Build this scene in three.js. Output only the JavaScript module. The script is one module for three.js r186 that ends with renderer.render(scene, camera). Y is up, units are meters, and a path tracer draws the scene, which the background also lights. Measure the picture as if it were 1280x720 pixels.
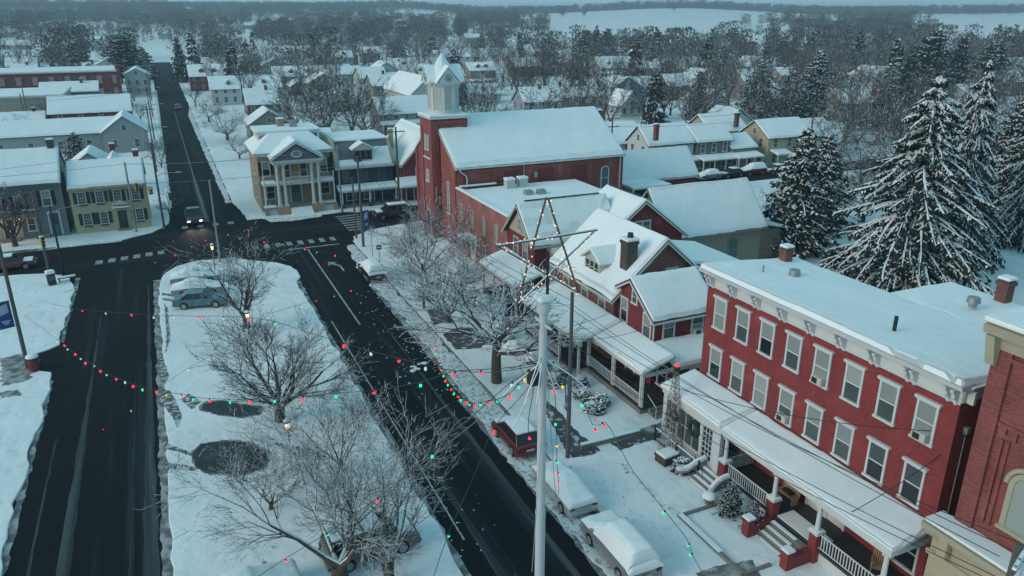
import * as THREE from 'three';
import { mergeGeometries } from 'three/addons/utils/BufferGeometryUtils.js';
import { RoundedBoxGeometry } from 'three/addons/geometries/RoundedBoxGeometry.js';

// ---------------------------------------------------------------- camera, sky, sun, exposure
const scene = new THREE.Scene();
const CAM_H = 25, FPX = 950, PITCH = 19.8 * Math.PI / 180, YAW = 24.4 * Math.PI / 180;
const camera = new THREE.PerspectiveCamera(2 * Math.atan(360 / FPX) * 180 / Math.PI, 1280 / 720, 0.5, 9000);
camera.position.set(0, CAM_H, 0);
const FW = new THREE.Vector3(Math.sin(YAW) * Math.cos(PITCH), -Math.sin(PITCH), -Math.cos(YAW) * Math.cos(PITCH));
camera.lookAt(FW.x, CAM_H + FW.y, FW.z);
const RT = new THREE.Vector3(Math.cos(YAW), 0, Math.sin(YAW));
const UP = new THREE.Vector3().crossVectors(RT, FW);

// overcast winter dusk: pale blue-green cloud deck, a little brighter to the west (-x) where the sun has set
{
  const W = 128, Hh = 64, d = new Float32Array(W * Hh * 4);
  for (let j = 0; j < Hh; j++) for (let i = 0; i < W; i++) {
    const el = (j + 0.5) / Hh * Math.PI - Math.PI / 2, az = (i + 0.5) / W * 2 * Math.PI - Math.PI;
    const dx = Math.cos(el) * Math.cos(az), dy = Math.sin(el);
    const hz = Math.pow(1 - Math.max(0, dy), 2.2);
    const west = 0.5 - 0.5 * dx;
    const band = Math.pow(1 - Math.max(0, dy), 9);
    const k = (0.86 + 0.14 * hz) * (0.82 + 0.36 * west * west), w2 = 0.20 * band * (0.7 + 0.6 * west);
    const o = (j * W + i) * 4;
    d[o] = k * 0.180 + w2; d[o + 1] = k * 0.420 + w2; d[o + 2] = k * 0.530 + w2; d[o + 3] = 1;
  }
  const sky = new THREE.DataTexture(d, W, Hh, THREE.RGBAFormat, THREE.FloatType);
  sky.mapping = THREE.EquirectangularReflectionMapping; sky.magFilter = sky.minFilter = THREE.LinearFilter; sky.needsUpdate = true;
  scene.background = sky; scene.environment = sky;
}
const sun = new THREE.DirectionalLight(0xffe8d2, 1.1);
sun.position.set(-200, 98, -50); sun.target.position.set(20, 0, -60);
sun.castShadow = true; sun.shadow.radius = 60;
Object.assign(sun.shadow.camera, { left: -220, right: 220, top: 220, bottom: -220, near: 1, far: 700 });
scene.add(sun, sun.target);
const renderer = new THREE.WebGLRenderer({ antialias: true });
renderer.setSize(1024, 576);
renderer.shadowMap.enabled = true;
renderer.toneMapping = THREE.LinearToneMapping;
renderer.toneMappingExposure = 1.46;
scene.fog = new THREE.FogExp2(0xc4d8e6, 0.00042);

// ---------------------------------------------------------------- helpers
const V = (x, y, z) => new THREE.Vector3(x, y, z);
const ray = (px, py) => FW.clone().addScaledVector(RT, (px - 640) / FPX).addScaledVector(UP, (360 - py) / FPX);
// photo pixel -> point at height y (things stand on the ground or on a roof of known height)
const G = (px, py, y = 0) => { const d = ray(px, py), t = (y - CAM_H) / d.y; return V(d.x * t, y, d.z * t); };
const atDist = (px, py, dist) => { const d = ray(px, py), t = dist / Math.hypot(d.x, d.z); return V(d.x * t, CAM_H + d.y * t, d.z * t); };
function rng(s) { return () => { s |= 0; s = s + 0x6D2B79F5 | 0; let t = Math.imul(s ^ s >>> 15, 1 | s); t = t + Math.imul(t ^ t >>> 7, 61 | t) ^ t; return ((t ^ t >>> 14) >>> 0) / 4294967296; }; }
const hash2 = (x, y, s) => { let h = Math.imul(x, 374761393) ^ Math.imul(y, 668265263) ^ Math.imul(s, 974711); h = Math.imul(h ^ h >>> 13, 1274126177); return ((h ^ h >>> 16) >>> 0) / 4294967296; };
function vn(x, y, s = 1, per = 0) {
  const xi = Math.floor(x), yi = Math.floor(y), fx = x - xi, fy = y - yi, u = fx * fx * (3 - 2 * fx), v = fy * fy * (3 - 2 * fy);
  const m = per ? a => ((a % per) + per) % per : a => a;
  const a = hash2(m(xi), m(yi), s), b = hash2(m(xi + 1), m(yi), s), c = hash2(m(xi), m(yi + 1), s), d = hash2(m(xi + 1), m(yi + 1), s);
  return a + (b - a) * u + (c - a) * v + (a - b - c + d) * u * v;
}
const fbm = (x, y, s, per, o = 4) => { let r = 0, a = 0.5, t = 0; for (let i = 0; i < o; i++) { r += a * vn(x, y, s + i, per); t += a; a *= 0.5; x *= 2; y *= 2; per *= 2; } return r / t; };
const l2s = v => { v = Math.min(1, Math.max(0, v)); return 255 * (v <= 0.0031308 ? v * 12.92 : 1.055 * Math.pow(v, 1 / 2.4) - 0.055); };
const clamp = (v, a, b) => Math.min(b, Math.max(a, v)), lerp = (a, b, t) => a + (b - a) * t;
const sst = (a, b, x) => { const t = clamp((x - a) / (b - a), 0, 1); return t * t * (3 - 2 * t); };
// texture from fn(u,v) -> [r,g,b] linear ; size metres per repeat
function tex(n, m, metres, fn, metresY = metres, srgb = true) {
  const d = new Uint8Array(n * m * 4);
  for (let j = 0; j < m; j++) for (let i = 0; i < n; i++) {
    const c = fn(i / n, j / m, i, j), o = (j * n + i) * 4;
    for (let k = 0; k < 3; k++) d[o + k] = srgb ? l2s(c[k]) : clamp(c[k] * 255, 0, 255);
    d[o + 3] = 255;
  }
  const t = new THREE.DataTexture(d, n, m); t.wrapS = t.wrapT = THREE.RepeatWrapping;
  t.magFilter = THREE.LinearFilter; t.minFilter = THREE.LinearMipmapLinearFilter; t.generateMipmaps = true;
  if (srgb) t.colorSpace = THREE.SRGBColorSpace;
  t.repeat.set(1 / metres, 1 / metresY); t.needsUpdate = true; return t;
}
const g1 = v => [v, v, v];
const lin = (r, g, b) => new THREE.Color().setRGB(r, g, b);
const phys = o => new THREE.MeshPhysicalMaterial(Object.assign({ roughness: 0.85, metalness: 0 }, o));
const std = o => new THREE.MeshStandardMaterial(Object.assign({ roughness: 0.85, metalness: 0 }, o));

// ---------------------------------------------------------------- materials
const snowMap = tex(256, 256, 7, (u, v) => { const n = fbm(u * 8, v * 8, 3, 8), f = hash2(u * 256 | 0, v * 256 | 0, 5); const k = 0.80 + 0.09 * n + 0.03 * f; return [k * 0.985, k, k * 1.01]; });
const snowBump = tex(256, 256, 3.1, (u, v) => g1(fbm(u * 6, v * 6, 9, 6, 5)), 3.1, false);
const groundSnowMap = tex(512, 512, 23, (u, v) => {
  const n = fbm(u * 10, v * 10, 13, 10, 5), f = hash2(u * 512 | 0, v * 512 | 0, 15); let k = 0.74 + 0.14 * n + 0.03 * f;
  const p = fbm(u * 40, v * 40, 17, 40, 3); k *= 1 - 0.10 * sst(0.62, 0.75, p); return [k * 0.985, k, k * 1.01]; });
const dirtyMap = tex(512, 512, 6, (u, v) => {
  const n = fbm(u * 16, v * 16, 23, 16, 4), c = fbm(u * 42, v * 42, 29, 42, 3), f = hash2(u * 512 | 0, v * 512 | 0, 25);
  let k = 0.58 + 0.28 * n; const dk = sst(0.56, 0.68, c); k = lerp(k, 0.19 + 0.12 * f, dk * 0.75); return [k * 0.99, k, k]; });
const M = {};
M.snow = std({ map: snowMap, bumpMap: snowBump, bumpScale: 0.03, roughness: 0.9 });
M.snowGround = std({ map: groundSnowMap, bumpMap: snowBump, bumpScale: 0.05, roughness: 0.92 });
M.snowDirty = std({ map: dirtyMap, bumpMap: dirtyMap, bumpScale: 0.06, roughness: 0.9 });
M.snowTwig = std({ color: lin(0.80, 0.82, 0.84), roughness: 0.95 });
function asphalt(alongZ, salt) {
  return tex(512, 512, alongZ ? 9 : 60, (u, v) => {
    const a = alongZ ? u : v, l = alongZ ? v : u;
    const st = fbm(a * 24, l * 4, 31, 0, 4), big = fbm(a * 5, l * 3, 37, 0, 3), gr = hash2(u * 512 | 0, v * 512 | 0, 41);
    let k = 0.006 + 0.006 * gr * gr + 0.022 * sst(0.45, 0.8, st) * sst(0.38, 0.7, big) * salt; k += 0.003 * big;
    return [k * 0.85, k * 1.15, k * 1.4]; }, alongZ ? 60 : 9);
}
M.roadZ = phys({ map: asphalt(true, 1), roughness: 0.85, specularIntensity: 0.3 });
M.roadX = phys({ map: asphalt(false, 1.3), roughness: 0.85, specularIntensity: 0.3 });
M.wet = std({ map: tex(256, 256, 4, (u, v) => { const n = fbm(u * 12, v * 12, 45, 12, 4); const k = 0.016 + 0.035 * sst(0.4, 0.8, n); return [k * 0.97, k, k * 1.0]; }), roughness: 0.5 });
M.paving = std({ map: tex(256, 256, 3.4, (u, v) => { const n = fbm(u * 9, v * 9, 46, 9, 5), f = fbm(u * 3, v * 3, 44, 3, 3); return g1(lerp(0.055 + 0.05 * f, 0.55, sst(0.58, 0.72, n))); }), roughness: 0.8 });
M.slush = std({ map: tex(256, 256, 5, (u, v) => { const n = fbm(u * 10, v * 10, 47, 10, 5); const k = lerp(0.12, 0.40, sst(0.3, 0.75, n)); return g1(k); }), roughness: 0.8 });
M.track = std({ map: tex(256, 256, 3, (u, v) => { const n = fbm(u * 14, v * 14, 49, 14, 4); return g1(lerp(0.10, 0.55, sst(0.4, 0.68, n))); }), roughness: 0.8 });
M.paintLine = std({ map: tex(128, 128, 2, (u, v) => { const n = fbm(u * 16, v * 16, 51, 16, 3); return g1(lerp(0.10, 0.42, sst(0.32, 0.58, n))); }), roughness: 0.7 });
M.salt = std({ map: tex(128, 512, 1.4, (u, v) => { const n = fbm(u * 10, v * 3, 53, 0, 4), e = Math.sin(Math.PI * u); const k = 0.012 + 0.06 * sst(0.3, 0.85, n * (0.35 + 0.8 * e)); return [k * 0.95, k, k * 1.02]; }, 30), roughness: 0.6 });
function brick(c, mort, vary = 0.25, seed = 61) {
  return std({
    map: tex(512, 512, 3.52, (u, v) => {
      const row = Math.floor(v * 48), uu = u * 16 + (row & 1) * 0.5, col = Math.floor(uu) % 16, fu = uu - Math.floor(uu), fv = v * 48 - row;
      const big = fbm(u * 3, v * 3, seed, 3, 3), st = fbm(u * 22, v * 5, seed + 9, 0, 3), h = hash2(col, row, seed), fade = (0.72 + 0.56 * big) * (0.9 + 0.2 * st);
      if (fu < 0.05 || fv < 0.15) return [mort[0] * fade, mort[1] * fade, mort[2] * fade];
      const k = (1 - vary + 2 * vary * h) * fade, gr = 0.03 * sst(0.6, 0.8, big); return [c[0] * k + gr, c[1] * k + gr, c[2] * k + gr]; }), roughness: 0.88 });
}
M.brickRed = brick([0.25, 0.036, 0.037], [0.20, 0.04, 0.038], 0.16, 61);       // painted red brick
M.brickRow = brick([0.26, 0.05, 0.045], [0.24, 0.07, 0.06], 0.16, 63);
M.brickDeep = brick([0.19, 0.026, 0.028], [0.165, 0.028, 0.028], 0.1, 65);
M.brickBrown = brick([0.16, 0.06, 0.05], [0.2, 0.13, 0.11], 0.3, 67);
M.brickEdge = brick([0.225, 0.045, 0.042], [0.31, 0.16, 0.14], 0.25, 69);
M.brickPink = brick([0.30, 0.10, 0.09], [0.30, 0.14, 0.125], 0.14, 71);
M.brickChurch = brick([0.27, 0.066, 0.056], [0.26, 0.09, 0.08], 0.16, 73);
M.brickDark = brick([0.07, 0.045, 0.04], [0.15, 0.12, 0.1], 0.3, 75);
const woodMap = tex(128, 256, 1.1, (u, v) => { const b = (v * 8) % 1; const k = (b < 0.10 ? 0.72 : 1) * (0.92 + 0.12 * fbm(u * 6, v * 40, 77, 0, 3)); return g1(k * 0.95); });
const woodBump = tex(8, 128, 0.9, (u, v) => g1(((v * 6) % 1)), 0.9, false);
const siding = (r, g, b) => std({ color: lin(r, g, b), map: woodMap, bumpMap: woodBump, bumpScale: 0.03, roughness: 0.75 });
const stuccoMap = tex(256, 256, 3.3, (u, v) => g1(0.84 + 0.15 * fbm(u * 10, v * 10, 79, 10, 5)));
const paint = (r, g, b, rough = 0.6) => std({ color: lin(r, g, b), map: stuccoMap, roughness: rough });
M.white = paint(0.66, 0.67, 0.66); M.offwhite = paint(0.55, 0.545, 0.50); M.cream = paint(0.46, 0.40, 0.29);
M.tanPaint = paint(0.47, 0.38, 0.25); M.yellow = paint(0.50, 0.42, 0.265); M.greySiding = siding(0.17, 0.19, 0.21); M.greyStone = paint(0.17, 0.19, 0.21);
M.tan = brick([0.36, 0.25, 0.16], [0.34, 0.26, 0.18], 0.1, 81); M.blue = siding(0.022, 0.055, 0.10); M.beige = paint(0.30, 0.27, 0.215);
M.whiteSiding = siding(0.6, 0.61, 0.6); M.taupe = siding(0.27, 0.235, 0.19); M.paleYellow = siding(0.5, 0.46, 0.32); M.tealSiding = siding(0.10, 0.17, 0.20); M.rose = siding(0.34, 0.27, 0.24); M.paleGrey = siding(0.36, 0.38, 0.39);
M.greenDark = paint(0.02, 0.04, 0.034); M.black = paint(0.015, 0.016, 0.018); M.shutterGrey = paint(0.11, 0.125, 0.135); M.redPanel = paint(0.19, 0.02, 0.03);
M.shingle = std({ map: tex(256, 256, 2.4, (u, v) => { const r = Math.floor(v * 16), h = hash2(Math.floor(u * 10 + (r & 1) * 0.5) % 10, r, 83); return g1((0.045 + 0.03 * h) * (((v * 16) % 1) < 0.14 ? 0.6 : 1)); }), roughness: 0.9 });
M.slate = std({ map: tex(256, 256, 2.4, (u, v) => { const r = Math.floor(v * 16), h = hash2(Math.floor(u * 10 + (r & 1) * 0.5) % 10, r, 85); return [0.10 + 0.05 * h, 0.12 + 0.05 * h, 0.13 + 0.05 * h]; }), roughness: 0.8 });
M.glass = std({ color: lin(0.018, 0.024, 0.027), roughness: 0.08 });
M.glass2 = std({ color: lin(0.075, 0.088, 0.09), roughness: 0.12 });
M.blind = std({ color: lin(0.26, 0.28, 0.265), roughness: 0.22 });
M.curtain = std({ color: lin(0.33, 0.36, 0.33), roughness: 0.3 });
M.tealGlass = std({ color: lin(0.07, 0.14, 0.145), roughness: 0.25 });
M.concrete = paint(0.22, 0.215, 0.2, 0.9); M.deck = paint(0.035, 0.037, 0.04, 0.7); M.darkMetal = std({ color: lin(0.03, 0.032, 0.035), roughness: 0.5, metalness: 0.4 });
M.metal = std({ color: lin(0.32, 0.34, 0.35), roughness: 0.45, metalness: 0.6 }); M.polePaint = std({ color: lin(0.56, 0.57, 0.57), roughness: 0.5, map: stuccoMap });
M.poleWood = std({ map: tex(128, 256, 0.5, (u, v) => { const k = 0.07 + 0.06 * fbm(u * 12, v * 3, 87, 0, 4); return [k * 1.05, k * 0.97, k * 0.88]; }, 4), roughness: 0.95 });
M.wood = std({ map: tex(128, 256, 0.6, (u, v) => { const k = 0.20 + 0.14 * fbm(u * 14, v * 2, 89, 0, 4); return [k * 1.15, k * 0.72, k * 0.42]; }, 2.2), roughness: 0.7 });
M.bark = std({ map: tex(128, 256, 0.7, (u, v) => { const k = 0.035 + 0.05 * fbm(u * 16, v * 6, 91, 0, 4); return [k * 1.25, k, k * 0.82]; }, 1.6), roughness: 1 });
M.twig = std({ color: lin(0.055, 0.044, 0.040), roughness: 1 }); M.twigRust = std({ color: lin(0.085, 0.056, 0.042), roughness: 1 });
M.needle = std({ color: lin(0.020, 0.034, 0.024), roughness: 1 });
M.needleDead = std({ color: lin(0.06, 0.045, 0.025), roughness: 1 });
M.tyre = std({ color: lin(0.012, 0.012, 0.013), roughness: 0.9 }); M.rim = std({ color: lin(0.35, 0.36, 0.37), roughness: 0.35, metalness: 0.7 });
const carPaint = (r, g, b) => new THREE.MeshPhysicalMaterial({ color: lin(r, g, b), roughness: 0.45, metalness: 0.15, clearcoat: 0.8, clearcoatRoughness: 0.15 });
M.carTeal = carPaint(0.065, 0.15, 0.18); M.carRed = carPaint(0.16, 0.012, 0.018); M.carMaroon = carPaint(0.07, 0.008, 0.012); M.carBlack = carPaint(0.012, 0.014, 0.016); M.carSilver = carPaint(0.25, 0.27, 0.28); M.carWhite = carPaint(0.5, 0.52, 0.52); M.carBrown = carPaint(0.09, 0.08, 0.065);
const glow = (r, g, b, i) => std({ color: lin(r * 0.5, g * 0.5, b * 0.5), emissive: lin(r, g, b), emissiveIntensity: i, roughness: 0.4 });
M.glowRed = glow(1, 0.02, 0.025, 1.8); M.glowGreen = glow(0.02, 0.8, 0.36, 0.8); M.glowAmber = glow(1, 0.55, 0.06, 1.2); M.glowWarm = glow(1, 0.58, 0.36, 0.9); M.glowWhite = glow(0.5, 0.75, 0.66, 0.5); M.glowHead = glow(1, 0.93, 0.82, 3); M.glowYellow = glow(0.85, 0.7, 0.05, 0.6);
M.lampGlobe = glow(1, 0.68, 0.4, 1.3);

// ---------------------------------------------------------------- object helpers
const taken = {};
function numbered(n) { if (!(n in taken)) { taken[n] = 0; return n; } taken[n]++; return n + '_' + String(taken[n]).padStart(3, '0'); }
function tag(o, label, category, group, kind) { if (kind) o.userData.kind = kind; if (label) o.userData.label = label; if (category) o.userData.category = category; if (group) o.userData.group = group; return o; }
// thing whose parts are written in its own coordinates
function thing(name, label, category, pos = [0, 0, 0], ry = 0, group) {
  const g = new THREE.Group(); g.name = numbered(name); g.position.set(...pos); g.rotation.y = ry; scene.add(g); g.O = [0, 0, 0];
  return tag(g, label, category, group);
}
// thing whose parts are written in world coordinates (group sits at base o)
function thingW(name, label, category, o, group) { const g = thing(name, label, category, o, 0, group); g.O = o; return g; }
function part(name, pos, parent, ry = 0) { const g = new THREE.Group(); g.name = name; const o = parent.O || [0, 0, 0]; g.position.set(pos[0] - o[0], pos[1] - o[1], pos[2] - o[2]); g.rotation.y = ry; g.O = [0, 0, 0]; parent.add(g); return g; }
function prep(geos) {
  const list = [].concat(geos).flat().map(s => { let g = s.index ? s.toNonIndexed() : s; if (!g.attributes.normal) g.computeVertexNormals(); const r = new THREE.BufferGeometry(); r.setAttribute('position', g.attributes.position); r.setAttribute('normal', g.attributes.normal); return r; });
  return list.length > 1 ? mergeGeometries(list) : list[0].clone();
}
function planar(g) {
  const p = g.attributes.position, n = g.attributes.normal, uv = new Float32Array(p.count * 2);
  for (let i = 0; i < p.count; i++) {
    const ax = Math.abs(n.getX(i)), ay = Math.abs(n.getY(i)), az = Math.abs(n.getZ(i));
    if (ay > ax && ay > az) { uv[2 * i] = p.getX(i); uv[2 * i + 1] = p.getZ(i); } else if (ax > az) { uv[2 * i] = p.getZ(i); uv[2 * i + 1] = p.getY(i); } else { uv[2 * i] = p.getX(i); uv[2 * i + 1] = p.getY(i); }
  }
  g.setAttribute('uv', new THREE.BufferAttribute(uv, 2)); return g;
}
function mesh(name, geos, mat, parent) {
  const g = planar(prep(geos)); const o = (parent && parent.O) || [0, 0, 0];
  if (o[0] || o[1] || o[2]) g.translate(-o[0], -o[1], -o[2]);
  const m = new THREE.Mesh(g, mat); m.name = name; m.castShadow = m.receiveShadow = true;
  if (parent) parent.add(m); else { m.name = numbered(name); scene.add(m); }
  return m;
}
const struct = (name, geos, mat) => tag(mesh(name, geos, mat), null, null, null, 'structure');
const bx = (x0, x1, y0, y1, z0, z1) => new THREE.BoxGeometry(Math.abs(x1 - x0), Math.abs(y1 - y0), Math.abs(z1 - z0)).translate((x0 + x1) / 2, (y0 + y1) / 2, (z0 + z1) / 2);
const rbx = (x0, x1, y0, y1, z0, z1, r = 0.04, s = 2) => new RoundedBoxGeometry(Math.abs(x1 - x0), Math.abs(y1 - y0), Math.abs(z1 - z0), s, r).translate((x0 + x1) / 2, (y0 + y1) / 2, (z0 + z1) / 2);
const cyl = (r0, r1, h, x, y, z, n = 10) => new THREE.CylinderGeometry(r1, r0, h, n).translate(x, y + h / 2, z);
function bar(a, b, r, n = 6, r2 = r) { const d = b.clone().sub(a), L = d.length(); const g = new THREE.CylinderGeometry(r2, r, L, n); g.translate(0, L / 2, 0); g.applyQuaternion(new THREE.Quaternion().setFromUnitVectors(V(0, 1, 0), d.normalize())); g.translate(a.x, a.y, a.z); return g; }
function tube(pts, r, n = 4, seg = 0) { return new THREE.TubeGeometry(new THREE.CatmullRomCurve3(pts), seg || Math.max(2, pts.length * 3), r, n); }
// polygon (list of [u,v]) extruded by depth along +w ; returned in (u,v,w)
function ext(pts, depth, bevel = 0, bs = 2) {
  const s = new THREE.Shape(pts.map(p => new THREE.Vector2(p[0], p[1])));
  return new THREE.ExtrudeGeometry(s, { depth: depth - 2 * bevel, bevelEnabled: bevel > 0, bevelThickness: bevel, bevelSize: bevel, bevelOffset: -bevel, bevelSegments: bs, curveSegments: 8 }).translate(0, 0, bevel);
}
// profile in (z,y) extruded along x from x0 to x1 (profile u = z) ; and profile in (x,y) extruded along z
const extX = (pts, x0, x1, bevel = 0) => ext(pts.map(p => [-p[0], p[1]]), x1 - x0, bevel).rotateY(Math.PI / 2).translate(x0, 0, 0);
const extZ = (pts, z0, z1, bevel = 0) => ext(pts, z1 - z0, bevel).translate(0, 0, z0);
// flat sheet polygon in plan [x,z] at height y, thickness t (top at y)
function sheet(pts, y, t = 0.02, bevel = 0) { return ext(pts.map(p => [p[0], -p[1]]), t, bevel).rotateX(-Math.PI / 2).translate(0, y - t, 0); }
// roughen a plan polygon: subdivide its edges and push points about
function rough(pts, step, amp, seed, freq = 0.6) {
  const r = [], R = rng(seed), n = pts.length;
  for (let i = 0; i < n; i++) {
    const a = pts[i], b = pts[(i + 1) % n], L = Math.hypot(b[0] - a[0], b[1] - a[1]), k = Math.max(1, Math.round(L / step));
    const nx = (b[1] - a[1]) / (L || 1), nz = -(b[0] - a[0]) / (L || 1);
    for (let j = 0; j < k; j++) { const t = j / k, x = lerp(a[0], b[0], t), z = lerp(a[1], b[1], t); const w = (fbm((x + 300) * freq, (z + 900) * freq, seed, 0, 3) - 0.5) * 2 * amp + (R() - 0.5) * amp * 0.5; r.push([x + nx * w, z + nz * w]); }
  }
  return r;
}
const arcPts = (cx, cz, r, a0, a1, n = 8) => Array.from({ length: n + 1 }, (_, i) => { const a = lerp(a0, a1, i / n) * Math.PI / 180; return [cx + r * Math.cos(a), cz + r * Math.sin(a)]; });

// ================================================================ SETTING: terrain, roads, snow
const AZ0 = YAW;
const azOf = (x, z) => { let a = Math.atan2(x, -z) - AZ0; while (a > Math.PI) a -= 2 * Math.PI; while (a < -Math.PI) a += 2 * Math.PI; return a * 180 / Math.PI; };
function terr(x, z) {
  const r = Math.hypot(x, z); if (r < 420) return -0.03;
  const az = azOf(x, z), L = sst(-1, -9, az);
  const crest = 25 + 16 * L + 15 * Math.exp(-Math.pow((az - 11) / 6.5, 2)) + 3 * sst(20, 32, az), rc = 1950 + 450 * L;
  let h = crest * lerp(sst(600, rc, r), clamp((r - 560) / (rc - 560), 0, 1), 0.6) - (1 - L) * 14 * sst(2000, 2700, r);
  h += (fbm((x + 9000) / 420, (z + 9000) / 420, 5, 0, 3) - 0.5) * 22 * sst(450, 1300, r) * (0.45 + 0.55 * L + 0.3 * sst(18, 26, az));
  return h - 0.03;
}
{
  const NA = 168, radii = [0, 40, 90, 150, 220, 300, 400]; for (let r = 460; r < 3200; r += 70) radii.push(r); radii.push(3600, 4400, 5600, 7200);
  const pos = [], idx = [];
  radii.forEach(r => { for (let i = 0; i <= NA; i++) { const a = i / NA * 2 * Math.PI, x = r * Math.sin(a), z = -r * Math.cos(a); pos.push(x, terr(x, z), z); } });
  for (let j = 0; j < radii.length - 1; j++) for (let i = 0; i < NA; i++) { const a = j * (NA + 1) + i, b = a + NA + 1; idx.push(a, a + 1, b, a + 1, b + 1, b); }
  const g = new THREE.BufferGeometry(); g.setAttribute('position', new THREE.Float32BufferAttribute(pos, 3)); g.setIndex(idx); g.computeVertexNormals();
  struct('snowy_terrain', g, M.snowGround);
}
// asphalt
struct('cross_street', sheet([[-160, -101], [240, -101], [240, -86], [-160, -86]], 0, 0.02), M.roadX);
struct('square_road', sheet([[-11.5, -86], [18.4, -86], [18.4, 30], [-11.5, 30]], 0, 0.02), M.roadZ);
struct('far_street', sheet([[-1.5, -101], [8.2, -101], [8.6, -480], [-1.5, -480]], 0, 0.02), M.roadZ);
// raised snow-covered ground between the streets
const slab = (name, pts, seed, amp = 0.28, top = 0.12, mat = M.snowGround) => struct(name, sheet(rough(pts, 0.8, amp, seed), top, 0.14, 0.05), mat);
slab('square_island', [[-2.5, 12], [10, 12], [10, -74], ...arcPts(4.2, -76.5, 6.4, 20, -60, 6).map(p => [p[0], p[1]]), [5, -84.6], [1, -84.8], [-0.8, -83.8], [-2.1, -81], [-2.5, -77]], 101, 0.22);
slab('west_block_ground', [[-160, 30], [-10.2, 30], [-10, -60.4], [-11.4, -61.4], [-11.6, -64.6], [-10.1, -65.8], [-9.9, -80], [-10.6, -84], [-12.6, -86.5], [-16, -87.4], [-160, -88.4]], 102);
slab('east_block_ground', [[18.3, 30], [240, 30], [240, -92.8], [50, -92.8], [33, -92.4], [26, -90.6], [21.5, -89.4], [18.9, -87.4], [18.25, -84]], 103, 0.06);
slab('north_west_block_ground', [[-160, -98.4], [-60, -98.4], [-12, -97.2], [-6, -97.4], [-3, -99.2], [-1, -103], [-0.7, -112], [-0.9, -430], [-160, -430]], 104, 0.2);
slab('north_east_block_ground', [[8.4, -430], [7.4, -112], [8.2, -104], [10.2, -100.6], [13, -99.6], [24, -99.8], [60, -99.4], [240, -99.2], [240, -430]], 105, 0.2);
// ploughed snow left along the kerbs
const bank = (pts, seed, amp, top = 0.075) => struct('ploughed_snow', sheet(rough(pts, 0.45, amp, seed, 0.9), top, 0.09, 0.03), M.snowDirty);
bank([[16.3, -14], [16.1, -28], [16.0, -36], [16.6, -46], [16.9, -56], [16.7, -66], [16.4, -74], [17.4, -84], [18.15, -84.5], [18.15, -14]], 111, 0.32);
bank([[10.2, -100.4], [10.8, -98.2], [13.5, -97.6], [17.2, -98.4], [17.6, -99.4], [13, -99.55]], 112, 0.2, 0.16);
bank([[20.5, -99.6], [22, -98.9], [25, -98.8], [27.5, -99.6]], 113, 0.15, 0.14);
bank([[7.3, -112], [6.6, -112], [6.5, -220], [7.7, -240]], 115, 0.22, 0.07);
bank([[-0.9, -112], [-0.4, -112], [-0.2, -300], [-0.8, -300]], 116, 0.2, 0.07);
bank([[-13, -97.3], [-6.2, -97.3], [-6.2, -96.7], [-13, -96.7]], 117, 0.15, 0.06);
// kerb stones on the east side, showing as a dark line
struct('kerb', bx(18.16, 18.34, -0.01, 0.108, -84, 12), M.concrete);

// painted markings on the asphalt
const mark = (pts, y = 0.006) => struct('road_marking', sheet(pts, y, 0.012), M.paintLine);
const rect = (x0, x1, z0, z1) => [[x0, z0], [x1, z0], [x1, z1], [x0, z1]];
mark(rect(12.93, 13.08, -60.2, -84.6));
mark(rect(10.7, 16.7, -85.1, -85.45));
mark(rect(10.9, 11.0, -30, -62));
for (let i = 0; i < 8; i++) mark(rect(7.4 + i * 1.25, 8.0 + i * 1.25, -86.9, -88.5));
for (let i = 0; i < 6; i++) mark(rect(-8.6 + i * 1.22, -7.9 + i * 1.22, -88.2 - i * 0.25, -89.6 - i * 0.25));
for (let i = 0; i < 7; i++) mark(rect(19.0, 22.0, -90.4 - i * 1.2, -90.9 - i * 1.2));
for (let i = 0; i < 4; i++) mark(rect(0.4 + i * 1.8, 1.1 + i * 1.8, -99.8, -101.0));
mark([[14.9, -75.2], [15.1, -75.2], [15.1, -77.2], [14.6, -78.1], [15, -78.3], [14.1, -79], [13.9, -77.6], [14.3, -77.9], [14.9, -77]]);
mark(rect(3.4, 3.5, -104, -230));
// salt-whitened wheel lanes on the west branch
const lane = (x0, x1, z0, z1, s) => struct('salt_streak', sheet(rough([[x0, z0], [x1, z0], [lerp(x0, x1, 0.9), lerp(z0, z1, 0.6)], [lerp(x0, x1, 0.62), lerp(z0, z1, 0.85)], [lerp(x0, x1, 0.5), z1], [lerp(x0, x1, 0.4), lerp(z0, z1, 0.85)], [lerp(x0, x1, 0.1), lerp(z0, z1, 0.6)]], 1.2, 0.1, s, 0.9), 0.004, 0.01), M.salt);
lane(-7.7, -6.9, 20, -72, 121); lane(-3.9, -3.05, 20, -80, 122); lane(-4.5, -4.2, 20, -60, 123); lane(-9.0, -8.6, 20, -50, 125); lane(11.4, 11.9, 5, -50, 126); lane(14.6, 15.1, 5, -64, 127); lane(3, 3.8, -102, -140, 124);
// grey slush thrown to the edges of the lanes
const slush = (x0, x1, z0, z1, s) => struct('slush_edge', sheet(rough(rect(x0, x1, z0, z1), 0.4, 0.16, s, 1.4), 0.006, 0.012), M.slush);
slush(-3.0, -2.35, 12, -80, 171); slush(-10.15, -9.8, 20, -59, 172); slush(-10.1, -9.75, -66.5, -84, 173); slush(9.9, 10.28, 12, -74, 174); slush(15.9, 16.5, -15, -44, 175); slush(16.3, 16.9, -44, -70, 176); slush(-40, -13, -96.5, -97.1, 177); slush(-40, -17, -88.2, -88.9, 178);
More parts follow.
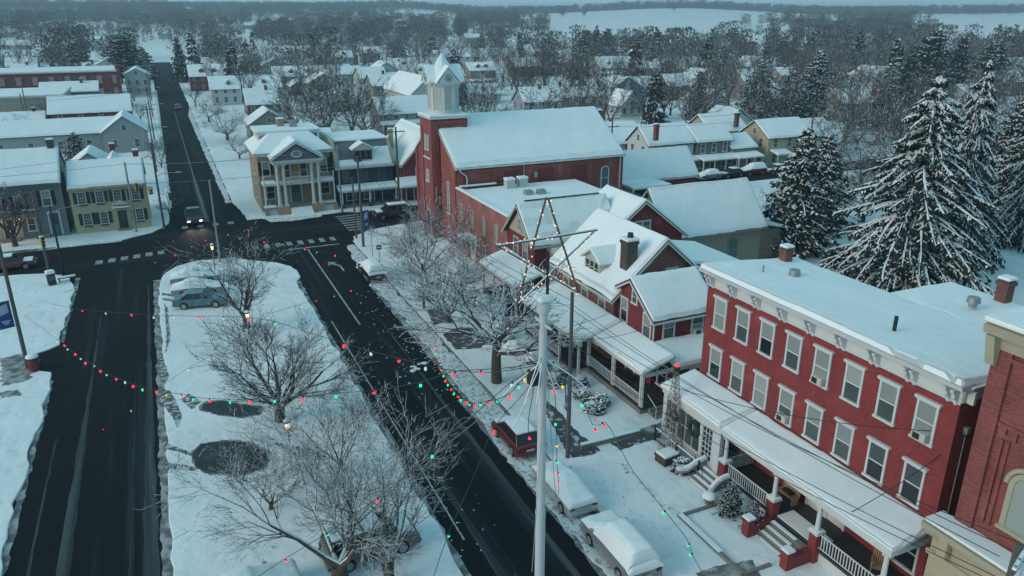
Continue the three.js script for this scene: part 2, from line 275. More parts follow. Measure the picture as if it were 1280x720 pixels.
// bare spots: places parked cars left clear, wheel tracks, shovelled paving
const bare = (name, pts, mat, y = 0.128, seed = 131, amp = 0.08) => {
  if (mat === M.wet) { const cx = pts.reduce((s, q) => s + q[0], 0) / pts.length, cz = pts.reduce((s, q) => s + q[1], 0) / pts.length; const o = pts.map(q => { const d = Math.hypot(q[0] - cx, q[1] - cz), k = 1 + 0.16 / d; return [cx + (q[0] - cx) * k, cz + (q[1] - cz) * k]; }); struct('slush_rim', sheet(rough(o, 0.14, 0.16, seed + 7, 2.6), y - 0.004, 0.02), M.slush); }
  return bareSheet(name, pts, mat, y, seed, amp); };
const bareSheet = (name, pts, mat, y, seed, amp) => struct(name, sheet(rough(pts, 0.16, amp * 1.5, seed, 2.2), y, 0.02), mat);
const gp = (...a) => { const r = []; for (let i = 0; i < a.length; i += 2) { const p = G(a[i], a[i + 1], 0.12); r.push([p.x, p.z]); } return r; };
bare('bare_patch', gp(253, 506, 262, 502, 280, 501, 300, 506, 322, 507, 327, 509, 324, 517, 305, 522, 275, 518, 252, 512), M.wet, 0.124, 131, 0.05);
bare('bare_patch', gp(240, 566, 252, 555, 280, 551, 310, 553, 332, 563, 338, 574, 330, 586, 300, 593, 265, 592, 246, 584), M.wet, 0.124, 132, 0.05);
for (const [a, s] of [[[200, 500, 205, 486, 212, 488, 222, 505, 228, 522, 222, 534, 214, 520], 133], [[226, 500, 236, 492, 252, 502, 240, 512], 134], [[205, 380, 210, 384, 213, 425, 207, 440, 208, 410], 135], [[200, 440, 206, 455, 212, 470, 206, 480, 201, 470], 136], [[205, 552, 240, 566, 240, 570, 205, 560], 137], [[207, 578, 245, 584, 245, 589, 207, 586], 138], [[202, 372, 222, 376, 222, 378, 202, 375], 139], [[203, 366, 221, 369, 221, 371, 203, 369], 140], [[340, 553, 385, 560, 420, 575, 380, 575], 141]])
  bare('wheel_track', gp(...a), M.track, 0.123, s, 0.06);
bare('bare_pavement', gp(533, 387, 556, 384, 566, 400, 541, 407), M.paving, 0.124, 151);
bare('bare_pavement', gp(553, 418, 575, 408, 590, 410, 612, 428, 600, 435, 570, 437), M.paving, 0.124, 152);
bare('bare_pavement', gp(682, 500, 696, 512, 722, 540, 752, 564, 738, 569, 716, 572, 705, 560, 690, 530, 676, 505), M.paving, 0.124, 153);
bare('bare_pavement', gp(784, 540, 815, 532, 845, 520, 872, 508, 876, 513, 850, 527, 822, 540, 793, 552), M.slush, 0.124, 154);
bare('bare_pavement', gp(868, 716, 892, 708, 940, 700, 948, 712, 960, 740, 900, 740), M.slush, 0.124, 155);
bare('bare_pavement', gp(763, 553, 800, 545, 830, 540, 833, 545, 805, 553, 775, 563), M.paving, 0.125, 156);
bare('slush_patch', gp(0, 448, 30, 442, 50, 452, 48, 462, 30, 478, 0, 482), M.slush, 0.124, 157, 0.25);
bare('slush_patch', gp(0, 490, 24, 486, 26, 494, 0, 498), M.slush, 0.123, 158, 0.2);
// parking lane asphalt showing beside the parked cars
bare('bare_patch', gp(733, 625, 745, 622, 765, 650, 757, 660, 742, 645), M.wet, 0.08, 159, 0.05);
bare('bare_patch', gp(598, 478, 605, 470, 622, 486, 636, 508, 628, 512, 612, 495), M.slush, 0.08, 160, 0.06);
// fallen snow lumps on the roadway and footprints on the walk
{
  const R = rng(77), gs = [];
  const lump = (x, z, r, y) => { const g = new THREE.IcosahedronGeometry(r, 0); g.scale(1, 0.35, 1.2); g.rotateY(R() * 6); g.translate(x, y, z); gs.push(g); };
  for (let i = 0; i < 230; i++) { const z = -44 - R() * 24, e = Math.pow(R(), 3); lump(16.2 + (z < -56 ? 0.5 : 0.2) - e * 3.2, z, 0.02 + R() * R() * 0.07, 0.012); }
  for (let i = 0; i < 60; i++) lump(10.2 + Math.pow(R(), 2.5) * 3, -25 - R() * 22, 0.02 + R() * 0.03, 0.01);
  for (let i = 0; i < 12; i++) lump(15.7 - R() * 1.4, -49.6 - R() * 1.0, 0.1 + R() * 0.16, 0.02);
  const s = mesh('fallen_snow_lumps', gs, M.snowTwig); tag(s, 'small lumps of fallen snow scattered along the road edge', 'snow lumps', null, 'stuff');
  const fs = []; const step = (x, z, a) => { const g = bx(-0.045, 0.045, 0, 0.006, -0.12, 0.12); g.rotateY(a); g.translate(x, 0.119, z); fs.push(g); };
  const walk = (pts) => { for (let i = 0; i < pts.length - 1; i++) { const a = pts[i], b = pts[i + 1], L = a.distanceTo(b), n = Math.floor(L / 0.55), ang = Math.atan2(b.x - a.x, b.z - a.z); for (let k = 0; k < n; k++) { const p = a.clone().lerp(b, k / n); const o = (k & 1 ? 0.13 : -0.13); step(p.x + Math.cos(ang) * o + (R() - 0.5) * 0.1, p.z - Math.sin(ang) * o, ang + (R() - 0.5) * 0.4); } } };
  walk([G(772, 580), G(810, 612), G(853, 654)]); walk([G(700, 500), G(745, 528), G(790, 556)]); walk([G(715, 500), G(760, 540)]); walk([G(745, 590), G(790, 640), G(850, 690)]);
  for (let i = 0; i < 45; i++) { const t = R(); const p = G(lerp(772, 853, t), lerp(580, 653, t)); step(p.x + (R() - 0.5) * 0.35, p.z + (R() - 0.5) * 0.4, R() * 3); }
  const f = mesh('footprints', fs, M.snowDirty); tag(f, null, null, null, 'structure');
}

// ================================================================ BUILDING KIT
const winCache = {};
// window facing +z, origin at the middle of its sill. o: trim, pane (lower), pane2 (upper), hood, shut, ac, arch, grid
function winProto(w, h, o) {
  const key = [w, h, o.trim.id, (o.pane || M.glass).id, (o.pane2 || o.pane || M.glass).id, o.hood | 0, o.shut ? o.shut.id : 0, o.ac | 0, o.arch | 0, o.grid || 0, o.simple | 0].join();
  if (winCache[key]) return winCache[key];
  const g = new THREE.Group(); g.name = 'window'; const t = o.t || 0.11, f = [];
  if (o.arch) {
    const r = w / 2, out = new THREE.Shape(), hole = new THREE.Path();
    out.moveTo(-r - t, 0); out.lineTo(r + t, 0); out.lineTo(r + t, h - r); out.absarc(0, h - r, r + t, 0, Math.PI, false); out.lineTo(-r - t, 0);
    hole.moveTo(-r, 0.02); hole.lineTo(r, 0.02); hole.lineTo(r, h - r); hole.absarc(0, h - r, r, 0, Math.PI, false); hole.lineTo(-r, 0.02); out.holes.push(hole);
    f.push(new THREE.ExtrudeGeometry(out, { depth: 0.1, bevelEnabled: false, curveSegments: 10 }).translate(0, 0, -0.02), bx(-r, r, h * 0.5 - 0.03, h * 0.5 + 0.03, -0.02, 0.06));
    const ps = new THREE.Shape(); ps.moveTo(-r, 0); ps.lineTo(r, 0); ps.lineTo(r, h - r); ps.absarc(0, h - r, r, 0, Math.PI, false);
    mesh('frame', f, o.trim, g); mesh('pane', new THREE.ExtrudeGeometry(ps, { depth: 0.03, bevelEnabled: false, curveSegments: 10 }), o.pane || M.glass, g);
    mesh('sill', bx(-r - t - 0.08, r + t + 0.08, -0.14, 0, -0.02, 0.14), o.trim, g);
  } else if (o.simple) {
    mesh('frame', [bx(-w / 2 - 0.08, w / 2 + 0.08, -0.08, h + 0.08, -0.02, 0.03)], o.trim, g);
    mesh('pane', [bx(-w / 2, w / 2, 0, h * 0.48, 0.03, 0.045), bx(-w / 2, w / 2, h * 0.52, h, 0.03, 0.045)], o.pane || M.glass, g);
  } else {
    f.push(bx(-w / 2 - t, -w / 2, 0, h, -0.02, 0.07), bx(w / 2, w / 2 + t, 0, h, -0.02, 0.07), bx(-w / 2 - t, w / 2 + t, h, h + t, -0.02, 0.073), bx(-w / 2, w / 2, h * 0.5 - 0.03, h * 0.5 + 0.03, -0.02, 0.055));
    if (o.grid) { for (let i = 1; i < o.grid; i++) f.push(bx(-w / 2 + w * i / o.grid - 0.015, -w / 2 + w * i / o.grid + 0.015, 0, h, -0.02, 0.045)); f.push(bx(-w / 2, w / 2, h * 0.25 - 0.012, h * 0.25 + 0.012, -0.02, 0.044), bx(-w / 2, w / 2, h * 0.75 - 0.012, h * 0.75 + 0.012, -0.02, 0.044)); }
    if (o.hood) f.push(bx(-w / 2 - t - 0.1, w / 2 + t + 0.1, h + t, h + t + 0.12, -0.02, 0.17), bx(-w / 2 - t - 0.05, w / 2 + t + 0.05, h + t * 0.4, h + t, 0.074, 0.11));
    mesh('frame', f, o.trim, g);
    mesh('pane', bx(-w / 2, w / 2, 0, h * 0.5 - 0.03, 0, 0.02), o.pane || M.glass, g);
    mesh('pane', bx(-w / 2, w / 2, h * 0.5 + 0.03, h, 0.008, 0.032), o.pane2 || o.pane || M.glass, g);
    mesh('sill', bx(-w / 2 - t - 0.05, w / 2 + t + 0.05, -0.12, 0, -0.02, 0.13), o.trim, g);
    if (o.shut) for (const s of [-1, 1]) mesh('shutter', bx(s * (w / 2 + t + 0.02), s * (w / 2 + t + 0.42), -0.04, h + 0.04, 0, 0.05), o.shut, g);
    if (o.ac) { const a = mesh('air_conditioner', [rbx(-w * 0.42, w * 0.42, 0.02, 0.42, 0, 0.34, 0.03)], M.offwhite, g); mesh('grille', bx(-w * 0.30, w * 0.1, 0.08, 0.36, 0.34, 0.352), M.darkMetal, a); }
  }
  return winCache[key] = g;
}
const FACE = { s: 0, n: Math.PI, w: -Math.PI / 2, e: Math.PI / 2 };
function addWin(parent, x, y, z, face, w, h, o) {
  const c = winProto(w, h, o).clone(); const O = parent.O; c.position.set(x - O[0], y - O[1], z - O[2]); c.rotation.y = typeof face === 'string' ? FACE[face] : face; parent.add(c);
  return c;
}
function door(parent, x, y, z, face, w, h, mat, trim = M.white) {
  const d = part('door', [x, y, z], parent, typeof face === 'string' ? FACE[face] : face);
  mesh('door_frame', [bx(-w / 2 - 0.14, -w / 2, 0, h, -0.02, 0.1), bx(w / 2, w / 2 + 0.14, 0, h, -0.02, 0.1), bx(-w / 2 - 0.14, w / 2 + 0.14, h, h + 0.16, -0.02, 0.13)], trim, d);
  mesh('door_leaf', [bx(-w / 2, w / 2, 0, h, 0, 0.04), bx(-w * 0.36, w * 0.36, 0.2, h * 0.42, 0.04, 0.055)], mat, d);
  mesh('pane', bx(-w * 0.34, w * 0.34, h * 0.5, h * 0.92, 0.04, 0.05), M.glass2, d);
  mesh('handle', new THREE.SphereGeometry(0.045, 6, 5).translate(w * 0.4, h * 0.45, 0.08), M.metal, d); return d;
}
// cross-section of a pitched cover, half-span s/2 plus overhang
function pitch(s, e, r, ov, lift, th, round) {
  const m = r / (s / 2), hw = s / 2 + ov, y0 = e - ov * m + lift, y1 = e + r + lift;
  return round
    ? [[-hw, y0], [0, y1], [hw, y0], [hw + 0.05, y0 + th * 0.45], [hw - 0.02, y0 + th * 0.9], [hw - 0.18, y0 + th * 1.0 + 0.18 * m], [0.25, y1 + th - 0.25 * m * 0.9], [0, y1 + th - 0.04], [-0.25, y1 + th - 0.25 * m * 0.9], [-hw + 0.18, y0 + th * 1.0 + 0.18 * m], [-hw + 0.02, y0 + th * 0.9], [-hw - 0.05, y0 + th * 0.45]]
    : [[-hw, y0], [0, y1], [hw, y0], [hw, y0 + th], [0, y1 + th], [-hw, y0 + th]];
}
// lying snow over a surface y = base(u,v): thins out to ragged edges. map(u,v,y) -> xyz
function snowGrid(u0, u1, v0, v1, base, th, map, seed, rag = 0.1) {
  const nu = clamp(Math.round((u1 - u0) / 0.45), 8, 60), vs = [0, 0.012, 0.03, 0.06, 0.12, 0.2, 0.3, 0.4, 0.46, 0.49, 0.5, 0.51, 0.54, 0.6, 0.7, 0.8, 0.88, 0.94, 0.97, 0.988, 1], us = [0, 0.06, 0.16, 0.3], pos = [], idx = [], L = u1 - u0, W = v1 - v0, U = [];
  for (const e of us) U.push(u0 + e); for (let i = 1; i < nu; i++) { const q = u0 + L * i / nu; if (q > u0 + 0.4 && q < u1 - 0.4) U.push(q); } for (const e of us.slice().reverse()) U.push(u1 - e);
  for (const u of U) { const ra = rag * (vn(u * 1.7, seed, 3) - 0.35), rb = rag * (vn(u * 1.7, seed + 5, 4) - 0.35);
    for (const t of vs) { const v = lerp(v0 + ra, v1 - rb, t), d = Math.min(u - u0, u1 - u, (t < 0.5 ? t : 1 - t) * W), k = Math.sqrt(clamp(1 - Math.pow(1 - clamp(d / 0.2, 0, 1), 2), 0, 1)), n = fbm((u + seed) * 0.45, (v + seed) * 0.45, 7, 0, 3); pos.push(...map(u, v, base(u, v) + 0.004 + th * k * (0.72 + 0.55 * n))); } }
  const m = vs.length; for (let i = 0; i < U.length - 1; i++) for (let j = 0; j < m - 1; j++) { const a = i * m + j, b = a + m; idx.push(a, a + 1, b, a + 1, b + 1, b); }
  const g = new THREE.BufferGeometry(); g.setAttribute('position', new THREE.Float32BufferAttribute(pos, 3)); g.setIndex(idx); g.computeVertexNormals();
  const nn = g.attributes.normal; let s = 0; for (let i = 0; i < nn.count; i++) s += nn.getY(i); if (s < 0) { const id = g.index.array; for (let i = 0; i < id.length; i += 3) { const q = id[i]; id[i] = id[i + 1]; id[i + 1] = q; } g.computeVertexNormals(); }
  return g;
}
// gable house body in world coordinates: ridge along axis; box x0..x1, z0..z1 (z0 = south/front, larger)
function gableBody(t, x0, x1, z0, z1, e, r, axis, o = {}) {
  const [za, zb] = [Math.min(z0, z1), Math.max(z0, z1)], cx = (x0 + x1) / 2, cz = (za + zb) / 2, ov = o.ov ?? 0.4, ovg = o.ovg ?? 0.3, th = o.snow ?? 0.24;
  const sp = axis === 'x' ? zb - za : x1 - x0;
  const penta = [[-sp / 2, 0], [sp / 2, 0], [sp / 2, e], [0, e + r], [-sp / 2, e]];
  const E = (pts, a, b, bev) => axis === 'x' ? extX(pts, a, b, bev).translate(0, 0, cz) : extZ(pts, a, b, bev).translate(cx, 0, 0);
  const [a, b] = axis === 'x' ? [x0, x1] : [za, zb];
  mesh('wall', E(penta, a, b), o.wall, t);
  const rf = mesh('roof', [E(pitch(sp, e, r, ov, 0.01, 0.12), a - ovg, b + ovg)], o.roof || M.shingle, t);
  if (o.trim) { const q = pitch(sp, e, r, ov + 0.02, -0.16, 0.17); mesh('bargeboard', [E(q, a - ovg - 0.04, a - ovg + 0.03), E(q, b + ovg - 0.03, b + ovg + 0.04)], o.trim, t); const m = r / (sp / 2), ye = e - ov * m; for (const s of [-1, 1]) { const u = s * (sp / 2 + ov); mesh('gutter', axis === 'x' ? bx(a - ovg, b + ovg, ye - 0.06, ye + 0.1, cz + u, cz + u + s * 0.12) : bx(cx + u, cx + u + s * 0.12, ye - 0.06, ye + 0.1, a - ovg, b + ovg), o.trim, t); } }
  if (th > 0) { const hw = sp / 2 + ov - 0.01, mm = r / (sp / 2); mesh('roof_snow', snowGrid(a - ovg + 0.02, b + ovg - 0.02, -hw, hw, (u, v) => e + r + 0.13 - mm * Math.sqrt(v * v + 0.01), th, axis === 'x' ? (u, v, y) => [u, y, cz + v] : (u, v, y) => [cx + v, y, u], cx * 1.3 + cz), M.snow, t); }
  return rf;
}
function chimney(t, x, z, y0, y1, w = 0.7, mat = M.brickRow, parentPart) {
  const c = mesh('chimney', [bx(x - w / 2, x + w / 2, y0, y1, z - w / 2, z + w / 2), bx(x - w / 2 - 0.07, x + w / 2 + 0.07, y1 - 0.3, y1 - 0.12, z - w / 2 - 0.07, z + w / 2 + 0.07)], mat, t);
  mesh('snow_cap', rbx(x - w / 2 - 0.05, x + w / 2 + 0.05, y1 + 0.002, y1 + 0.16, z - w / 2 - 0.05, z + w / 2 + 0.05, 0.06), M.snow, t); return c;
}
// snow covered lean-to / porch roof: from (low edge) to (high edge); dir 'w','s','e' = side of low edge
function shed(t, x0, x1, z0, z1, yl, yh, dir, o = {}) {
  const th = o.snow ?? 0.2, rt = 0.14, P = dir === 's' || dir === 'n';
  const zl = dir === 's' ? Math.max(z0, z1) : Math.min(z0, z1), zh = dir === 's' ? Math.min(z0, z1) : Math.max(z0, z1);
  const xl = dir === 'w' ? Math.min(x0, x1) : Math.max(x0, x1), xh = dir === 'w' ? Math.max(x0, x1) : Math.min(x0, x1);
  const [a, b] = P ? [Math.min(x0, x1), Math.max(x0, x1)] : [Math.min(z0, z1), Math.max(z0, z1)];
  const [l, h] = P ? [zl, zh] : [xl, xh]; const s = Math.sign(h - l);
  const E = (pts, bev, c, d) => P ? extX(pts, c ?? a, d ?? b, bev) : extZ(pts, c ?? a, d ?? b, bev);
  mesh('porch_roof', E([[l, yl - rt], [h, yh - rt], [h, yh], [l, yl]]), o.mat || M.white, t);
  const lo = Math.min(l, h), hi = Math.max(l, h), f = v => lerp(yl, yh, (v - l) / (h - l));
  mesh('roof_snow', snowGrid(a + 0.01, b - 0.01, lo + (s < 0 ? 0.02 : 0), hi - (s > 0 ? 0.02 : 0), (u, v) => f(v), th, P ? (u, v, y) => [u, y, v] : (u, v, y) => [v, y, u], a + l, 0.08), M.snow, t);
}
function rail(t, a, b, y, h = 0.85, mat = M.white, gap = 0.16) {
  const g = [], d = b.clone().sub(a), L = d.length(), n = Math.max(2, Math.floor(L / gap));
  const A = a.clone().setY(y), B = b.clone().setY(y);
  g.push(bar(A.clone().setY(y + h), B.clone().setY(y + h), 0.045, 4), bar(A.clone().setY(y + 0.12), B.clone().setY(y + 0.12), 0.035, 4));
  for (let i = 0; i <= n; i++) { const p = A.clone().lerp(B, i / n); g.push(bx(p.x - 0.022, p.x + 0.022, y + 0.12, y + h, p.z - 0.022, p.z + 0.022)); }
  return mesh('railing', g, mat, t);
}
function bushGeo(seed, r, h, n = 260) {
  const R = rng(seed), pos = [], spos = [];
  for (let i = 0; i < n; i++) {
    const a = R() * 6.283, u = Math.sqrt(R()), y = R(), rr = r * u * Math.sqrt(1 - y * y * 0.8), x = rr * Math.cos(a), z = rr * Math.sin(a), s = 0.05 + R() * 0.09, b = R() * 6.28;
    const q = (arr, dy) => { for (let k = 0; k < 3; k++) { const c = b + k * 2.1 + R() * 0.5; arr.push(x + Math.cos(c) * s * 1.5, y * h + dy + (R() - 0.5) * s * 1.4, z + Math.sin(c) * s * 1.5); } };
    q(pos, 0); if (u > 0.35 || y > 0.5) if (R() < 0.75) q(spos, 0.05);
  }
  const mk = p => { const g = new THREE.BufferGeometry(); g.setAttribute('position', new THREE.Float32BufferAttribute(p, 3)); g.computeVertexNormals(); return g; };
  return [mk(pos), mk(spos)];
}
function bush(label, x, z, r, h, seed, y = 0.1, group, name = 'shrub') {
  const t = thing(name, label, 'shrub', [x, y, z], 0, group), [a, b] = bushGeo(seed, r, h, Math.round(200 + r * 350));
  const st = []; for (let i = 0; i < 7; i++) { const an = i * 0.9; st.push(bar(V(0, 0, 0), V(Math.cos(an) * r * 0.7, h * 0.8, Math.sin(an) * r * 0.7), 0.02, 3, 0.008)); }
  mesh('stem', st, M.twig, t); mesh('foliage', a, M.needle, t); mesh('snow', b, M.snowTwig, t); return t;
}

// ================================================================ BUILDINGS, east side of the square
const WT = { trim: M.white };
// --- three-storey red brick row building with bracketed cornice
{
  const t = thingW('brick_row_building', 'long three storey red brick building with bracketed white cornice and full porch', 'building', [28, 0, -25.6]);
  mesh('wall', bx(28, 34.7, 0, 10.6, -33.7, -17.5), M.brickRed, t);
  mesh('rear_wing_wall', bx(34.7, 39.6, 0, 10.2, -26.8, -17.6), M.brickRed, t);
  mesh('roof', [extZ([[27.5, 10.95], [34.9, 10.35], [34.9, 10.5], [27.5, 11.1]], -33.95, -17.25), extZ([[34.91, 10.3], [39.8, 10.2], [39.8, 10.35], [34.91, 10.45]], -27, -17.3)], M.shingle, t);
  mesh('roof_snow', snowGrid(-33.98, -17.22, 27.4, 35.0, (u, v) => 11.1 - (v - 27.5) * 0.081, 0.27, (u, v, y) => [v, y, u], 3, 0.1), M.snow, t);
  mesh('wing_roof_snow', snowGrid(-27.05, -17.25, 34.6, 39.85, (u, v) => 10.455 - (v - 34.91) * 0.021, 0.3, (u, v, y) => [v, y, u], 8, 0.1), M.snow, t);
  // cornice
  mesh('frieze', [bx(27.93, 28, 10.12, 10.72, -33.75, -17.45), bx(28, 34.6, 10.12, 10.72, -17.5, -17.43), bx(28, 34.6, 10.12, 10.72, -33.77, -33.7)], M.white, t);
  mesh('cornice', [extZ([[28, 10.7], [27.72, 10.74], [27.66, 10.84], [27.45, 10.86], [27.4, 11.0], [27.36, 11.09], [28, 11.09]], -34, -17.2), extX([[-17.5, 10.7], [-17.22, 10.76], [-17.15, 10.9], [-17.05, 11.0], [-17.5, 11.0]], 28, 34.7)], M.white, t);
  mesh('moulding', [bx(27.88, 27.93, 10.06, 10.14, -33.75, -17.45)], M.white, t);
  const brk = (x) => extZ([[28, 9.98], [27.86, 10.0], [27.8, 10.2], [27.66, 10.34], [27.6, 10.55], [27.5, 10.62], [27.48, 10.74], [28, 10.74]], -0.075, 0.075);
  const Z = i => -32.36 + 1.934 * i;
  for (let i = 0; i < 9; i++) for (const d of [-0.17, 0.17]) { const z = clamp(-33.3 + i * 1.934 + d, -33.62, -17.6); mesh('bracket', brk().translate(0, 0, z), M.white, t); }
  for (const x of [28.3, 31, 33.8]) mesh('bracket', bx(x - 0.075, x + 0.075, 10.1, 10.7, -17.43, -17.15), M.white, t);
  const P3 = [[M.blind, M.curtain], [M.glass2, M.blind], [M.glass, M.blind], [M.glass2, M.blind], [M.blind, M.blind], [M.glass2, M.curtain], [M.glass2, M.blind], [M.blind, M.blind]];
  for (let i = 0; i < 8; i++) {
    addWin(t, 28, 7.72, Z(i), 'w', 0.82, 1.72, { trim: M.white, hood: 1, pane: P3[i][0], pane2: P3[i][1], ac: i === 4 || i === 7 });
    const q = P3[(i * 3 + 2) % 8]; addWin(t, 28, 4.6, Z(i), 'w', 0.82, 1.72, { trim: M.white, hood: 1, pane: i > 5 ? M.glass : q[0], pane2: i > 5 ? M.glass2 : q[1], ac: i === 3 });
  }
  // porch
  mesh('porch_floor', bx(25.75, 28, 0.72, 0.88, -28.5, -17.7), M.deck, t);
  mesh('porch_floor_snow', rbx(25.8, 26.9, 0.875, 0.92, -24.1, -21.4, 0.02), M.snow, t);
  mesh('porch_skirt', bx(25.84, 25.9, 0.05, 0.72, -28.4, -24.3), M.white, t); mesh('porch_skirt', bx(25.84, 25.9, 0.05, 0.72, -21.6, -17.8), M.white, t);
  shed(t, 25.45, 28, -28.55, -17.35, 3.68, 4.2, 'w', { snow: 0.17 });
  mesh('porch_beam', [bx(25.62, 25.86, 3.22, 3.52, -28.5, -17.5), bx(25.86, 28, 3.3, 3.56, -17.62, -17.45)], M.white, t);
  mesh('eave_trim', [bx(25.42, 25.449, 3.5, 3.72, -28.55, -17.35)], M.white, t);
  for (const z of [-28.2, -24.4, -21.5, -17.75]) {
    const c = mesh('pier', bx(25.52, 25.98, 0, 1.72, z - 0.23, z + 0.23), M.brickRed, t);
    mesh('pier_cap', [bx(25.46, 26.04, 1.722, 1.82, z - 0.29, z + 0.29)], M.white, t);
    mesh('pier_snow', rbx(25.48, 26.02, 1.825, 1.9, z - 0.27, z + 0.27, 0.03), M.snow, t);
    mesh('column', [cyl(0.13, 0.105, 1.42, 25.75, 1.82, z, 10), bx(25.6, 25.9, 3.12, 3.22, z - 0.15, z + 0.15)], M.white, t);
  }
  rail(t, V(25.75, 0, -28), V(25.75, 0, -24.6), 0.88); rail(t, V(25.75, 0, -21.3), V(25.75, 0, -17.95), 0.88); rail(t, V(25.9, 0, -28.35), V(27.9, 0, -28.35), 0.88);
  for (const z of [-27.1, -25.0, -20.0]) addWin(t, 28, 1.75, z, 'w', 0.95, 1.3, { trim: M.white, pane: M.glass2, pane2: M.blind });
  addWin(t, 28, 1.35, -18.5, 'w', 1.1, 1.7, { trim: M.white, pane: M.glass });
  door(t, 28, 0.88, -22.4, 'w', 1.0, 2.15, M.white); door(t, 28, 0.88, -23.7, 'w', 1.0, 2.15, M.white);
  // front steps
  for (let i = 0; i < 4; i++) mesh('step', bx(25.7 - 0.32 * (i + 1), 25.7 - 0.32 * i, 0.1, 0.88 - 0.19 * (i + 1), -24.1, -21.8), M.concrete, t);
  for (let i = 0; i < 4; i++) mesh('step_snow', rbx(25.72 - 0.32 * (i + 1), 25.6 - 0.32 * i, 0.882 - 0.19 * (i + 1), 0.93 - 0.19 * (i + 1), -24.05, -22.4, 0.02), M.snow, t);
  for (const z of [-24.3, -21.6]) { mesh('step_wall', bx(24.35, 25.5, 0.1, 0.75, z - 0.2, z + 0.2), M.brickRed, t); mesh('pier', bx(23.95, 24.35, 0.1, 1.1, z - 0.22, z + 0.22), M.brickRed, t); mesh('pier_snow', rbx(23.9, 24.4, 1.102, 1.24, z - 0.26, z + 0.26, 0.05), M.snow, t); }
  // sun room at the north end
  mesh('sun_room_wall', [bx(25.72, 28, 0, 0.95, -33.9, -28.62), bx(25.72, 28, 2.95, 3.5, -33.9, -28.62), bx(25.72, 25.9, 0.95, 2.95, -33.9, -33.6), bx(25.72, 25.9, 0.95, 2.95, -32.75, -32.55), bx(25.72, 25.9, 0.95, 2.95, -30.5, -30.25), bx(25.72, 25.9, 0.95, 2.95, -29.4, -28.62), bx(26, 28, 0.95, 2.95, -33.85, -33.72)], M.white, t);
  shed(t, 25.45, 28, -34.2, -28.58, 3.72, 4.22, 'w', { snow: 0.2 });
  mesh('cornice', [bx(25.55, 25.72, 3.3, 3.56, -34.05, -28.55)], M.white, t);
  mesh('corner_pilaster', bx(25.6, 25.72, 0, 3.3, -33.95, -33.6), M.white, t); mesh('corner_pilaster', bx(25.6, 25.72, 0, 3.3, -29.05, -28.6), M.white, t);
  const gridPane = (z0, z1, nx, ny, mat) => { const g = []; for (let i = 1; i < nx; i++) { const z = lerp(z0, z1, i / nx); g.push(bx(25.74, 25.79, 0.95, 2.95, z - 0.02, z + 0.02)); } for (let j = 1; j < ny; j++) { const y = lerp(0.95, 2.95, j / ny); g.push(bx(25.745, 25.785, y - 0.02, y + 0.02, z0, z1)); } const w = part('window', [0, 0, 0], t); mesh('muntins', g, M.white, w); mesh('pane', bx(25.8, 25.82, 0.95, 2.95, z0, z1), mat, w); };
  gridPane(-33.6, -32.75, 3, 5, M.glass2); gridPane(-32.55, -30.5, 3, 2, M.glass2); gridPane(-30.25, -29.4, 3, 6, M.glass);
  mesh('interior_panel', bx(27.4, 27.5, 0.95, 2.95, -33.6, -28.7), M.beige, t);
  const wr = mesh('wreath', new THREE.TorusGeometry(0.42, 0.13, 6, 14).rotateY(Math.PI / 2).translate(25.7, 2.3, -31.0), M.needle, t); mesh('bow', [rbx(25.5, 25.6, 2.6, 2.85, -31.2, -30.8, 0.04)], M.redPanel, wr);
  mesh('wreath', new THREE.TorusGeometry(0.3, 0.1, 6, 12).rotateY(Math.PI / 2).translate(25.7, 2.2, -32.9), M.needle, t);
  // curved steps to the sun room
  for (let i = 0; i < 4; i++) { mesh('step', bx(25.6 - 0.3 * (i + 1), 25.6 - 0.3 * i, 0.1, 0.85 - 0.18 * (i + 1), -29.6, -27.9), M.concrete, t); mesh('step_snow', rbx(25.62 - 0.3 * (i + 1), 25.52 - 0.3 * i, 0.852 - 0.18 * (i + 1), 0.92 - 0.18 * (i + 1), -29.5, -28.0, 0.02), M.snow, t); }
  for (const z of [-29.75, -27.75]) { const s = z < -29 ? -1 : 1; const pts = [V(25.7, 0.95, z), V(25.1, 0.85, z), V(24.5, 0.5, z + s * 0.1), V(24.1, 0.35, z + s * 0.5)]; mesh('step_wall', tube(pts, 0.16, 6, 10), M.concrete, t); mesh('wall_snow', tube(pts.map(p => p.clone().add(V(0, 0.14, 0))), 0.17, 6, 10), M.snow, t); }
  // roof furniture
  chimney(t, 33.4, -33.3, 10.4, 11.75, 0.55, M.brickBrown);
  for (const [x, z] of [[31.5, -30.6], [36.6, -23.4]]) mesh('roof_vent', [cyl(0.2, 0.2, 0.25, x, 10.85, z, 10), cyl(0.34, 0.30, 0.28, x, 11.1, z, 12)], M.metal, t);
  mesh('vent_pipe', cyl(0.09, 0.09, 0.75, 29.6, 11.15, -22.3, 8), M.black, t); mesh('vent_pipe', cyl(0.05, 0.05, 0.5, 30.0, 11.1, -31.5, 6), M.metal, t);
  chimney(t, 39.3, -23.6, 10, 11.9, 0.6, M.brickBrown);
  mesh('side_conduit', [cyl(0.03, 0.03, 5.2, 28.6, 3.6, -17.4, 5), rbx(28.5, 28.75, 8.6, 8.9, -17.5, -17.3, 0.03)], M.metal, t);
}
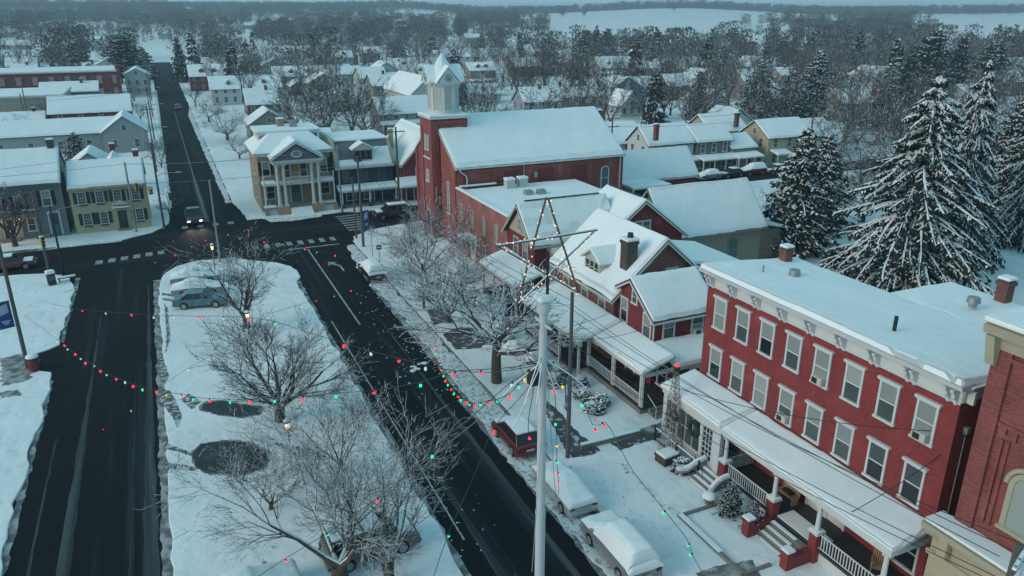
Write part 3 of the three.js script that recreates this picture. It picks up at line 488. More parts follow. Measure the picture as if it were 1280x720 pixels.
// --- brick building with arched windows at the south edge
{
  const t = thingW('brick_store', 'brick building with cream cornice, arched upper window and cream shopfront', 'building', [27.3, 0, -11]);
  mesh('wall', bx(27.3, 40, 0, 13.5, -16.15, -4), M.brickEdge, t);
  mesh('pilaster', [bx(27.14, 27.3, 5.6, 13.3, -16.2, -15.5)], M.brickEdge, t);
  for (const z of [-15.2, -14.95, -12.9, -12.65, -11.7]) mesh('brick_rib', bx(27.2, 27.3, 6.2, 9.9, z - 0.07, z + 0.07), M.brickEdge, t);
  mesh('corbel_table', Array.from({ length: 26 }, (_, i) => bx(27.18, 27.3, 10.1 - (i % 2) * 0.1, 10.4, -15.3 + i * 0.42, -15.1 + i * 0.42)), M.brickEdge, t);
  mesh('string_course', [bx(27.2, 27.3, 10.4, 10.52, -15.5, -4), bx(27.16, 27.3, 12.95, 13.1, -15.5, -4)], M.brickEdge, t);
  mesh('cornice', [extZ([[27.3, 13.3], [27.1, 13.32], [27.0, 13.8], [26.6, 13.95], [26.5, 14.3], [27.3, 14.35]], -16.4, -4), extX([[-16.15, 13.3], [-16.3, 13.8], [-16.55, 13.95], [-16.6, 14.3], [-16.15, 14.3]], 27.3, 40)], M.cream, t);
  mesh('bracket', extZ([[27.1, 12.6], [26.9, 12.7], [26.75, 13.3], [26.6, 13.9], [27.1, 13.9]], -16.3, -15.95), M.cream, t);
  mesh('roof_snow', [rbx(26.55, 40.2, 14.36, 14.62, -16.5, -4, 0.1)], M.snow, t);
  for (const z of [-13.9, -10.4, -7]) { addWin(t, 27.3, 6.5, z, 'w', 0.95, 2.3, { trim: M.cream, pane: M.curtain, arch: 1, t: 0.2 }); mesh('arch_hood', new THREE.TorusGeometry(0.78, 0.11, 5, 14, Math.PI).rotateY(-Math.PI / 2).translate(27.24, 8.35, z), M.cream, t); }
  for (const z of [-13.7, -10.2]) addWin(t, 27.3, 10.9, z, 'w', 1.05, 1.75, { trim: M.cream, pane: M.glass, t: 0.16 });
  mesh('shopfront', [bx(26.5, 27.3, 0, 5.0, -16.5, -4)], M.tanPaint, t);
  mesh('shop_cornice', [extZ([[27.2, 4.7], [26.5, 4.75], [26.35, 5.05], [26.15, 5.15], [26.1, 5.45], [27.3, 5.5]], -16.85, -4), bx(26.38, 26.5, 4.0, 4.2, -16.6, -4)], M.cream, t);
  for (const z of [-15.8, -12.4]) mesh('shop_bracket', rbx(26.1, 26.45, 4.35, 5.3, z - 0.2, z + 0.2, 0.05), M.tanPaint, t);
  mesh('shop_cornice_snow', rbx(26.15, 27.28, 5.505, 5.66, -16.8, -4, 0.06), M.snow, t);
  mesh('downpipe', tube([V(26.8, 4.6, -16.56), V(26.75, 3.5, -16.6), V(26.75, 0.2, -16.6)], 0.06, 6), M.cream, t);
  mesh('chimney', bx(33.5, 34.6, 13.5, 15.9, -16.1, -15.0), M.brickDark, t);
}
// --- small red house with gable to the street and wrap-round porch
{
  const t = thingW('small_red_house', 'small dark red gabled house with white wrap around porch', 'house', [28.4, 0, -41.5]);
  mesh('wall', extX([[-43.9, 0], [-39.3, 0], [-39.3, 5.7], [-42, 7.6], [-43.9, 6.5]].map(p => [p[0], p[1]]), 28.4, 33.6), M.brickDeep, t);
  mesh('roof', extX([[-43.9, 6.52], [-42, 7.62], [-38.95, 5.5], [-38.95, 5.63], [-42, 7.76], [-43.9, 6.64]], 28.05, 33.7), M.shingle, t);
  mesh('roof_snow', snowGrid(28.06, 33.68, -43.95, -38.95, (u, v) => v < -42 ? 7.77 + (v + 42) * 0.589 : 7.77 - (v + 42) * 0.7, 0.22, (u, v, y) => [u, y, v], 19, 0.1), M.snow, t);
  mesh('bargeboard', extX([[-43.9, 6.36], [-42, 7.46], [-38.97, 5.36], [-38.97, 5.5], [-42, 7.6], [-43.9, 6.5]], 28.0, 28.06), M.white, t);
  mesh('gutter', bx(28.05, 33.7, 5.38, 5.5, -38.96, -38.84), M.white, t);
  mesh('downpipe', bx(28.3, 28.38, 3.9, 5.4, -39.28, -39.2), M.white, t);
  addWin(t, 28.4, 4.05, -40.1, 'w', 0.8, 1.6, { trim: M.white, pane: M.glass2, pane2: M.blind }); addWin(t, 28.4, 4.2, -43.0, 'w', 0.75, 1.7, { trim: M.white, pane: M.glass, pane2: M.blind }); addWin(t, 28.4, 6.0, -41.75, 'w', 0.5, 0.85, { trim: M.white, pane: M.glass2 });
  addWin(t, 29.6, 4.1, -39.3, 's', 0.8, 1.45, { trim: M.white, pane: M.glass2, pane2: M.blind, ac: 0 }); addWin(t, 32.0, 4.0, -39.3, 's', 0.85, 1.45, { trim: M.white, pane: M.blind, pane2: M.glass2, ac: 1 });
  // porch roof: west run and south run
  shed(t, 25.85, 28.38, -36.7, -44.3, 3.25, 4.0, 'w', { snow: 0.2 });
  shed(t, 28.4, 32.6, -36.65, -39.28, 3.23, 3.98, 's', { snow: 0.19 });
  mesh('porch_floor', [bx(26, 28.4, 0.5, 0.68, -44.2, -36.9), bx(28.4, 29.8, 0.5, 0.68, -39.3, -36.9)], M.deck, t);
  mesh('porch_base', [bx(26.05, 28.4, 0.05, 0.5, -44.1, -37)], M.concrete, t);
  mesh('porch_beam', [bx(26.0, 26.2, 2.85, 3.12, -44.2, -36.8), bx(26.2, 32.5, 2.85, 3.1, -36.98, -36.8)], M.white, t);
  for (const z of [-44.0, -40.6, -37.1]) mesh('post', [bx(26.02, 26.16, 0.68, 2.85, z - 0.07, z + 0.07), bx(26.02, 26.16, 0.68, 2.85, z + 0.16, z + 0.26)], M.white, t);
  rail(t, V(26.1, 0, -43.9), V(26.1, 0, -40.7), 0.68, 0.8); rail(t, V(26.1, 0, -40.3), V(26.1, 0, -37.2), 0.68, 0.8);
  // glazed room on the south side
  mesh('glazed_room_wall', [bx(29.9, 32.4, 0, 1.0, -39.3, -37.0), bx(29.9, 32.4, 2.6, 2.85, -39.3, -37.0)], M.white, t);
  for (let i = 0; i < 4; i++) { mesh('post', bx(29.9 + i * 0.8, 30.02 + i * 0.8, 1.0, 2.6, -37.1, -37.0), M.white, t); if (i < 3) mesh('pane', bx(30.02 + i * 0.8, 30.7 + i * 0.8, 1.0, 2.6, -37.08, -37.06), M.glass, t); }
  mesh('pane', bx(29.92, 29.94, 1.0, 2.6, -39.2, -37.1), M.glass2, t);
  door(t, 28.4, 0.68, -41.8, 'w', 0.95, 2.1, M.greenDark); addWin(t, 28.4, 1.3, -40.2, 'w', 0.85, 1.5, { trim: M.white, pane: M.glass }); addWin(t, 28.4, 1.3, -38, 'w', 0.9, 1.5, { trim: M.white, pane: M.glass });
  for (let i = 0; i < 3; i++) mesh('step', bx(26.6, 28.0, 0.1, 0.5 - 0.15 * i, -36.9 + 0.3 * i, -36.6 + 0.3 * i), M.concrete, t);
  for (const x of [26.55, 28.0]) mesh('handrail', [bar(V(x, 1.5, -36.95), V(x, 1.0, -35.9), 0.03, 5), bar(V(x, 0.1, -35.9), V(x, 1.0, -35.9), 0.03, 5)], M.white, t);
}
// --- brown brick house with triple-window dormer
{
  const t = thingW('brick_dormer_house', 'brown brick house with steep snowy roof, dormer and dark chimney', 'house', [32, 0, -48.6]);
  gableBody(t, 28.1, 36.3, -44, -53.2, 5.9, 3.6, 'z', { wall: M.brickBrown, trim: M.offwhite, ov: 0.45, ovg: 0.45, snow: 0.24 });
  addWin(t, 33.0, 6.3, -44, 's', 0.9, 0.9, { trim: M.offwhite, pane: M.glass2 });
  for (const z of [-45.6, -48.2, -51.2]) addWin(t, 28.1, 4.25, z, 'w', 0.85, 1.3, { trim: M.offwhite, pane: M.glass2, pane2: M.blind });
  const d = part('dormer', [28.5, 6.1, -47.9], t); // faces west
  const q = (pts, a, b, bev) => extX(pts, a, b, bev);
  mesh('dormer_wall', q([[-1.15, 0], [1.15, 0], [1.15, 1.3], [0, 2.0], [-1.15, 1.3]], 0, 2.4), M.offwhite, d);
  mesh('dormer_roof', q(pitch(2.3, 1.3, 0.7, 0.3, 0.01, 0.1), -0.3, 2.6), M.offwhite, d); mesh('dormer_snow', q(pitch(2.3, 1.3, 0.7, 0.28, 0.115, 0.22, true), -0.28, 3.4, 0.04), M.snow, d);
  for (let i = -1; i <= 1; i++) { const w = winProto(0.5, 0.95, { trim: M.offwhite, pane: M.glass }).clone(); w.position.set(0, 0.22, i * 0.68); w.rotation.y = -Math.PI / 2; d.add(w); }
  const ch = mesh('chimney', [bx(29.35, 30.25, 6.5, 9.55, -45.4, -44.5), bx(29.28, 30.32, 9.3, 9.5, -45.47, -44.43)], M.brickDark, t); mesh('chimney_snow', rbx(29.25, 30.35, 9.552, 9.75, -45.5, -44.4, 0.08), M.snow, t); mesh('chimney_pot', cyl(0.24, 0.2, 0.35, 29.85, 9.74, -44.95, 8), M.darkMetal, t);
  shed(t, 24.6, 28.08, -42.9, -52.6, 3.2, 4.25, 'w', { snow: 0.2 });
  mesh('porch_floor', bx(24.9, 28.1, 0.4, 0.58, -52.4, -44.4), M.deck, t); mesh('porch_beam', bx(24.8, 25.0, 2.8, 3.06, -52.5, -43), M.white, t);
  for (const z of [-52.2, -49, -46.2, -43.3]) mesh('post', bx(24.82, 24.98, 0.1, 2.8, z - 0.08, z + 0.08), M.white, t);
  rail(t, V(24.9, 0, -52), V(24.9, 0, -46.3), 0.58, 0.8); addWin(t, 28.1, 1.2, -46.5, 'w', 1.2, 1.6, { trim: M.white, pane: M.glass }); addWin(t, 28.1, 1.2, -51, 'w', 1.0, 1.6, { trim: M.white, pane: M.glass }); door(t, 28.1, 0.58, -48.9, 'w', 1, 2.1, M.greenDark);
  mesh('rear_addition', bx(36.3, 42.4, 0, 5.2, -53.6, -47), M.brickBrown, t); mesh('addition_snow', extZ([[36.3, 6.3], [42.8, 5.25], [42.8, 5.5], [36.4, 6.6]], -54, -46.8, 0.06), M.snow, t); mesh('addition_roof', extZ([[36.3, 5.2], [42.7, 5.2], [36.3, 6.29]], -53.9, -46.9), M.shingle, t);
}
// --- victorian house: cream gable, bay, rear red gable
{
  const t = thingW('victorian_house', 'victorian brick house with cream street gable, bay and rear cross gable', 'house', [33, 0, -60]);
  gableBody(t, 28.2, 36.5, -57.4, -63.0, 6.2, 2.8, 'x', { wall: M.brickDeep, trim: M.offwhite, ov: 0.4, ovg: 0.5, snow: 0.22 });
  mesh('gable_panel', extX([[-2.5, 6.25], [2.5, 6.25], [0, 8.75]], 28.1, 28.19).translate(0, 0, -60.2), M.cream, t);
  addWin(t, 28.1, 6.7, -60.2, 'w', 0.7, 1.0, { trim: M.offwhite, pane: M.blind });
  addWin(t, 28.2, 4.2, -61.2, 'w', 0.9, 1.5, { trim: M.offwhite, pane: M.glass2 }); addWin(t, 28.2, 4.2, -59.2, 'w', 0.9, 1.5, { trim: M.offwhite, pane: M.glass2, pane2: M.blind });
  // bay on the south side
  mesh('bay_wall', sheet([[29.4, -57.4], [29.9, -56.1], [32.2, -56.1], [32.8, -57.4]], 5.7, 5.7), M.offwhite, t);
  for (const [x, z, f, w] of [[31.05, -56.1, 's', 1.2], [29.65, -56.75, -Math.PI / 2 + 0.37, 0.8]]) addWin(t, x, 3.9, z, f, w, 1.35, { trim: M.offwhite, pane: M.tealGlass, pane2: M.blind });
  gableBody(t, 34.2, 43.2, -56.4, -62.6, 5.6, 3.5, 'z', { wall: M.brickDeep, trim: M.offwhite, ov: 0.35, ovg: 0.4, snow: 0.24 });
  addWin(t, 38.2, 6.2, -56.4, 's', 0.7, 1.0, { trim: M.white, pane: M.glass2 }); addWin(t, 39.1, 6.2, -56.4, 's', 0.7, 1.0, { trim: M.white, pane: M.glass2 });
  mesh('ridge_tiles', [bx(28.5, 36.2, 9.28, 9.36, -60.26, -60.1), bx(38.62, 38.8, 9.38, 9.48, -62.4, -57)], M.darkMetal, t);
  shed(t, 25.3, 28.18, -55.2, -63.2, 3.2, 4.1, 'w', { snow: 0.2 });
  mesh('porch_floor', bx(25.5, 28.2, 0.4, 0.58, -63, -55.4), M.deck, t); mesh('porch_beam', bx(25.45, 25.65, 2.8, 3.06, -63, -55.3), M.white, t);
  for (const z of [-62.8, -60.3, -57.9, -55.5]) mesh('post', bx(25.46, 25.62, 0.1, 2.8, z - 0.08, z + 0.08), M.white, t);
  door(t, 28.2, 0.58, -59.2, 'w', 1, 2.1, M.black); addWin(t, 28.2, 1.2, -61.6, 'w', 1.0, 1.6, { trim: M.white, pane: M.glass });
}
// --- long flat-roofed brick building beside the church
{
  const t = thingW('flat_roof_brick_building', 'two storey pinkish brick building with flat snowy roof beside the church', 'building', [35, 0, -70]);
  mesh('wall', bx(28.3, 43, 0, 6.75, -77.2, -63.4), M.brickPink, t);
  mesh('parapet', [bx(28.3, 28.6, 6.75, 7.05, -77.2, -63.4), bx(28.6, 36, 6.75, 7.2, -77.2, -76.9), bx(28.6, 41, 6.75, 6.95, -63.7, -63.4)], M.brickPink, t);
  mesh('roof_snow', snowGrid(28.6, 43, -76.88, -63.72, () => 6.755, 0.24, (u, v, y) => [u, y, v], 12, 0), M.snow, t); mesh('parapet_snow', [rbx(28.22, 28.66, 7.052, 7.24, -77.25, -63.35, 0.07), rbx(28.7, 33, 7.202, 7.35, -77.3, -76.85, 0.05)], M.snow, t);
  mesh('flashing', [bx(29.5, 35, 6.98, 7.19, -76.88, -76.84)], M.black, t);
  for (const [z, h] of [[-75.6, 1.7], [-72.4, 1.7], [-69.2, 1.7], [-66, 1.7]]) addWin(t, 28.3, 3.9, z, 'w', 0.7, h, { trim: M.cream, pane: M.blind });
  for (const z of [-75.6, -69.2, -66]) addWin(t, 28.3, 0.9, z, 'w', 0.8, 1.7, { trim: M.cream, pane: M.glass2 });
  door(t, 28.3, 0.15, -72.2, 'w', 1.1, 2.2, M.white); mesh('canopy', bx(26.9, 28.3, 2.7, 2.86, -73.4, -71), M.white, t); mesh('canopy_snow', rbx(26.85, 28.28, 2.862, 3.12, -73.45, -70.95, 0.08), M.snow, t);
  for (const z of [-73.2, -71.2]) mesh('post', bx(27.0, 27.12, 0.1, 2.7, z - 0.06, z + 0.06), M.white, t);
  for (const [x, z] of [[33.9, -75.4], [35.5, -75.5]]) { const a = mesh('condenser', rbx(x - 0.5, x + 0.5, 7.0, 7.9, z - 0.45, z + 0.45, 0.04), M.offwhite, t); mesh('grille', bx(x - 0.05, x + 0.38, 7.15, 7.75, z + 0.45, z + 0.47), M.black, a); mesh('unit_snow', rbx(x - 0.55, x + 0.55, 7.9, 8.12, z - 0.5, z + 0.5, 0.08), M.snow, t); }
  for (const [x, z] of [[34.4, -71.6], [35.8, -71.4]]) mesh('roof_vent', [rbx(x - 0.45, x + 0.45, 6.98, 7.45, z - 0.4, z + 0.4, 0.08)], M.metal, t);
}
// --- church with square brick tower and white octagonal belfry
{
  const t = thingW('brick_church', 'red brick church with square tower and white octagonal clock belfry', 'church', [38, 0, -84.7]);
  const X0 = 28.5;
  gableBody(t, X0, 49.8, -77.6, -91.8, 9.3, 4.5, 'x', { wall: M.brickChurch, trim: M.white, ov: 0.3, ovg: 0.15, snow: 0.26 });
  // pilasters and arched recesses along the south wall
  for (let i = 0; i < 6; i++) mesh('pilaster', bx(28.6 + i * 4.12, 29.2 + i * 4.12, 0, 8.9, -77.6, -77.42), M.brickChurch, t);
  mesh('corbel_course', bx(28.6, 49.8, 8.5, 8.9, -77.6, -77.46), M.brickChurch, t);
  for (const x of [35.2, 39.5, 43.8]) mesh('boarded_window', [bx(x - 0.95, x + 0.95, 6.6, 8.3, -77.6, -77.53)], M.redPanel, t);
  addWin(t, 47.4, 5.3, -77.6, 's', 0.9, 2.6, { trim: M.white, pane: M.tealGlass, arch: 1 });
  mesh('downpipe', [tube([V(28.75, 9.15, -77.3), V(28.9, 8.8, -77.2), V(29.6, 8.2, -77.35), V(29.6, 6.9, -77.35)], 0.07, 6), bx(49.3, 49.42, 5.0, 9.2, -77.5, -77.38), bx(36.6, 36.66, 7, 9.1, -77.5, -77.44)], M.white, t);
  mesh('service_box', rbx(37.9, 38.3, 7.4, 8.1, -77.6, -77.35, 0.03), M.metal, t);
  // west front
  for (const z of [-80.2, -89.2]) { addWin(t, X0, 3.6, z, 'w', 0.55, 3.6, { trim: M.white, pane: M.blind, arch: 1 }); addWin(t, X0, 0.6, z, 'w', 0.7, 1.5, { trim: M.white, pane: M.glass2, arch: 1 }); }
  mesh('pilaster', [bx(X0 - 0.15, X0, 0, 9.2, -78.3, -77.6), bx(X0 - 0.15, X0, 0, 9.2, -91.8, -91.1)], M.brickChurch, t);
  const T = [X0 - 0.9, 31.9, -86.7, -82.7];
  const tw = mesh('tower', [bx(T[0], T[1], 0, 13.9, T[2], T[3]), bx(T[0] - 0.12, T[0], 0, 13.7, T[2], T[2] + 0.7), bx(T[0] - 0.12, T[0], 0, 13.7, T[3] - 0.7, T[3]), bx(T[0] - 0.12, T[0], 12.9, 13.7, T[2] + 0.7, T[3] - 0.7), bx(T[0] + 0.1, T[0] + 0.7, 0, 13.7, T[3], T[3] + 0.12), bx(T[1] - 0.7, T[1] - 0.1, 12, 13.7, T[3], T[3] + 0.12), bx(T[0] + 0.7, T[1] - 0.7, 13.3, 13.7, T[3], T[3] + 0.12)], M.brickChurch, t);
  mesh('corbel_table', Array.from({ length: 8 }, (_, i) => bx(T[0] + 0.9 + i * 0.36, T[0] + 1.1 + i * 0.36, 12.8, 13.3, T[3], T[3] + 0.1)), M.brickChurch, t);
  mesh('tower_band', [bx(T[0] - 0.08, T[0] - 0.002, 9.2, 9.4, T[2] + 0.7, T[3] - 0.7)], M.white, t);
  addWin(t, T[0], 10.3, -85.15, 'w', 0.3, 1.6, { trim: M.white, pane: M.curtain, arch: 1 }); addWin(t, T[0], 10.3, -84.25, 'w', 0.3, 1.6, { trim: M.white, pane: M.curtain, arch: 1 });
  addWin(t, T[0], 6.6, -84.7, 'w', 0.9, 1.3, { trim: M.white, pane: M.curtain, arch: 1 });
  const dr = part('door', [T[0], 0.1, -84.7], t, -Math.PI / 2); { const s = new THREE.Shape(); s.moveTo(-0.85, 0); s.lineTo(0.85, 0); s.lineTo(0.85, 2.3); s.absarc(0, 2.3, 0.85, 0, Math.PI, false); const h = new THREE.Path(); h.moveTo(-0.7, 0.02); h.lineTo(0.7, 0.02); h.lineTo(0.7, 2.3); h.absarc(0, 2.3, 0.7, 0, Math.PI, false); const s2 = new THREE.Shape(); s2.moveTo(-0.7, 0); s2.lineTo(0.7, 0); s2.lineTo(0.7, 2.3); s2.absarc(0, 2.3, 0.7, 0, Math.PI, false); s.holes.push(h); mesh('door_frame', new THREE.ExtrudeGeometry(s, { depth: 0.14, bevelEnabled: false }), M.white, dr); mesh('door_leaf', new THREE.ExtrudeGeometry(s2, { depth: 0.05, bevelEnabled: false }), M.redPanel, dr); }
  mesh('tower_roof', [bx(T[0] - 0.3, T[1] + 0.2, 13.9, 14.1, T[2] - 0.25, T[3] + 0.3)], M.white, t);
  mesh('tower_snow', rbx(T[0] - 0.3, T[1] + 0.2, 14.102, 14.35, T[2] - 0.25, T[3] + 0.3, 0.1), M.snow, t);
  // belfry
  const bcx = (T[0] + T[1]) / 2, bcz = (T[2] + T[3]) / 2, b = part('belfry', [bcx, 14.3, bcz], t);
  const oct = r => new THREE.CylinderGeometry(r, r, 1, 8).rotateY(Math.PI / 8);
  mesh('drum', [oct(1.78).scale(1, 3.3, 1).translate(0, 1.65, 0), oct(1.95).scale(1, 0.25, 1).translate(0, 0.12, 0), oct(2.0).scale(1, 0.2, 1).translate(0, 3.2, 0), oct(2.2).scale(1, 0.16, 1).translate(0, 3.42, 0), ...Array.from({ length: 24 }, (_, i) => bx(-0.05, 0.05, 3.12, 3.34, 1.9, 2.05).rotateY(i / 24 * 6.283))], M.white, b);
  for (let i = 0; i < 8; i++) { const a = i * Math.PI / 4; const l = [bx(-0.42, 0.42, 0.5, 2.85, 1.62, 1.67)]; for (let k = 0; k < 11; k++) l.push(new THREE.BoxGeometry(0.8, 0.05, 0.12).rotateX(0.6).translate(0, 0.6 + k * 0.21, 1.68)); mesh('louvre', l.map(g => g.rotateY(a)), M.offwhite, b); mesh('louvre_frame', [bx(-0.5, -0.42, 0.45, 2.9, 1.62, 1.73), bx(0.42, 0.5, 0.45, 2.9, 1.62, 1.73), bx(-0.5, 0.5, 2.9, 3.0, 1.62, 1.73)].map(g => g.rotateY(a)), M.white, b); }
  for (let i = 0; i < 4; i++) { const a = i * Math.PI / 2, gz = 1.75;
    mesh('gablet', ext([[-1.25, 3.5], [1.25, 3.5], [0, 5.1]], 1.5, 0).translate(0, 0, gz - 1.2).rotateY(a), M.white, b);
    mesh('gablet_snow', [ext([[-1.45, 3.5], [0, 5.2], [1.45, 3.5], [1.45, 3.66], [0, 5.4], [-1.45, 3.66]], 2.0, 0.03).translate(0, 0, gz - 1.6).rotateY(a)], M.snow, b);
    const f = mesh('clock_face', new THREE.CylinderGeometry(0.46, 0.46, 0.05, 20).rotateX(Math.PI / 2).translate(0, 4.05, gz + 0.32).rotateY(a), M.curtain, b); mesh('clock_rim', new THREE.TorusGeometry(0.48, 0.05, 5, 20).translate(0, 4.05, gz + 0.34).rotateY(a), M.offwhite, f);
    mesh('clock_hand', [bx(-0.03, 0.03, 0, 0.27, 0, 0.02).rotateZ(2.6).translate(0, 4.05, gz + 0.36).rotateY(a), bx(-0.02, 0.02, 0, 0.38, 0, 0.02).rotateZ(-2.7).translate(0, 4.05, gz + 0.385).rotateY(a)], M.black, f); }
  mesh('spire', new THREE.CylinderGeometry(0.04, 2.0, 3.0, 8).rotateY(Math.PI / 8).translate(0, 5.0, 0), M.slate, b); mesh('spire_snow', new THREE.CylinderGeometry(0.06, 2.06, 3.1, 8).rotateY(Math.PI / 8).translate(0, 5.08, 0), M.snow, b);
  mesh('chimney', bx(51.0, 51.8, 4, 13.4, -86.6, -85.8), M.brickRow, t); mesh('chimney_snow', rbx(50.98, 51.82, 13.4, 13.52, -86.62, -85.78, 0.05), M.snow, t);
}
// --- buildings behind
{
  const t = thingW('red_annex', 'low dark red annex with sloping snow roof behind the church', 'building', [62, 0, -90]);
  gableBody(t, 55.8, 68.6, -87.4, -93.0, 3.7, 3.2, 'x', { wall: M.brickDeep, trim: M.offwhite, ov: 0.4, ovg: 0.3 }); addWin(t, 55.8, 2.6, -89, 'w', 0.8, 1.2, { ...WT, simple: 1 });
  mesh('lean_to_wall', bx(55.9, 61, 0, 2.8, -87.4, -84.6), M.brickDeep, t); shed(t, 55.6, 61.4, -84.3, -87.3, 2.9, 3.5, 's', { mat: M.offwhite });
  const s = thingW('glazed_shelter', 'small white glazed lean-to with flat snowy roof behind the church', 'outbuilding', [54.5, 0, -78.5]);
  mesh('wall', bx(51.8, 57.2, 0, 3.4, -80, -78), M.white, s); mesh('post', [bx(51.8, 52, 3.4, 4.6, -78.2, -78), bx(54.4, 54.55, 3.4, 4.6, -78.2, -78), bx(57, 57.2, 3.4, 4.6, -78.2, -78)], M.white, s); mesh('pane', bx(52, 57, 3.4, 4.6, -78.16, -78.1), M.glass, s); mesh('side_pane', bx(51.82, 51.9, 3.4, 4.6, -80, -78.2), M.blind, s); mesh('roof', bx(51.6, 57.4, 4.6, 4.72, -80.4, -77.8), M.white, s); mesh('roof_snow', rbx(51.6, 57.4, 4.722, 4.95, -80.4, -77.8, 0.08), M.snow, s);
  const h = thingW('beige_hall', 'beige hall with large steep snow roof and arched teal window', 'building', [50, 0, -62]);
  gableBody(h, 43.6, 55.2, -58.9, -65.7, 4.6, 3.9, 'x', { wall: M.beige, trim: M.taupe, ov: 0.4, ovg: 0.5, snow: 0.26 });
  addWin(h, 51.6, 1.0, -58.9, 's', 1.15, 2.5, { trim: M.beige, pane: M.tealGlass, arch: 1 }); addWin(h, 47, 1.0, -58.9, 's', 1.15, 2.5, { trim: M.beige, pane: M.tealGlass, arch: 1 });
  mesh('side_addition', bx(55.2, 58.5, 0, 3.6, -65, -59.6), M.taupe, h); mesh('addition_snow', extZ([[55.2, 4.4], [58.9, 3.6], [58.9, 3.85], [55.25, 4.7]], -65.2, -59.4, 0.05), M.snow, h); mesh('addition_roof', extZ([[55.2, 3.61], [58.7, 3.61], [55.2, 4.39]], -65.1, -59.5), M.shingle, h);
}

// ================================================================ BUILDINGS across the cross street
{ // yellow house
  const t = thingW('yellow_house', 'yellow two storey house with dark green shutters and pedimented green door', 'house', [-7.1, 0, -105]);
  gableBody(t, -11.2, -3.0, -102, -108.6, 5.75, 2.35, 'x', { wall: M.yellow, trim: M.cream, ov: 0.3, ovg: 0.12, snow: 0.22 });
  const o = { trim: M.offwhite, pane: M.glass2, shut: M.greenDark, grid: 3 };
  for (const x of [-10.0, -8.1, -6.2, -4.2]) { addWin(t, x, 3.75, -102, 's', 0.72, 1.3, o); mesh('window_box', bx(x - 0.45, x + 0.45, 3.5, 3.64, -102, -101.75), M.greenDark, t); mesh('cornice_bracket', bx(x + 0.7, x + 0.86, 5.3, 5.7, -102, -101.8), M.yellow, t); }
  for (const x of [-9.8, -8.0, -4.1]) { addWin(t, x, 1.15, -102, 's', 0.72, 1.35, o); mesh('window_box', bx(x - 0.45, x + 0.45, 0.9, 1.04, -102, -101.75), M.greenDark, t); }
  door(t, -6.0, 0.35, -102, 's', 1.0, 2.2, M.greenDark, M.cream); mesh('step', bx(-6.7, -5.3, 0.05, 0.35, -102, -101.4), M.concrete, t);
  mesh('door_pediment', ext([[-0.95, 0], [0.95, 0], [0, 0.55]], 0.5).translate(-6, 3.35, -101.99), M.offwhite, t); mesh('pediment_snow', [rbx(-7.0, -5.0, 2.95, 3.1, -102, -101.4, 0.05)], M.snow, t);
  chimney(t, -3.6, -106.5, 7.2, 9.0, 0.6, M.brickDeep); gableBody(t, -8.6, -4.4, -108.6, -114, 5.2, 2.6, 'z', { wall: M.yellow, trim: M.cream, ov: 0.25, ovg: 0.12 });
}
{ // grey house
  const t = thingW('grey_house', 'dark grey rendered two storey house with arched dormer window and lit doorway', 'house', [-18, 0, -105.5]);
  gableBody(t, -25, -11.9, -102, -110.6, 6.6, 3.2, 'x', { wall: M.greyStone, trim: M.shutterGrey, ov: 0.3, ovg: 0.12, snow: 0.22 });
  for (const [x, y, h] of [[-13.6, 3.9, 1.7], [-16.4, 3.7, 1.5], [-18.6, 3.7, 1.5], [-21, 3.7, 1.5]]) addWin(t, x, y, -102, 's', 0.8, h, { trim: M.white, pane: M.glass2, pane2: M.blind, shut: M.black });
  addWin(t, -15.6, 1.1, -102, 's', 0.7, 1.4, { trim: M.white, pane: M.glass2, shut: M.shutterGrey }); addWin(t, -20.6, 1.1, -102, 's', 0.8, 1.4, { trim: M.white, pane: M.glass2 });
  door(t, -13.2, 0.3, -102, 's', 1.0, 2.7, M.tealSiding); door(t, -17.9, 0.4, -102, 's', 1.1, 2.2, M.greenDark);
  mesh('door_surround', [bx(-19.3, -18.65, 0.3, 3.1, -102, -101.9), bx(-17.2, -16.6, 0.3, 3.1, -102, -101.9)], M.cream, t); mesh('belt_course', bx(-25, -14.6, 3.25, 3.5, -102, -101.88), M.shutterGrey, t); mesh('belt_snow', rbx(-24.9, -14.7, 3.502, 3.6, -102, -101.85, 0.03), M.snow, t);
  mesh('step', [bx(-18.9, -16.9, 0.05, 0.4, -102, -101.1), bx(-15.3, -13.9, 0.05, 0.6, -102, -101.4)], M.concrete, t);
  chimney(t, -12.6, -106.3, 8.8, 10.9, 0.7, M.brickDark);
}
for (const x of [-19.0, -16.75]) { // lit sconces beside the doorway
  const t = thing('wall_lantern', 'lit warm wall lantern beside the grey house doorway', 'lantern', [x, 2.75, -101.75], 0, 'lanterns beside the doorway of the grey house');
  mesh('bracket', [bx(-0.05, 0.05, -0.1, 0.1, -0.15, 0.0)], M.black, t); mesh('lamp_glass', [rbx(-0.1, 0.1, -0.2, 0.14, 0.0, 0.2, 0.04)], M.lampGlobe, t); mesh('cap', new THREE.ConeGeometry(0.16, 0.14, 6).translate(0, 0.22, 0.1), M.black, t);
  const l = new THREE.PointLight(0xffb870, 1.0, 12); l.position.set(x, 2.7, -101.3); l.castShadow = true; scene.add(l);
}
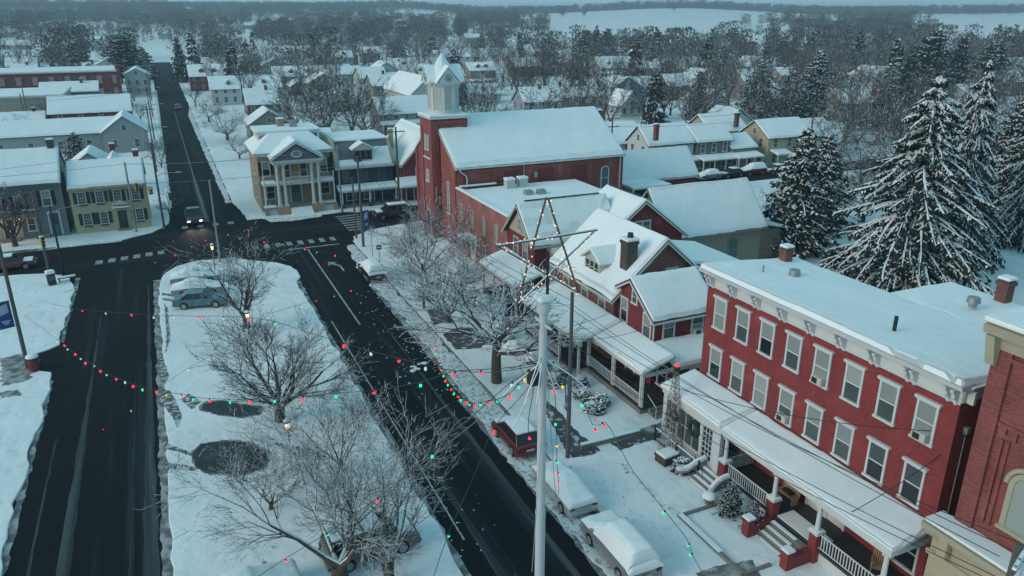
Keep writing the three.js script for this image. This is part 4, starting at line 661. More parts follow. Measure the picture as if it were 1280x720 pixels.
{ // tan house with two-storey portico
  const t = thingW('portico_house', 'tan brick house with white two storey columned portico and oval gable vent', 'house', [15.3, 0, -107]);
  mesh('wall', bx(10.6, 20.1, 0, 7.7, -114, -104.2), M.tan, t);
  mesh('cornice', [bx(10.2, 20.5, 7.5, 7.8, -114.2, -103.8)], M.white, t);
  const hip = (x0, x1, z0, z1, y, hh, ix, iz) => { const g = new THREE.BufferGeometry(), p = [V(x0, y, z0), V(x1, y, z0), V(x1, y, z1), V(x0, y, z1), V(x0 + ix, y + hh, z0 - iz), V(x1 - ix, y + hh, z0 - iz), V(x1 - ix, y + hh, z1 + iz), V(x0 + ix, y + hh, z1 + iz)], q = [[0, 1, 5, 4], [1, 2, 6, 5], [2, 3, 7, 6], [3, 0, 4, 7], [4, 5, 6, 7], [3, 2, 1, 0]], a = []; q.forEach(([i, j, k, l]) => [i, j, k, i, k, l].forEach(n => a.push(p[n].x, p[n].y, p[n].z))); g.setAttribute('position', new THREE.Float32BufferAttribute(a, 3)); g.computeVertexNormals(); return g; };
  mesh('roof', hip(10.1, 20.6, -103.7, -114.3, 7.8, 2.0, 2.5, 2.5), M.slate, t); mesh('roof_snow', hip(10.14, 20.56, -103.75, -114.25, 7.98, 2.05, 2.5, 2.5), M.snow, t); mesh('eave_snow', rbx(10.14, 20.56, 7.802, 8.0, -114.25, -103.75, 0.06), M.snow, t);
  mesh('upper_storey', bx(11.4, 19.4, 8.4, 9.9, -113, -107.6), M.white, t); for (const x of [12.4, 18.4]) mesh('pane', bx(x - 0.8, x + 0.8, 8.6, 9.6, -107.6, -107.56), M.tealGlass, t);
  mesh('flat_roof', bx(11.1, 19.7, 9.9, 10.1, -113.3, -107.2), M.white, t); mesh('flat_roof_snow', rbx(11.1, 19.7, 10.102, 10.32, -113.3, -107.2, 0.07), M.snow, t);
  mesh('air_unit', [rbx(16, 17, 10.32, 11.1, -110.5, -109.7, 0.05), cyl(0.35, 0.35, 0.06, 16.5, 11.1, -110.1, 10)], M.metal, t); chimney(t, 15.0, -111.5, 10.1, 11.3, 0.9, M.tan);
  // portico
  const px0 = 12.4, px1 = 18.2, pc = 15.3;
  mesh('portico_base', [bx(12.3, 13.8, 0, 1.15, -102.4, -101.2), bx(16.8, 18.3, 0, 1.15, -102.4, -101.2)], M.tan, t);
  mesh('porch_floor', bx(10.6, 20.1, 0.9, 1.1, -104.2, -101.6), M.concrete, t); mesh('porch_skirt', bx(10.7, 20, 0.05, 0.9, -101.9, -101.8), M.white, t); mesh('floor_snow', [rbx(10.7, 12.2, 1.102, 1.2, -103, -101.65, 0.03), rbx(18.4, 20, 1.102, 1.2, -103, -101.65, 0.03)], M.snow, t);
  for (let i = 0; i < 5; i++) mesh('step', bx(13.9, 16.7, 0.05, 0.9 - i * 0.17, -101.6 + i * 0.3, -101.3 + i * 0.3), M.snow, t);
  for (const x of [12.65, 13.5, 17.1, 17.95]) mesh('column', [cyl(0.22, 0.18, 5.15, x, 1.4, -101.8, 12), bx(x - 0.3, x + 0.3, 1.15, 1.42, -102.1, -101.5), bx(x - 0.27, x + 0.27, 6.5, 6.7, -102.07, -101.53)], M.white, t);
  mesh('entablature', bx(12.2, 18.4, 6.7, 7.15, -104.2, -101.4), M.white, t);
  mesh('pediment', ext([[-3.1, 7.15], [3.1, 7.15], [0, 9.1]], 0.4).translate(pc, 0, -101.9), M.slate, t);
  mesh('pediment_trim', [ext([[-3.4, 7.15], [0, 9.3], [3.4, 7.15], [3.4, 7.4], [0, 9.55], [-3.4, 7.4]], 0.5).translate(pc, 0, -101.75), bx(11.9, 18.7, 7.0, 7.2, -101.5, -101.2)], M.white, t);
  mesh('oval_vent', [new THREE.TorusGeometry(0.5, 0.1, 6, 20).scale(1.25, 0.8, 1).translate(pc, 7.95, -101.46)], M.white, t); mesh('oval_pane', new THREE.CylinderGeometry(0.5, 0.5, 0.04, 20).rotateX(Math.PI / 2).scale(1.25, 0.8, 1).translate(pc, 7.95, -101.48), M.blind, t);
  mesh('portico_roof', extZ([[-3.4, 7.35], [0, 9.5], [3.4, 7.35], [3.4, 7.42], [0, 9.57], [-3.4, 7.42]], -106.5, -101.75).translate(pc, 0, 0), M.slate, t);
  mesh('portico_snow', extZ([[-3.4, 7.43], [0, 9.58], [3.4, 7.43], [3.42, 7.6], [3.2, 7.72], [0.2, 9.72], [0, 9.78], [-0.2, 9.72], [-3.2, 7.72], [-3.42, 7.6]], -107.0, -101.3, 0.04).translate(pc, 0, 0), M.snow, t);
  mesh('balcony', [bx(10.8, 20.0, 3.9, 4.1, -104.2, -101.9)], M.white, t); mesh('balcony_snow', [rbx(10.8, 12.5, 4.102, 4.3, -104, -101.9, 0.05), rbx(18.1, 20, 4.102, 4.3, -104, -101.9, 0.05)], M.snow, t);
  { const g = []; for (let x = 13.8; x < 16.7; x += 0.42) g.push(bar(V(x, 4.15, -101.95), V(x + 0.42, 4.85, -101.95), 0.03, 4), bar(V(x + 0.42, 4.15, -101.95), V(x, 4.85, -101.95), 0.03, 4)); g.push(bx(13.7, 16.9, 4.85, 4.95, -102, -101.9)); mesh('railing', g, M.white, t); }
  for (const x of [10.9, 19.9]) { mesh('post', [cyl(0.12, 0.1, 2.8, x, 1.1, -101.9, 8), cyl(0.1, 0.08, 1.3, x, 4.1, -101.9, 8)], M.white, t); mesh('pier', bx(x - 0.25, x + 0.25, 0, 1.0, -102, -101.5), M.tan, t); }
  for (const x of [11.6, 19.1]) addWin(t, x, 4.9, -104.2, 's', 0.85, 1.8, { trim: M.white, pane: M.glass, pane2: M.blind, shut: M.black });
  for (const x of [14.2, 16.4]) addWin(t, x, 4.4, -104.2, 's', 0.8, 2.0, { trim: M.white, pane: M.glass }); addWin(t, 19.1, 1.9, -104.2, 's', 1.1, 1.7, { trim: M.white, pane: M.glass });
  door(t, 15.2, 1.1, -104.2, 's', 1.3, 2.4, M.tealSiding); addWin(t, 11.9, 1.8, -104.2, 's', 1.0, 1.8, { trim: M.white, pane: M.glass }); addWin(t, 10.6, 4.6, -108, 'w', 0.9, 1.8, { trim: M.white, pane: M.glass2 }); addWin(t, 10.6, 1.4, -108, 'w', 0.9, 1.8, { trim: M.white, pane: M.glass2 });
}
for (const x of [11.75, 18.75]) { // potted conical evergreens on the portico porch
  const t = thing('potted_evergreen', 'potted conical evergreen standing on the portico porch', 'potted plant', [x, 1.1, -103.4], 0, 'evergreens on the portico porch'); mesh('pot', cyl(0.2, 0.27, 0.4, 0, 0, 0, 10), M.concrete, t);
  const R = rng(9 + x | 0), p = []; for (let i = 0; i < 260; i++) { const y = R(), a = R() * 6.28, r = 0.36 * (1 - y) + 0.03, s = 0.09; for (let k = 0; k < 3; k++) p.push(Math.cos(a) * r + (R() - 0.5) * s, 0.4 + y * 1.7 + (R() - 0.5) * s, Math.sin(a) * r + (R() - 0.5) * s); } const g = new THREE.BufferGeometry(); g.setAttribute('position', new THREE.Float32BufferAttribute(p, 3)); mesh('foliage', g, M.needle, t);
}
{ // blue house with mansard
  const t = thingW('blue_house', 'dark blue house with snowy slate mansard, dormer and white front porch', 'house', [24.5, 0, -106]);
  mesh('wall', bx(20.6, 28.4, 0, 5.35, -113, -103.2), M.blue, t);
  mesh('mansard', extX([[-103.0, 5.4], [-113, 5.4], [-113, 8.6], [-105.3, 8.6], [-104.0, 7.2]].map(p => p), 20.9, 28.3), M.slate, t);
  mesh('party_wall', extX([[-102.7, 5.3], [-113.1, 5.3], [-113.1, 9.0], [-105.2, 9.0], [-103.6, 7.2]], 20.45, 20.9), M.cream, t); mesh('party_wall', extX([[-102.8, 5.3], [-113.1, 5.3], [-113.1, 8.8], [-105.2, 8.8], [-103.7, 7.2]], 28.3, 28.6), M.cream, t);
  mesh('eave', bx(20.4, 28.6, 5.2, 5.45, -103.2, -102.6), M.white, t); mesh('top_snow', rbx(20.5, 28.6, 8.602, 8.85, -113.1, -105.1, 0.08), M.snow, t);
  mesh('mansard_snow', extX([[-102.62, 5.46], [-103.1, 5.5], [-103.98, 7.25], [-104.4, 7.75], [-104.2, 7.75], [-103.6, 6.9], [-102.62, 5.7]].reverse(), 24.2, 28.25), M.snow, t);
  mesh('mansard_snow', extX([[-102.62, 5.46], [-103.1, 5.5], [-103.5, 6.35], [-103.2, 6.2], [-102.62, 5.7]].reverse(), 20.95, 24.15), M.snow, t);
  const d = part('dormer', [24.4, 6.0, -103.3], t); mesh('dormer_wall', ext([[-1.25, 0], [1.25, 0], [1.25, 1.6], [-1.25, 1.6]], 1.8).translate(0, 0, -1.6), M.shutterGrey, d); for (let i = -1; i <= 1; i++) { const w = winProto(0.55, 1.2, { trim: M.shutterGrey, pane: M.glass }).clone(); w.position.set(i * 0.78, 0.2, 0.2); d.add(w); } mesh('dormer_pediment', ext([[-1.5, 1.6], [1.5, 1.6], [0, 2.4]], 2.2).translate(0, 0, -1.8), M.offwhite, d); mesh('dormer_snow', ext([[-1.55, 1.65], [0, 2.46], [1.55, 1.65], [1.5, 1.85], [0, 2.68], [-1.5, 1.85]], 2.3, 0.03).translate(0, 0, -1.9), M.snow, d);
  for (const x of [21.9, 24.4, 26.9]) addWin(t, x, 3.4, -103.2, 's', 0.85, 1.45, { trim: M.shutterGrey, pane: M.glass2 });
  shed(t, 20.4, 28.7, -101.2, -103.18, 2.55, 2.95, 's', { snow: 0.16 }); mesh('porch_beam', bx(20.5, 28.6, 2.25, 2.42, -101.5, -101.3), M.white, t); for (const x of [20.8, 24.6, 28.3]) { mesh('post', cyl(0.1, 0.09, 1.6, x, 0.7, -101.4, 8), M.white, t); mesh('pier', bx(x - 0.22, x + 0.22, 0, 0.7, -101.65, -101.2), M.blue, t); }
  mesh('porch_floor', bx(20.6, 28.5, 0.1, 0.35, -103.2, -101.4), M.concrete, t); door(t, 26.2, 0.35, -103.2, 's', 1.0, 2.0, M.black); addWin(t, 22.4, 0.8, -103.2, 's', 1.2, 1.4, { trim: M.white, pane: M.glass }); addWin(t, 24.7, 0.8, -103.2, 's', 0.9, 1.4, { trim: M.white, pane: M.glass2 });
}
{ // red brick house behind the church tower
  const t = thingW('corner_brick_house', 'red brick house with large snow roof between blue house and church tower', 'house', [33, 0, -106]);
  gableBody(t, 29.8, 38, -102.4, -116, 5.4, 4.2, 'z', { wall: M.brickRow, trim: M.offwhite, ov: 0.4, ovg: 0.3 });
  addWin(t, 29.8, 3.4, -104.5, 'w', 0.8, 1.4, { ...WT }); addWin(t, 29.8, 0.9, -104.5, 'w', 0.8, 1.4, { ...WT }); addWin(t, 32, 3.3, -102.4, 's', 0.8, 1.4, { ...WT }); mesh('gable_vent', ext([[-1.2, 7.2], [1.2, 7.2], [0, 8.6]], 0.06).translate(33.9, 0, -102.42), M.slate, t);
  shed(t, 28.5, 31.6, -99.9, -102.3, 2.6, 3.5, 's', { snow: 0.2 }); for (const x of [28.7, 31.4]) mesh('post', bx(x - 0.07, x + 0.07, 0, 2.5, -100.2, -100.06), M.white, t); door(t, 30.6, 0.2, -102.4, 's', 1, 2.1, M.black); chimney(t, 30.3, -110, 6.5, 9.2, 0.6, M.tanPaint);
}

// ================================================================ HOUSES behind and around
// first point along a pixel's ray that is h above the terrain
function onTerr(px, py, h = 0) { const d = ray(px, py), q = Math.hypot(d.x, d.z); let lo = null; for (let r = 40; r < 3600; r += 4) { const t = r / q, y = CAM_H + d.y * t; if (y - h <= terr(d.x * t, d.z * t)) { lo = r; break; } } if (lo === null) lo = 2600; const t = lo / q; return V(d.x * t, terr(d.x * t, d.z * t), d.z * t); }
const houseSpots = [];
function house(label, cx, cz, w, d, e, r, axis, wall, o = {}) {
  const y0 = o.y || 0, t = thingW(o.name || 'house', label, o.cat || 'house', [cx, 0, cz], o.group); t.position.y = y0;
  houseSpots.push([cx, cz, Math.max(w, d) * 0.62 + 2]);
  gableBody(t, cx - w / 2, cx + w / 2, cz + d / 2, cz - d / 2, e, r, axis, { wall, roof: o.roof, trim: o.trim, ov: 0.4, ovg: 0.35, snow: o.snow ?? 0.25 });
  const st = { trim: o.wtrim || M.white, pane: M.glass2, shut: o.shut, simple: o.shut ? 0 : 1 }, zf = cz + d / 2, xs = cx > 5 ? cx - w / 2 : cx + w / 2, f = cx > 5 ? 'w' : 'e';
  const rows = e > 4.4 ? [1.0, 3.5] : [1.1];
  if (!o.nowin) {
    const n = o.cols ?? Math.max(2, Math.round(w / 2.6)); for (const y of rows) for (let i = 0; i < n; i++) if (!(o.porch && y < 2 && i === 1)) addWin(t, cx - w / 2 + w * (i + 0.5) / n, y, zf, 's', 0.8, 1.4, st);
    const m = Math.max(1, Math.round(d / 3.2)); for (const y of rows) for (let i = 0; i < m; i++) addWin(t, xs, y, cz - d / 2 + d * (i + 0.5) / m, f, 0.8, 1.4, st);
    if (axis === 'z' && r > 1.7) addWin(t, cx, e + 0.3, zf, 's', 0.7, 0.9, { ...st, shut: null, simple: 1 }); else if (r > 1.7) addWin(t, xs, e + 0.3, cz, f, 0.6, 0.9, { ...st, shut: null, simple: 1 });
  }
  if (o.porch) { shed(t, cx - w / 2 - 0.2, cx + w / 2 + 0.2, zf + 2.2, zf + 0.02, 2.6, 3.1, 's', { snow: 0.2 }); for (let i = 0; i < 4; i++) { const x = cx - w / 2 + w * i / 3; mesh('post', bx(x - 0.08, x + 0.08, 0, 2.5, zf + 1.9, zf + 2.06), M.white, t); } mesh('porch_floor', bx(cx - w / 2, cx + w / 2, 0.1, 0.3, zf, zf + 2.1), M.deck, t); door(t, cx - w / 2 + w * 1.5 / Math.max(2, Math.round(w / 2.6)), 0.3, zf, 's', 0.9, 2.0, M.black); }
  if (o.chim) { const [dx, dz, mat] = o.chim; chimney(t, cx + dx, cz + dz, e + r * 0.4, e + r + 1.0, 0.65, mat || M.brickRow); }
  if (o.dorm) for (const dx of o.dorm) { const dd = part('dormer', [cx + dx, e + r * 0.28, zf - (d / 2) * 0.28], t); mesh('dormer_wall', ext([[-0.8, 0], [0.8, 0], [0.8, 1.1], [0, 1.6], [-0.8, 1.1]], 2).translate(0, 0, -1.8), wall, dd); mesh('dormer_snow', ext(pitch(1.6, 1.1, 0.5, 0.2, 0.02, 0.2, true), 2.3).translate(0, 0, -1.9), M.snow, dd); const w2 = winProto(0.7, 0.8, { trim: M.white, pane: M.glass, simple: 1 }).clone(); w2.position.set(0, 0.2, 0.2); dd.add(w2); }
  if (o.extra) o.extra(t);
  return t;
}
// back row facing the cross street
house('white clapboard house with plain gable and two attic slits, beside the grey porch house', 74.6, -105, 8.8, 6.2, 5.4, 2.5, 'x', M.whiteSiding, { chim: [-4.5, 5.0, M.brickRow], extra: t => { shed(t, 76.5, 79.4, -100.4, -101.88, 2.6, 3.1, 's'); } });
house('grey-brown house with white porch posts and shuttered upper windows', 82.8, -104.4, 6.8, 6.0, 5.4, 2.2, 'x', M.taupe, { porch: 1, cols: 3, shut: M.shutterGrey });
house('low pale yellow house with long snowy porch between two taller houses', 88.8, -104, 5, 6, 3.9, 1.7, 'x', M.paleYellow, { porch: 1, cols: 3, wtrim: M.offwhite });
house('tall pale yellow house with gable end and small porch beside the red parked car', 98.4, -104.3, 9.4, 7.2, 5.2, 2.4, 'x', M.paleYellow, { cols: 3, chim: [-5.5, -4.0, M.brickDark], extra: t => { shed(t, 94.2, 97.6, -98.6, -100.68, 2.6, 3.1, 's'); mesh('post', [bx(94.4, 94.54, 0, 2.5, -98.9, -98.76), bx(97.2, 97.34, 0, 2.5, -98.9, -98.76)], M.white, t); } });
house('white house with broad porch windows behind the white clapboard gable', 70, -113.5, 9, 8, 4.6, 2.8, 'x', M.whiteSiding, { cols: 4 });
house('cream house roof with side hip behind the yellow gable house', 91.5, -112, 8, 7, 5.6, 2.4, 'x', M.cream, { cols: 2 });
house('pale house with snowy roof at the foot of the tall evergreens', 108, -108, 10, 7, 4.2, 2.4, 'x', M.paleYellow, { porch: 1 });
// west side: industrial building and neighbours along the far street
{
  const t = thingW('red_factory', 'long two storey red brick mill with paired white shuttered windows', 'building', [-45, 0, -278]); houseSpots.push([-45, -280, 40]);
  mesh('wall', bx(-80, -11, 0, 8.3, -290, -274), M.brickDeep, t); mesh('roof', bx(-80.4, -10.6, 8.3, 8.6, -290.4, -273.6), M.offwhite, t); mesh('roof_snow', extX([[-273.6, 8.61], [-282, 9.3], [-290.4, 8.61], [-290.4, 8.9], [-282, 9.7], [-273.6, 8.9]], -80.3, -10.7), M.snow, t);
  for (const y of [1.2, 5.0]) for (let i = 0; i < 16; i++) { addWin(t, -78 + i * 4.3, y, -274, 's', 1.2, 2.2, { trim: M.brickDeep, pane: M.glass2, simple: 1 }); mesh('shutter_panel', bx(-76.8 + i * 4.3 + 0.1, -76.8 + i * 4.3 + 1.5, y - 0.1, y + 2.3, -274, -273.9), M.rose, t); }
  mesh('end_parapet', bx(-11.0, -10.2, 0, 10.2, -282, -273.7), M.brickDeep, t);
  const b = thingW('beige_warehouse', 'low beige block warehouse with snowy flat roof below the red mill', 'building', [-42, 0, -222]); houseSpots.push([-42, -225, 26]);
  mesh('wall', bx(-68, -21, 0, 6.4, -238, -216), M.beige, b); mesh('roof_edge', bx(-68.3, -20.7, 6.4, 6.7, -238.3, -215.7), M.offwhite, b); mesh('roof_snow', rbx(-68.2, -20.8, 6.702, 7.0, -238.2, -215.8, 0.1), M.snow, b); for (let i = 0; i < 4; i++) addWin(b, -60 + i * 10, 2, -216, 's', 1.6, 0.9, { trim: M.offwhite, pane: M.glass2, simple: 1 });
}
house('dark shed-like house with white trim roofs stepping beside the mill', -22, -250, 14, 10, 5.0, 2.2, 'x', M.tealSiding, { cols: 4, chim: [3, 1, M.brickDark] });
house('white house beside the end wall of the red mill', -5.5, -288, 7, 12, 6.5, 2.0, 'z', M.whiteSiding, {});
house('red brick house with broad hipped snow roof near the far street', -14, -198, 16, 10, 4.8, 3.0, 'x', M.brickDeep, { cols: 4 });
house('small pale house with low porch roofs left of the red brick house', -27, -196, 8, 7, 3.2, 1.8, 'x', M.paleGrey, { porch: 1, chim: [2, 0, M.brickDark] });
house('dark carport shed with snowy roof beside the small pale house', -35, -190, 7, 6, 2.6, 1.0, 'x', M.tealSiding, { cols: 1 });
house('long grey house with snowy roof behind the yellow house', -18, -170, 24, 8, 3.8, 2.2, 'x', M.paleGrey, { cols: 5 });
house('grey gable wing with a single attic window next to the far street', -6.8, -168.5, 7.6, 10, 4.0, 2.8, 'z', M.paleGrey, { cols: 2 });
house('small gabled outbuilding with snow roof behind the yellow house', -10.4, -128, 7, 7, 3.6, 2.6, 'z', M.paleGrey, { cols: 2, chim: [3.2, 2, M.brickDeep] });
// houses that show only as snowy roofs and pale walls further off: ridge pixel, size, walls
const WALLS = [M.whiteSiding, M.paleGrey, M.rose, M.taupe, M.whiteSiding, M.offwhite, M.brickBrown];
const far = [
  ['white two storey house with front gable and three upper windows, beyond the bushy brown tree', 478, 76, 11, 10, 6, 3.4, 'z', M.whiteSiding, { porch: 1, cols: 4 }],
  ['white wing house joined behind the front-gabled white house', 462, 84, 9, 12, 5, 3, 'x', M.whiteSiding, {}],
  ['cream house with twin dormer beside the belfry', 515, 80, 12, 9, 5, 3.2, 'x', M.offwhite, { dorm: [2], chim: [-3, 0, M.brickRow] }],
  ['small white chapel with long snow roof and tall side windows', 516, 92, 9, 24, 6.5, 4, 'z', M.whiteSiding, { cols: 2 }],
  ['grey porch house with front pediment below the white chapel', 500, 121, 12, 9, 4.6, 3.0, 'x', M.paleGrey, { porch: 1 }],
  ['tan house with mansard-like dormers right of the belfry', 598, 78, 10, 9, 6, 2.4, 'x', M.rose, { dorm: [-1.5, 1.5], porch: 1 }],
  ['long white-roofed hall above the belfry roof', 574, 62, 28, 12, 5, 3, 'x', M.whiteSiding, { cols: 6 }],
  ['long low white-roofed row left of the belfry', 520, 72, 26, 9, 4, 2.4, 'x', M.rose, { cols: 7 }],
  ['small dark garage with snowy gable left of the brown bushy tree', 372, 99, 6, 8, 3, 1.8, 'z', M.tealSiding, { cols: 1 }],
  ['long white-roofed building between street trees and the front-gabled house', 385, 58, 34, 12, 4.5, 2.2, 'x', M.whiteSiding, { cols: 8 }],
  ['white-roofed double house left of the brown bushy tree', 372, 82, 18, 9, 4.5, 3, 'x', M.rose, { dorm: [-3, 3] }],
  ['small white house below the long white-roofed building', 432, 82, 10, 8, 4, 2.6, 'x', M.whiteSiding, {}],
  ['grey cottage with small gable beside the portico house', 332, 136, 8, 8, 3.6, 2.6, 'z', M.taupe, { cols: 2 }],
  ['row of snow-roofed houses with dormers east of the far street', 265, 80, 16, 11, 5, 3.4, 'x', M.brickDeep, { dorm: [-4, 0, 4] }],
  ['broad snow roof beside the snowy street trees', 305, 95, 20, 12, 4.6, 3.0, 'x', M.whiteSiding, { dorm: [-5, 5] }],
  ['white house with twin dormers and porch in front of the dark pines', 762, 70, 14, 10, 4.6, 4.0, 'x', M.offwhite, { dorm: [-2.5, 3], porch: 1, chim: [-5, 0, M.brickRow] }],
  ['slate blue barn house with front gable over two white garage doors', 775, 95, 12, 9, 4.4, 3.2, 'z', M.tealSiding, { cols: 2, extra: t => { const [x, , z] = t.O; for (const k of [-2.2, 2.2]) mesh('garage_door', bx(x + k - 1.2, x + k + 1.2, 0, 2.4, z + 4.5, z + 4.56), M.white, t); } }],
  ['snow-roofed wing beside the slate blue barn house', 750, 96, 12, 9, 3.4, 2.6, 'x', M.tealSiding, {}],
  ['snow-roofed wing east of the slate blue barn house', 797, 96, 9, 9, 3.4, 2.6, 'x', M.paleGrey, {}],
  ['dark house half hidden by the trunks right of the dormered white house', 805, 76, 12, 9, 4, 2.4, 'x', M.taupe, {}],
  ['house with round-topped snow roof among bare trees', 828, 73, 9, 9, 4, 2.6, 'z', M.brickBrown, {}],
  ['low snow roof at the edge of the grove behind the church', 716, 108, 22, 8, 3.2, 2.2, 'x', M.rose, {}],
  ['small white house beside the narrow conifer', 882, 110, 8, 8, 4, 2.6, 'z', M.whiteSiding, {}],
  ['pale house among the tall snowy conifers', 940, 70, 12, 10, 5, 3.5, 'z', M.whiteSiding, {}],
  ['white garage at the foot of the snowy conifers', 925, 92, 10, 8, 3, 2, 'x', M.paleGrey, {}],
  ['dark green walled house with bright snow roof among the evergreens', 975, 108, 12, 8, 4, 2.2, 'x', M.tealSiding, {}],
  ['pale house under the conifers near the right hand grove', 910, 135, 8, 7, 4, 2.6, 'z', M.whiteSiding, {}],
  ['house roof just showing through the evergreens by the spruce', 1272, 72, 14, 9, 4.5, 2.6, 'x', M.paleGrey, {}],
  ['white house with snow roof left of the mill trees', 25, 62, 26, 14, 4.5, 2.6, 'x', M.whiteSiding, {}],
  ['long low white store with flat-looking snow roof beyond the mill', 10, 71, 22, 14, 4, 1.6, 'x', M.paleGrey, {}],
  ['white gabled house beyond the mill with dark trees around', 62, 56, 14, 12, 5, 3.2, 'x', M.whiteSiding, {}],
  ['house with steep front gable just beyond the mill roof', 135, 71, 12, 9, 5, 3.4, 'z', M.whiteSiding, {}],
  ['small bright house between the dark trees beyond the mill', 121, 48, 10, 9, 5, 3, 'z', M.whiteSiding, {}],
  ['low snow roof beside the small bright house', 74, 64, 16, 9, 4, 2, 'x', M.rose, {}],
];
for (const [label, px, py, w, d, e, r, ax, wall, o] of far) { const p = onTerr(px, py, e + r + 0.4); house(label, p.x, p.z, w, d, e, r, ax, wall, { ...o, y: p.y + 0.03 }); }
// distant houses scattered over the wooded slope: alike at this distance
for (const [px, py, w] of [[40, 30, 16], [52, 27, 14], [118, 45, 12], [96, 32, 14], [236, 9, 16], [244, 13, 12], [30, 40, 14], [8, 36, 16], [445, 24, 18], [455, 29, 16], [470, 22, 18], [440, 34, 14], [490, 17, 22], [500, 24, 16], [378, 12, 18], [360, 17, 14], [345, 25, 14], [525, 24, 16], [555, 34, 16], [410, 30, 14], [590, 42, 14], [640, 48, 14], [310, 28, 14], [280, 32, 14], [700, 62, 12], [868, 70, 12], [1016, 64, 12], [1160, 55, 14], [20, 50, 16], [150, 40, 14], [205, 38, 12], [610, 60, 12], [655, 72, 12], [845, 92, 10], [1060, 110, 11], [1255, 88, 12]].values()) {
  const p = onTerr(px, py, 8); house('distant snow-roofed house on the wooded slope beyond the town', p.x, p.z, w, w * 0.7, 4.6, 3, (px | 0) % 3 ? 'x' : 'z', WALLS[(px + py) % WALLS.length], { y: p.y, group: 'distant houses on the wooded slope', cols: 3 });
}

// the smaller houses packed between the trees beyond the square
{
  const R = rng(4141); let n = 0;
  const lots = []; for (let z = -132; z > -430; z -= 21) for (const x of [24, 44, 66, 88, 112, 138, 165, 192, 222]) lots.push([x + (R() - 0.5) * 8, z + (R() - 0.5) * 8]); for (let z = -310; z > -470; z -= 24) for (const x of [-22, -46, -72, -98]) lots.push([x + (R() - 0.5) * 8, z + (R() - 0.5) * 8]);
  for (const [x, z] of lots) {
    if (z > -150 && x > 60) continue; const w = 6.5 + R() * 5, d = 6.5 + R() * 4; if (R() < 0.42 || Math.abs(azOf(x, z)) > 37) continue;
    if (houseSpots.some(h => Math.hypot(h[0] - x, h[1] - z) < h[2] + 6)) continue;
    const e = R() < 0.6 ? 4.8 + R() * 1.0 : 3.0, r = 2.0 + R() * 1.6, k = Math.floor(R() * WALLS.length), ax = R() < 0.55 ? 'x' : 'z';
    house('small snow-roofed house packed among the trees beyond the square', x, z, w, d, e, r, ax, WALLS[k], { group: 'small houses beyond the square', porch: R() < 0.35 && e > 4, chim: R() < 0.5 ? [(R() - 0.5) * 3, 0.5, M.brickBrown] : null, dorm: ax === 'x' && R() < 0.3 ? [0] : null, cols: 3, wtrim: M.white }); n++;
  }
}

// ================================================================ TREES
class Acc {
  constructor() { this.p = []; this.i = []; }
  seg(a, b, ra, rb, n) {
    const d = b.clone().sub(a).normalize(), u = Math.abs(d.y) > 0.9 ? V(1, 0, 0) : V(0, 1, 0), s = u.clone().cross(d).normalize(), q = d.clone().cross(s), base = this.p.length / 3;
    for (const [c, r] of [[a, ra], [b, rb]]) for (let k = 0; k < n; k++) { const t = k / n * 6.2832 + 0.5, cs = Math.cos(t) * r, sn = Math.sin(t) * r; this.p.push(c.x + s.x * cs + q.x * sn, c.y + s.y * cs + q.y * sn, c.z + s.z * cs + q.z * sn); }
    for (let k = 0; k < n; k++) { const k2 = (k + 1) % n; this.i.push(base + k, base + k2, base + n + k, base + k2, base + n + k2, base + n + k); }
  }
  tri(a, b, c) { const s = this.p.length / 3; this.p.push(a.x, a.y, a.z, b.x, b.y, b.z, c.x, c.y, c.z); this.i.push(s, s + 1, s + 2); }
  geo() { const g = new THREE.BufferGeometry(); g.setAttribute('position', new THREE.Float32BufferAttribute(this.p, 3)); g.setIndex(this.i); g.computeVertexNormals(); return g; }
}
function rawMesh(name, geo, mat, parent) { const m = new THREE.Mesh(geo, mat); if (!geo.attributes.uv) { const p = geo.attributes.position, uv = new Float32Array(p.count * 2); for (let i = 0; i < p.count; i++) { uv[2 * i] = p.getX(i) + p.getZ(i) * 0.7; uv[2 * i + 1] = p.getY(i); } geo.setAttribute('uv', new THREE.BufferAttribute(uv, 2)); } m.name = name; m.castShadow = m.receiveShadow = true; if (name !== 'trunk') m.userData.kind = 'stuff'; parent.add(m); return m; }
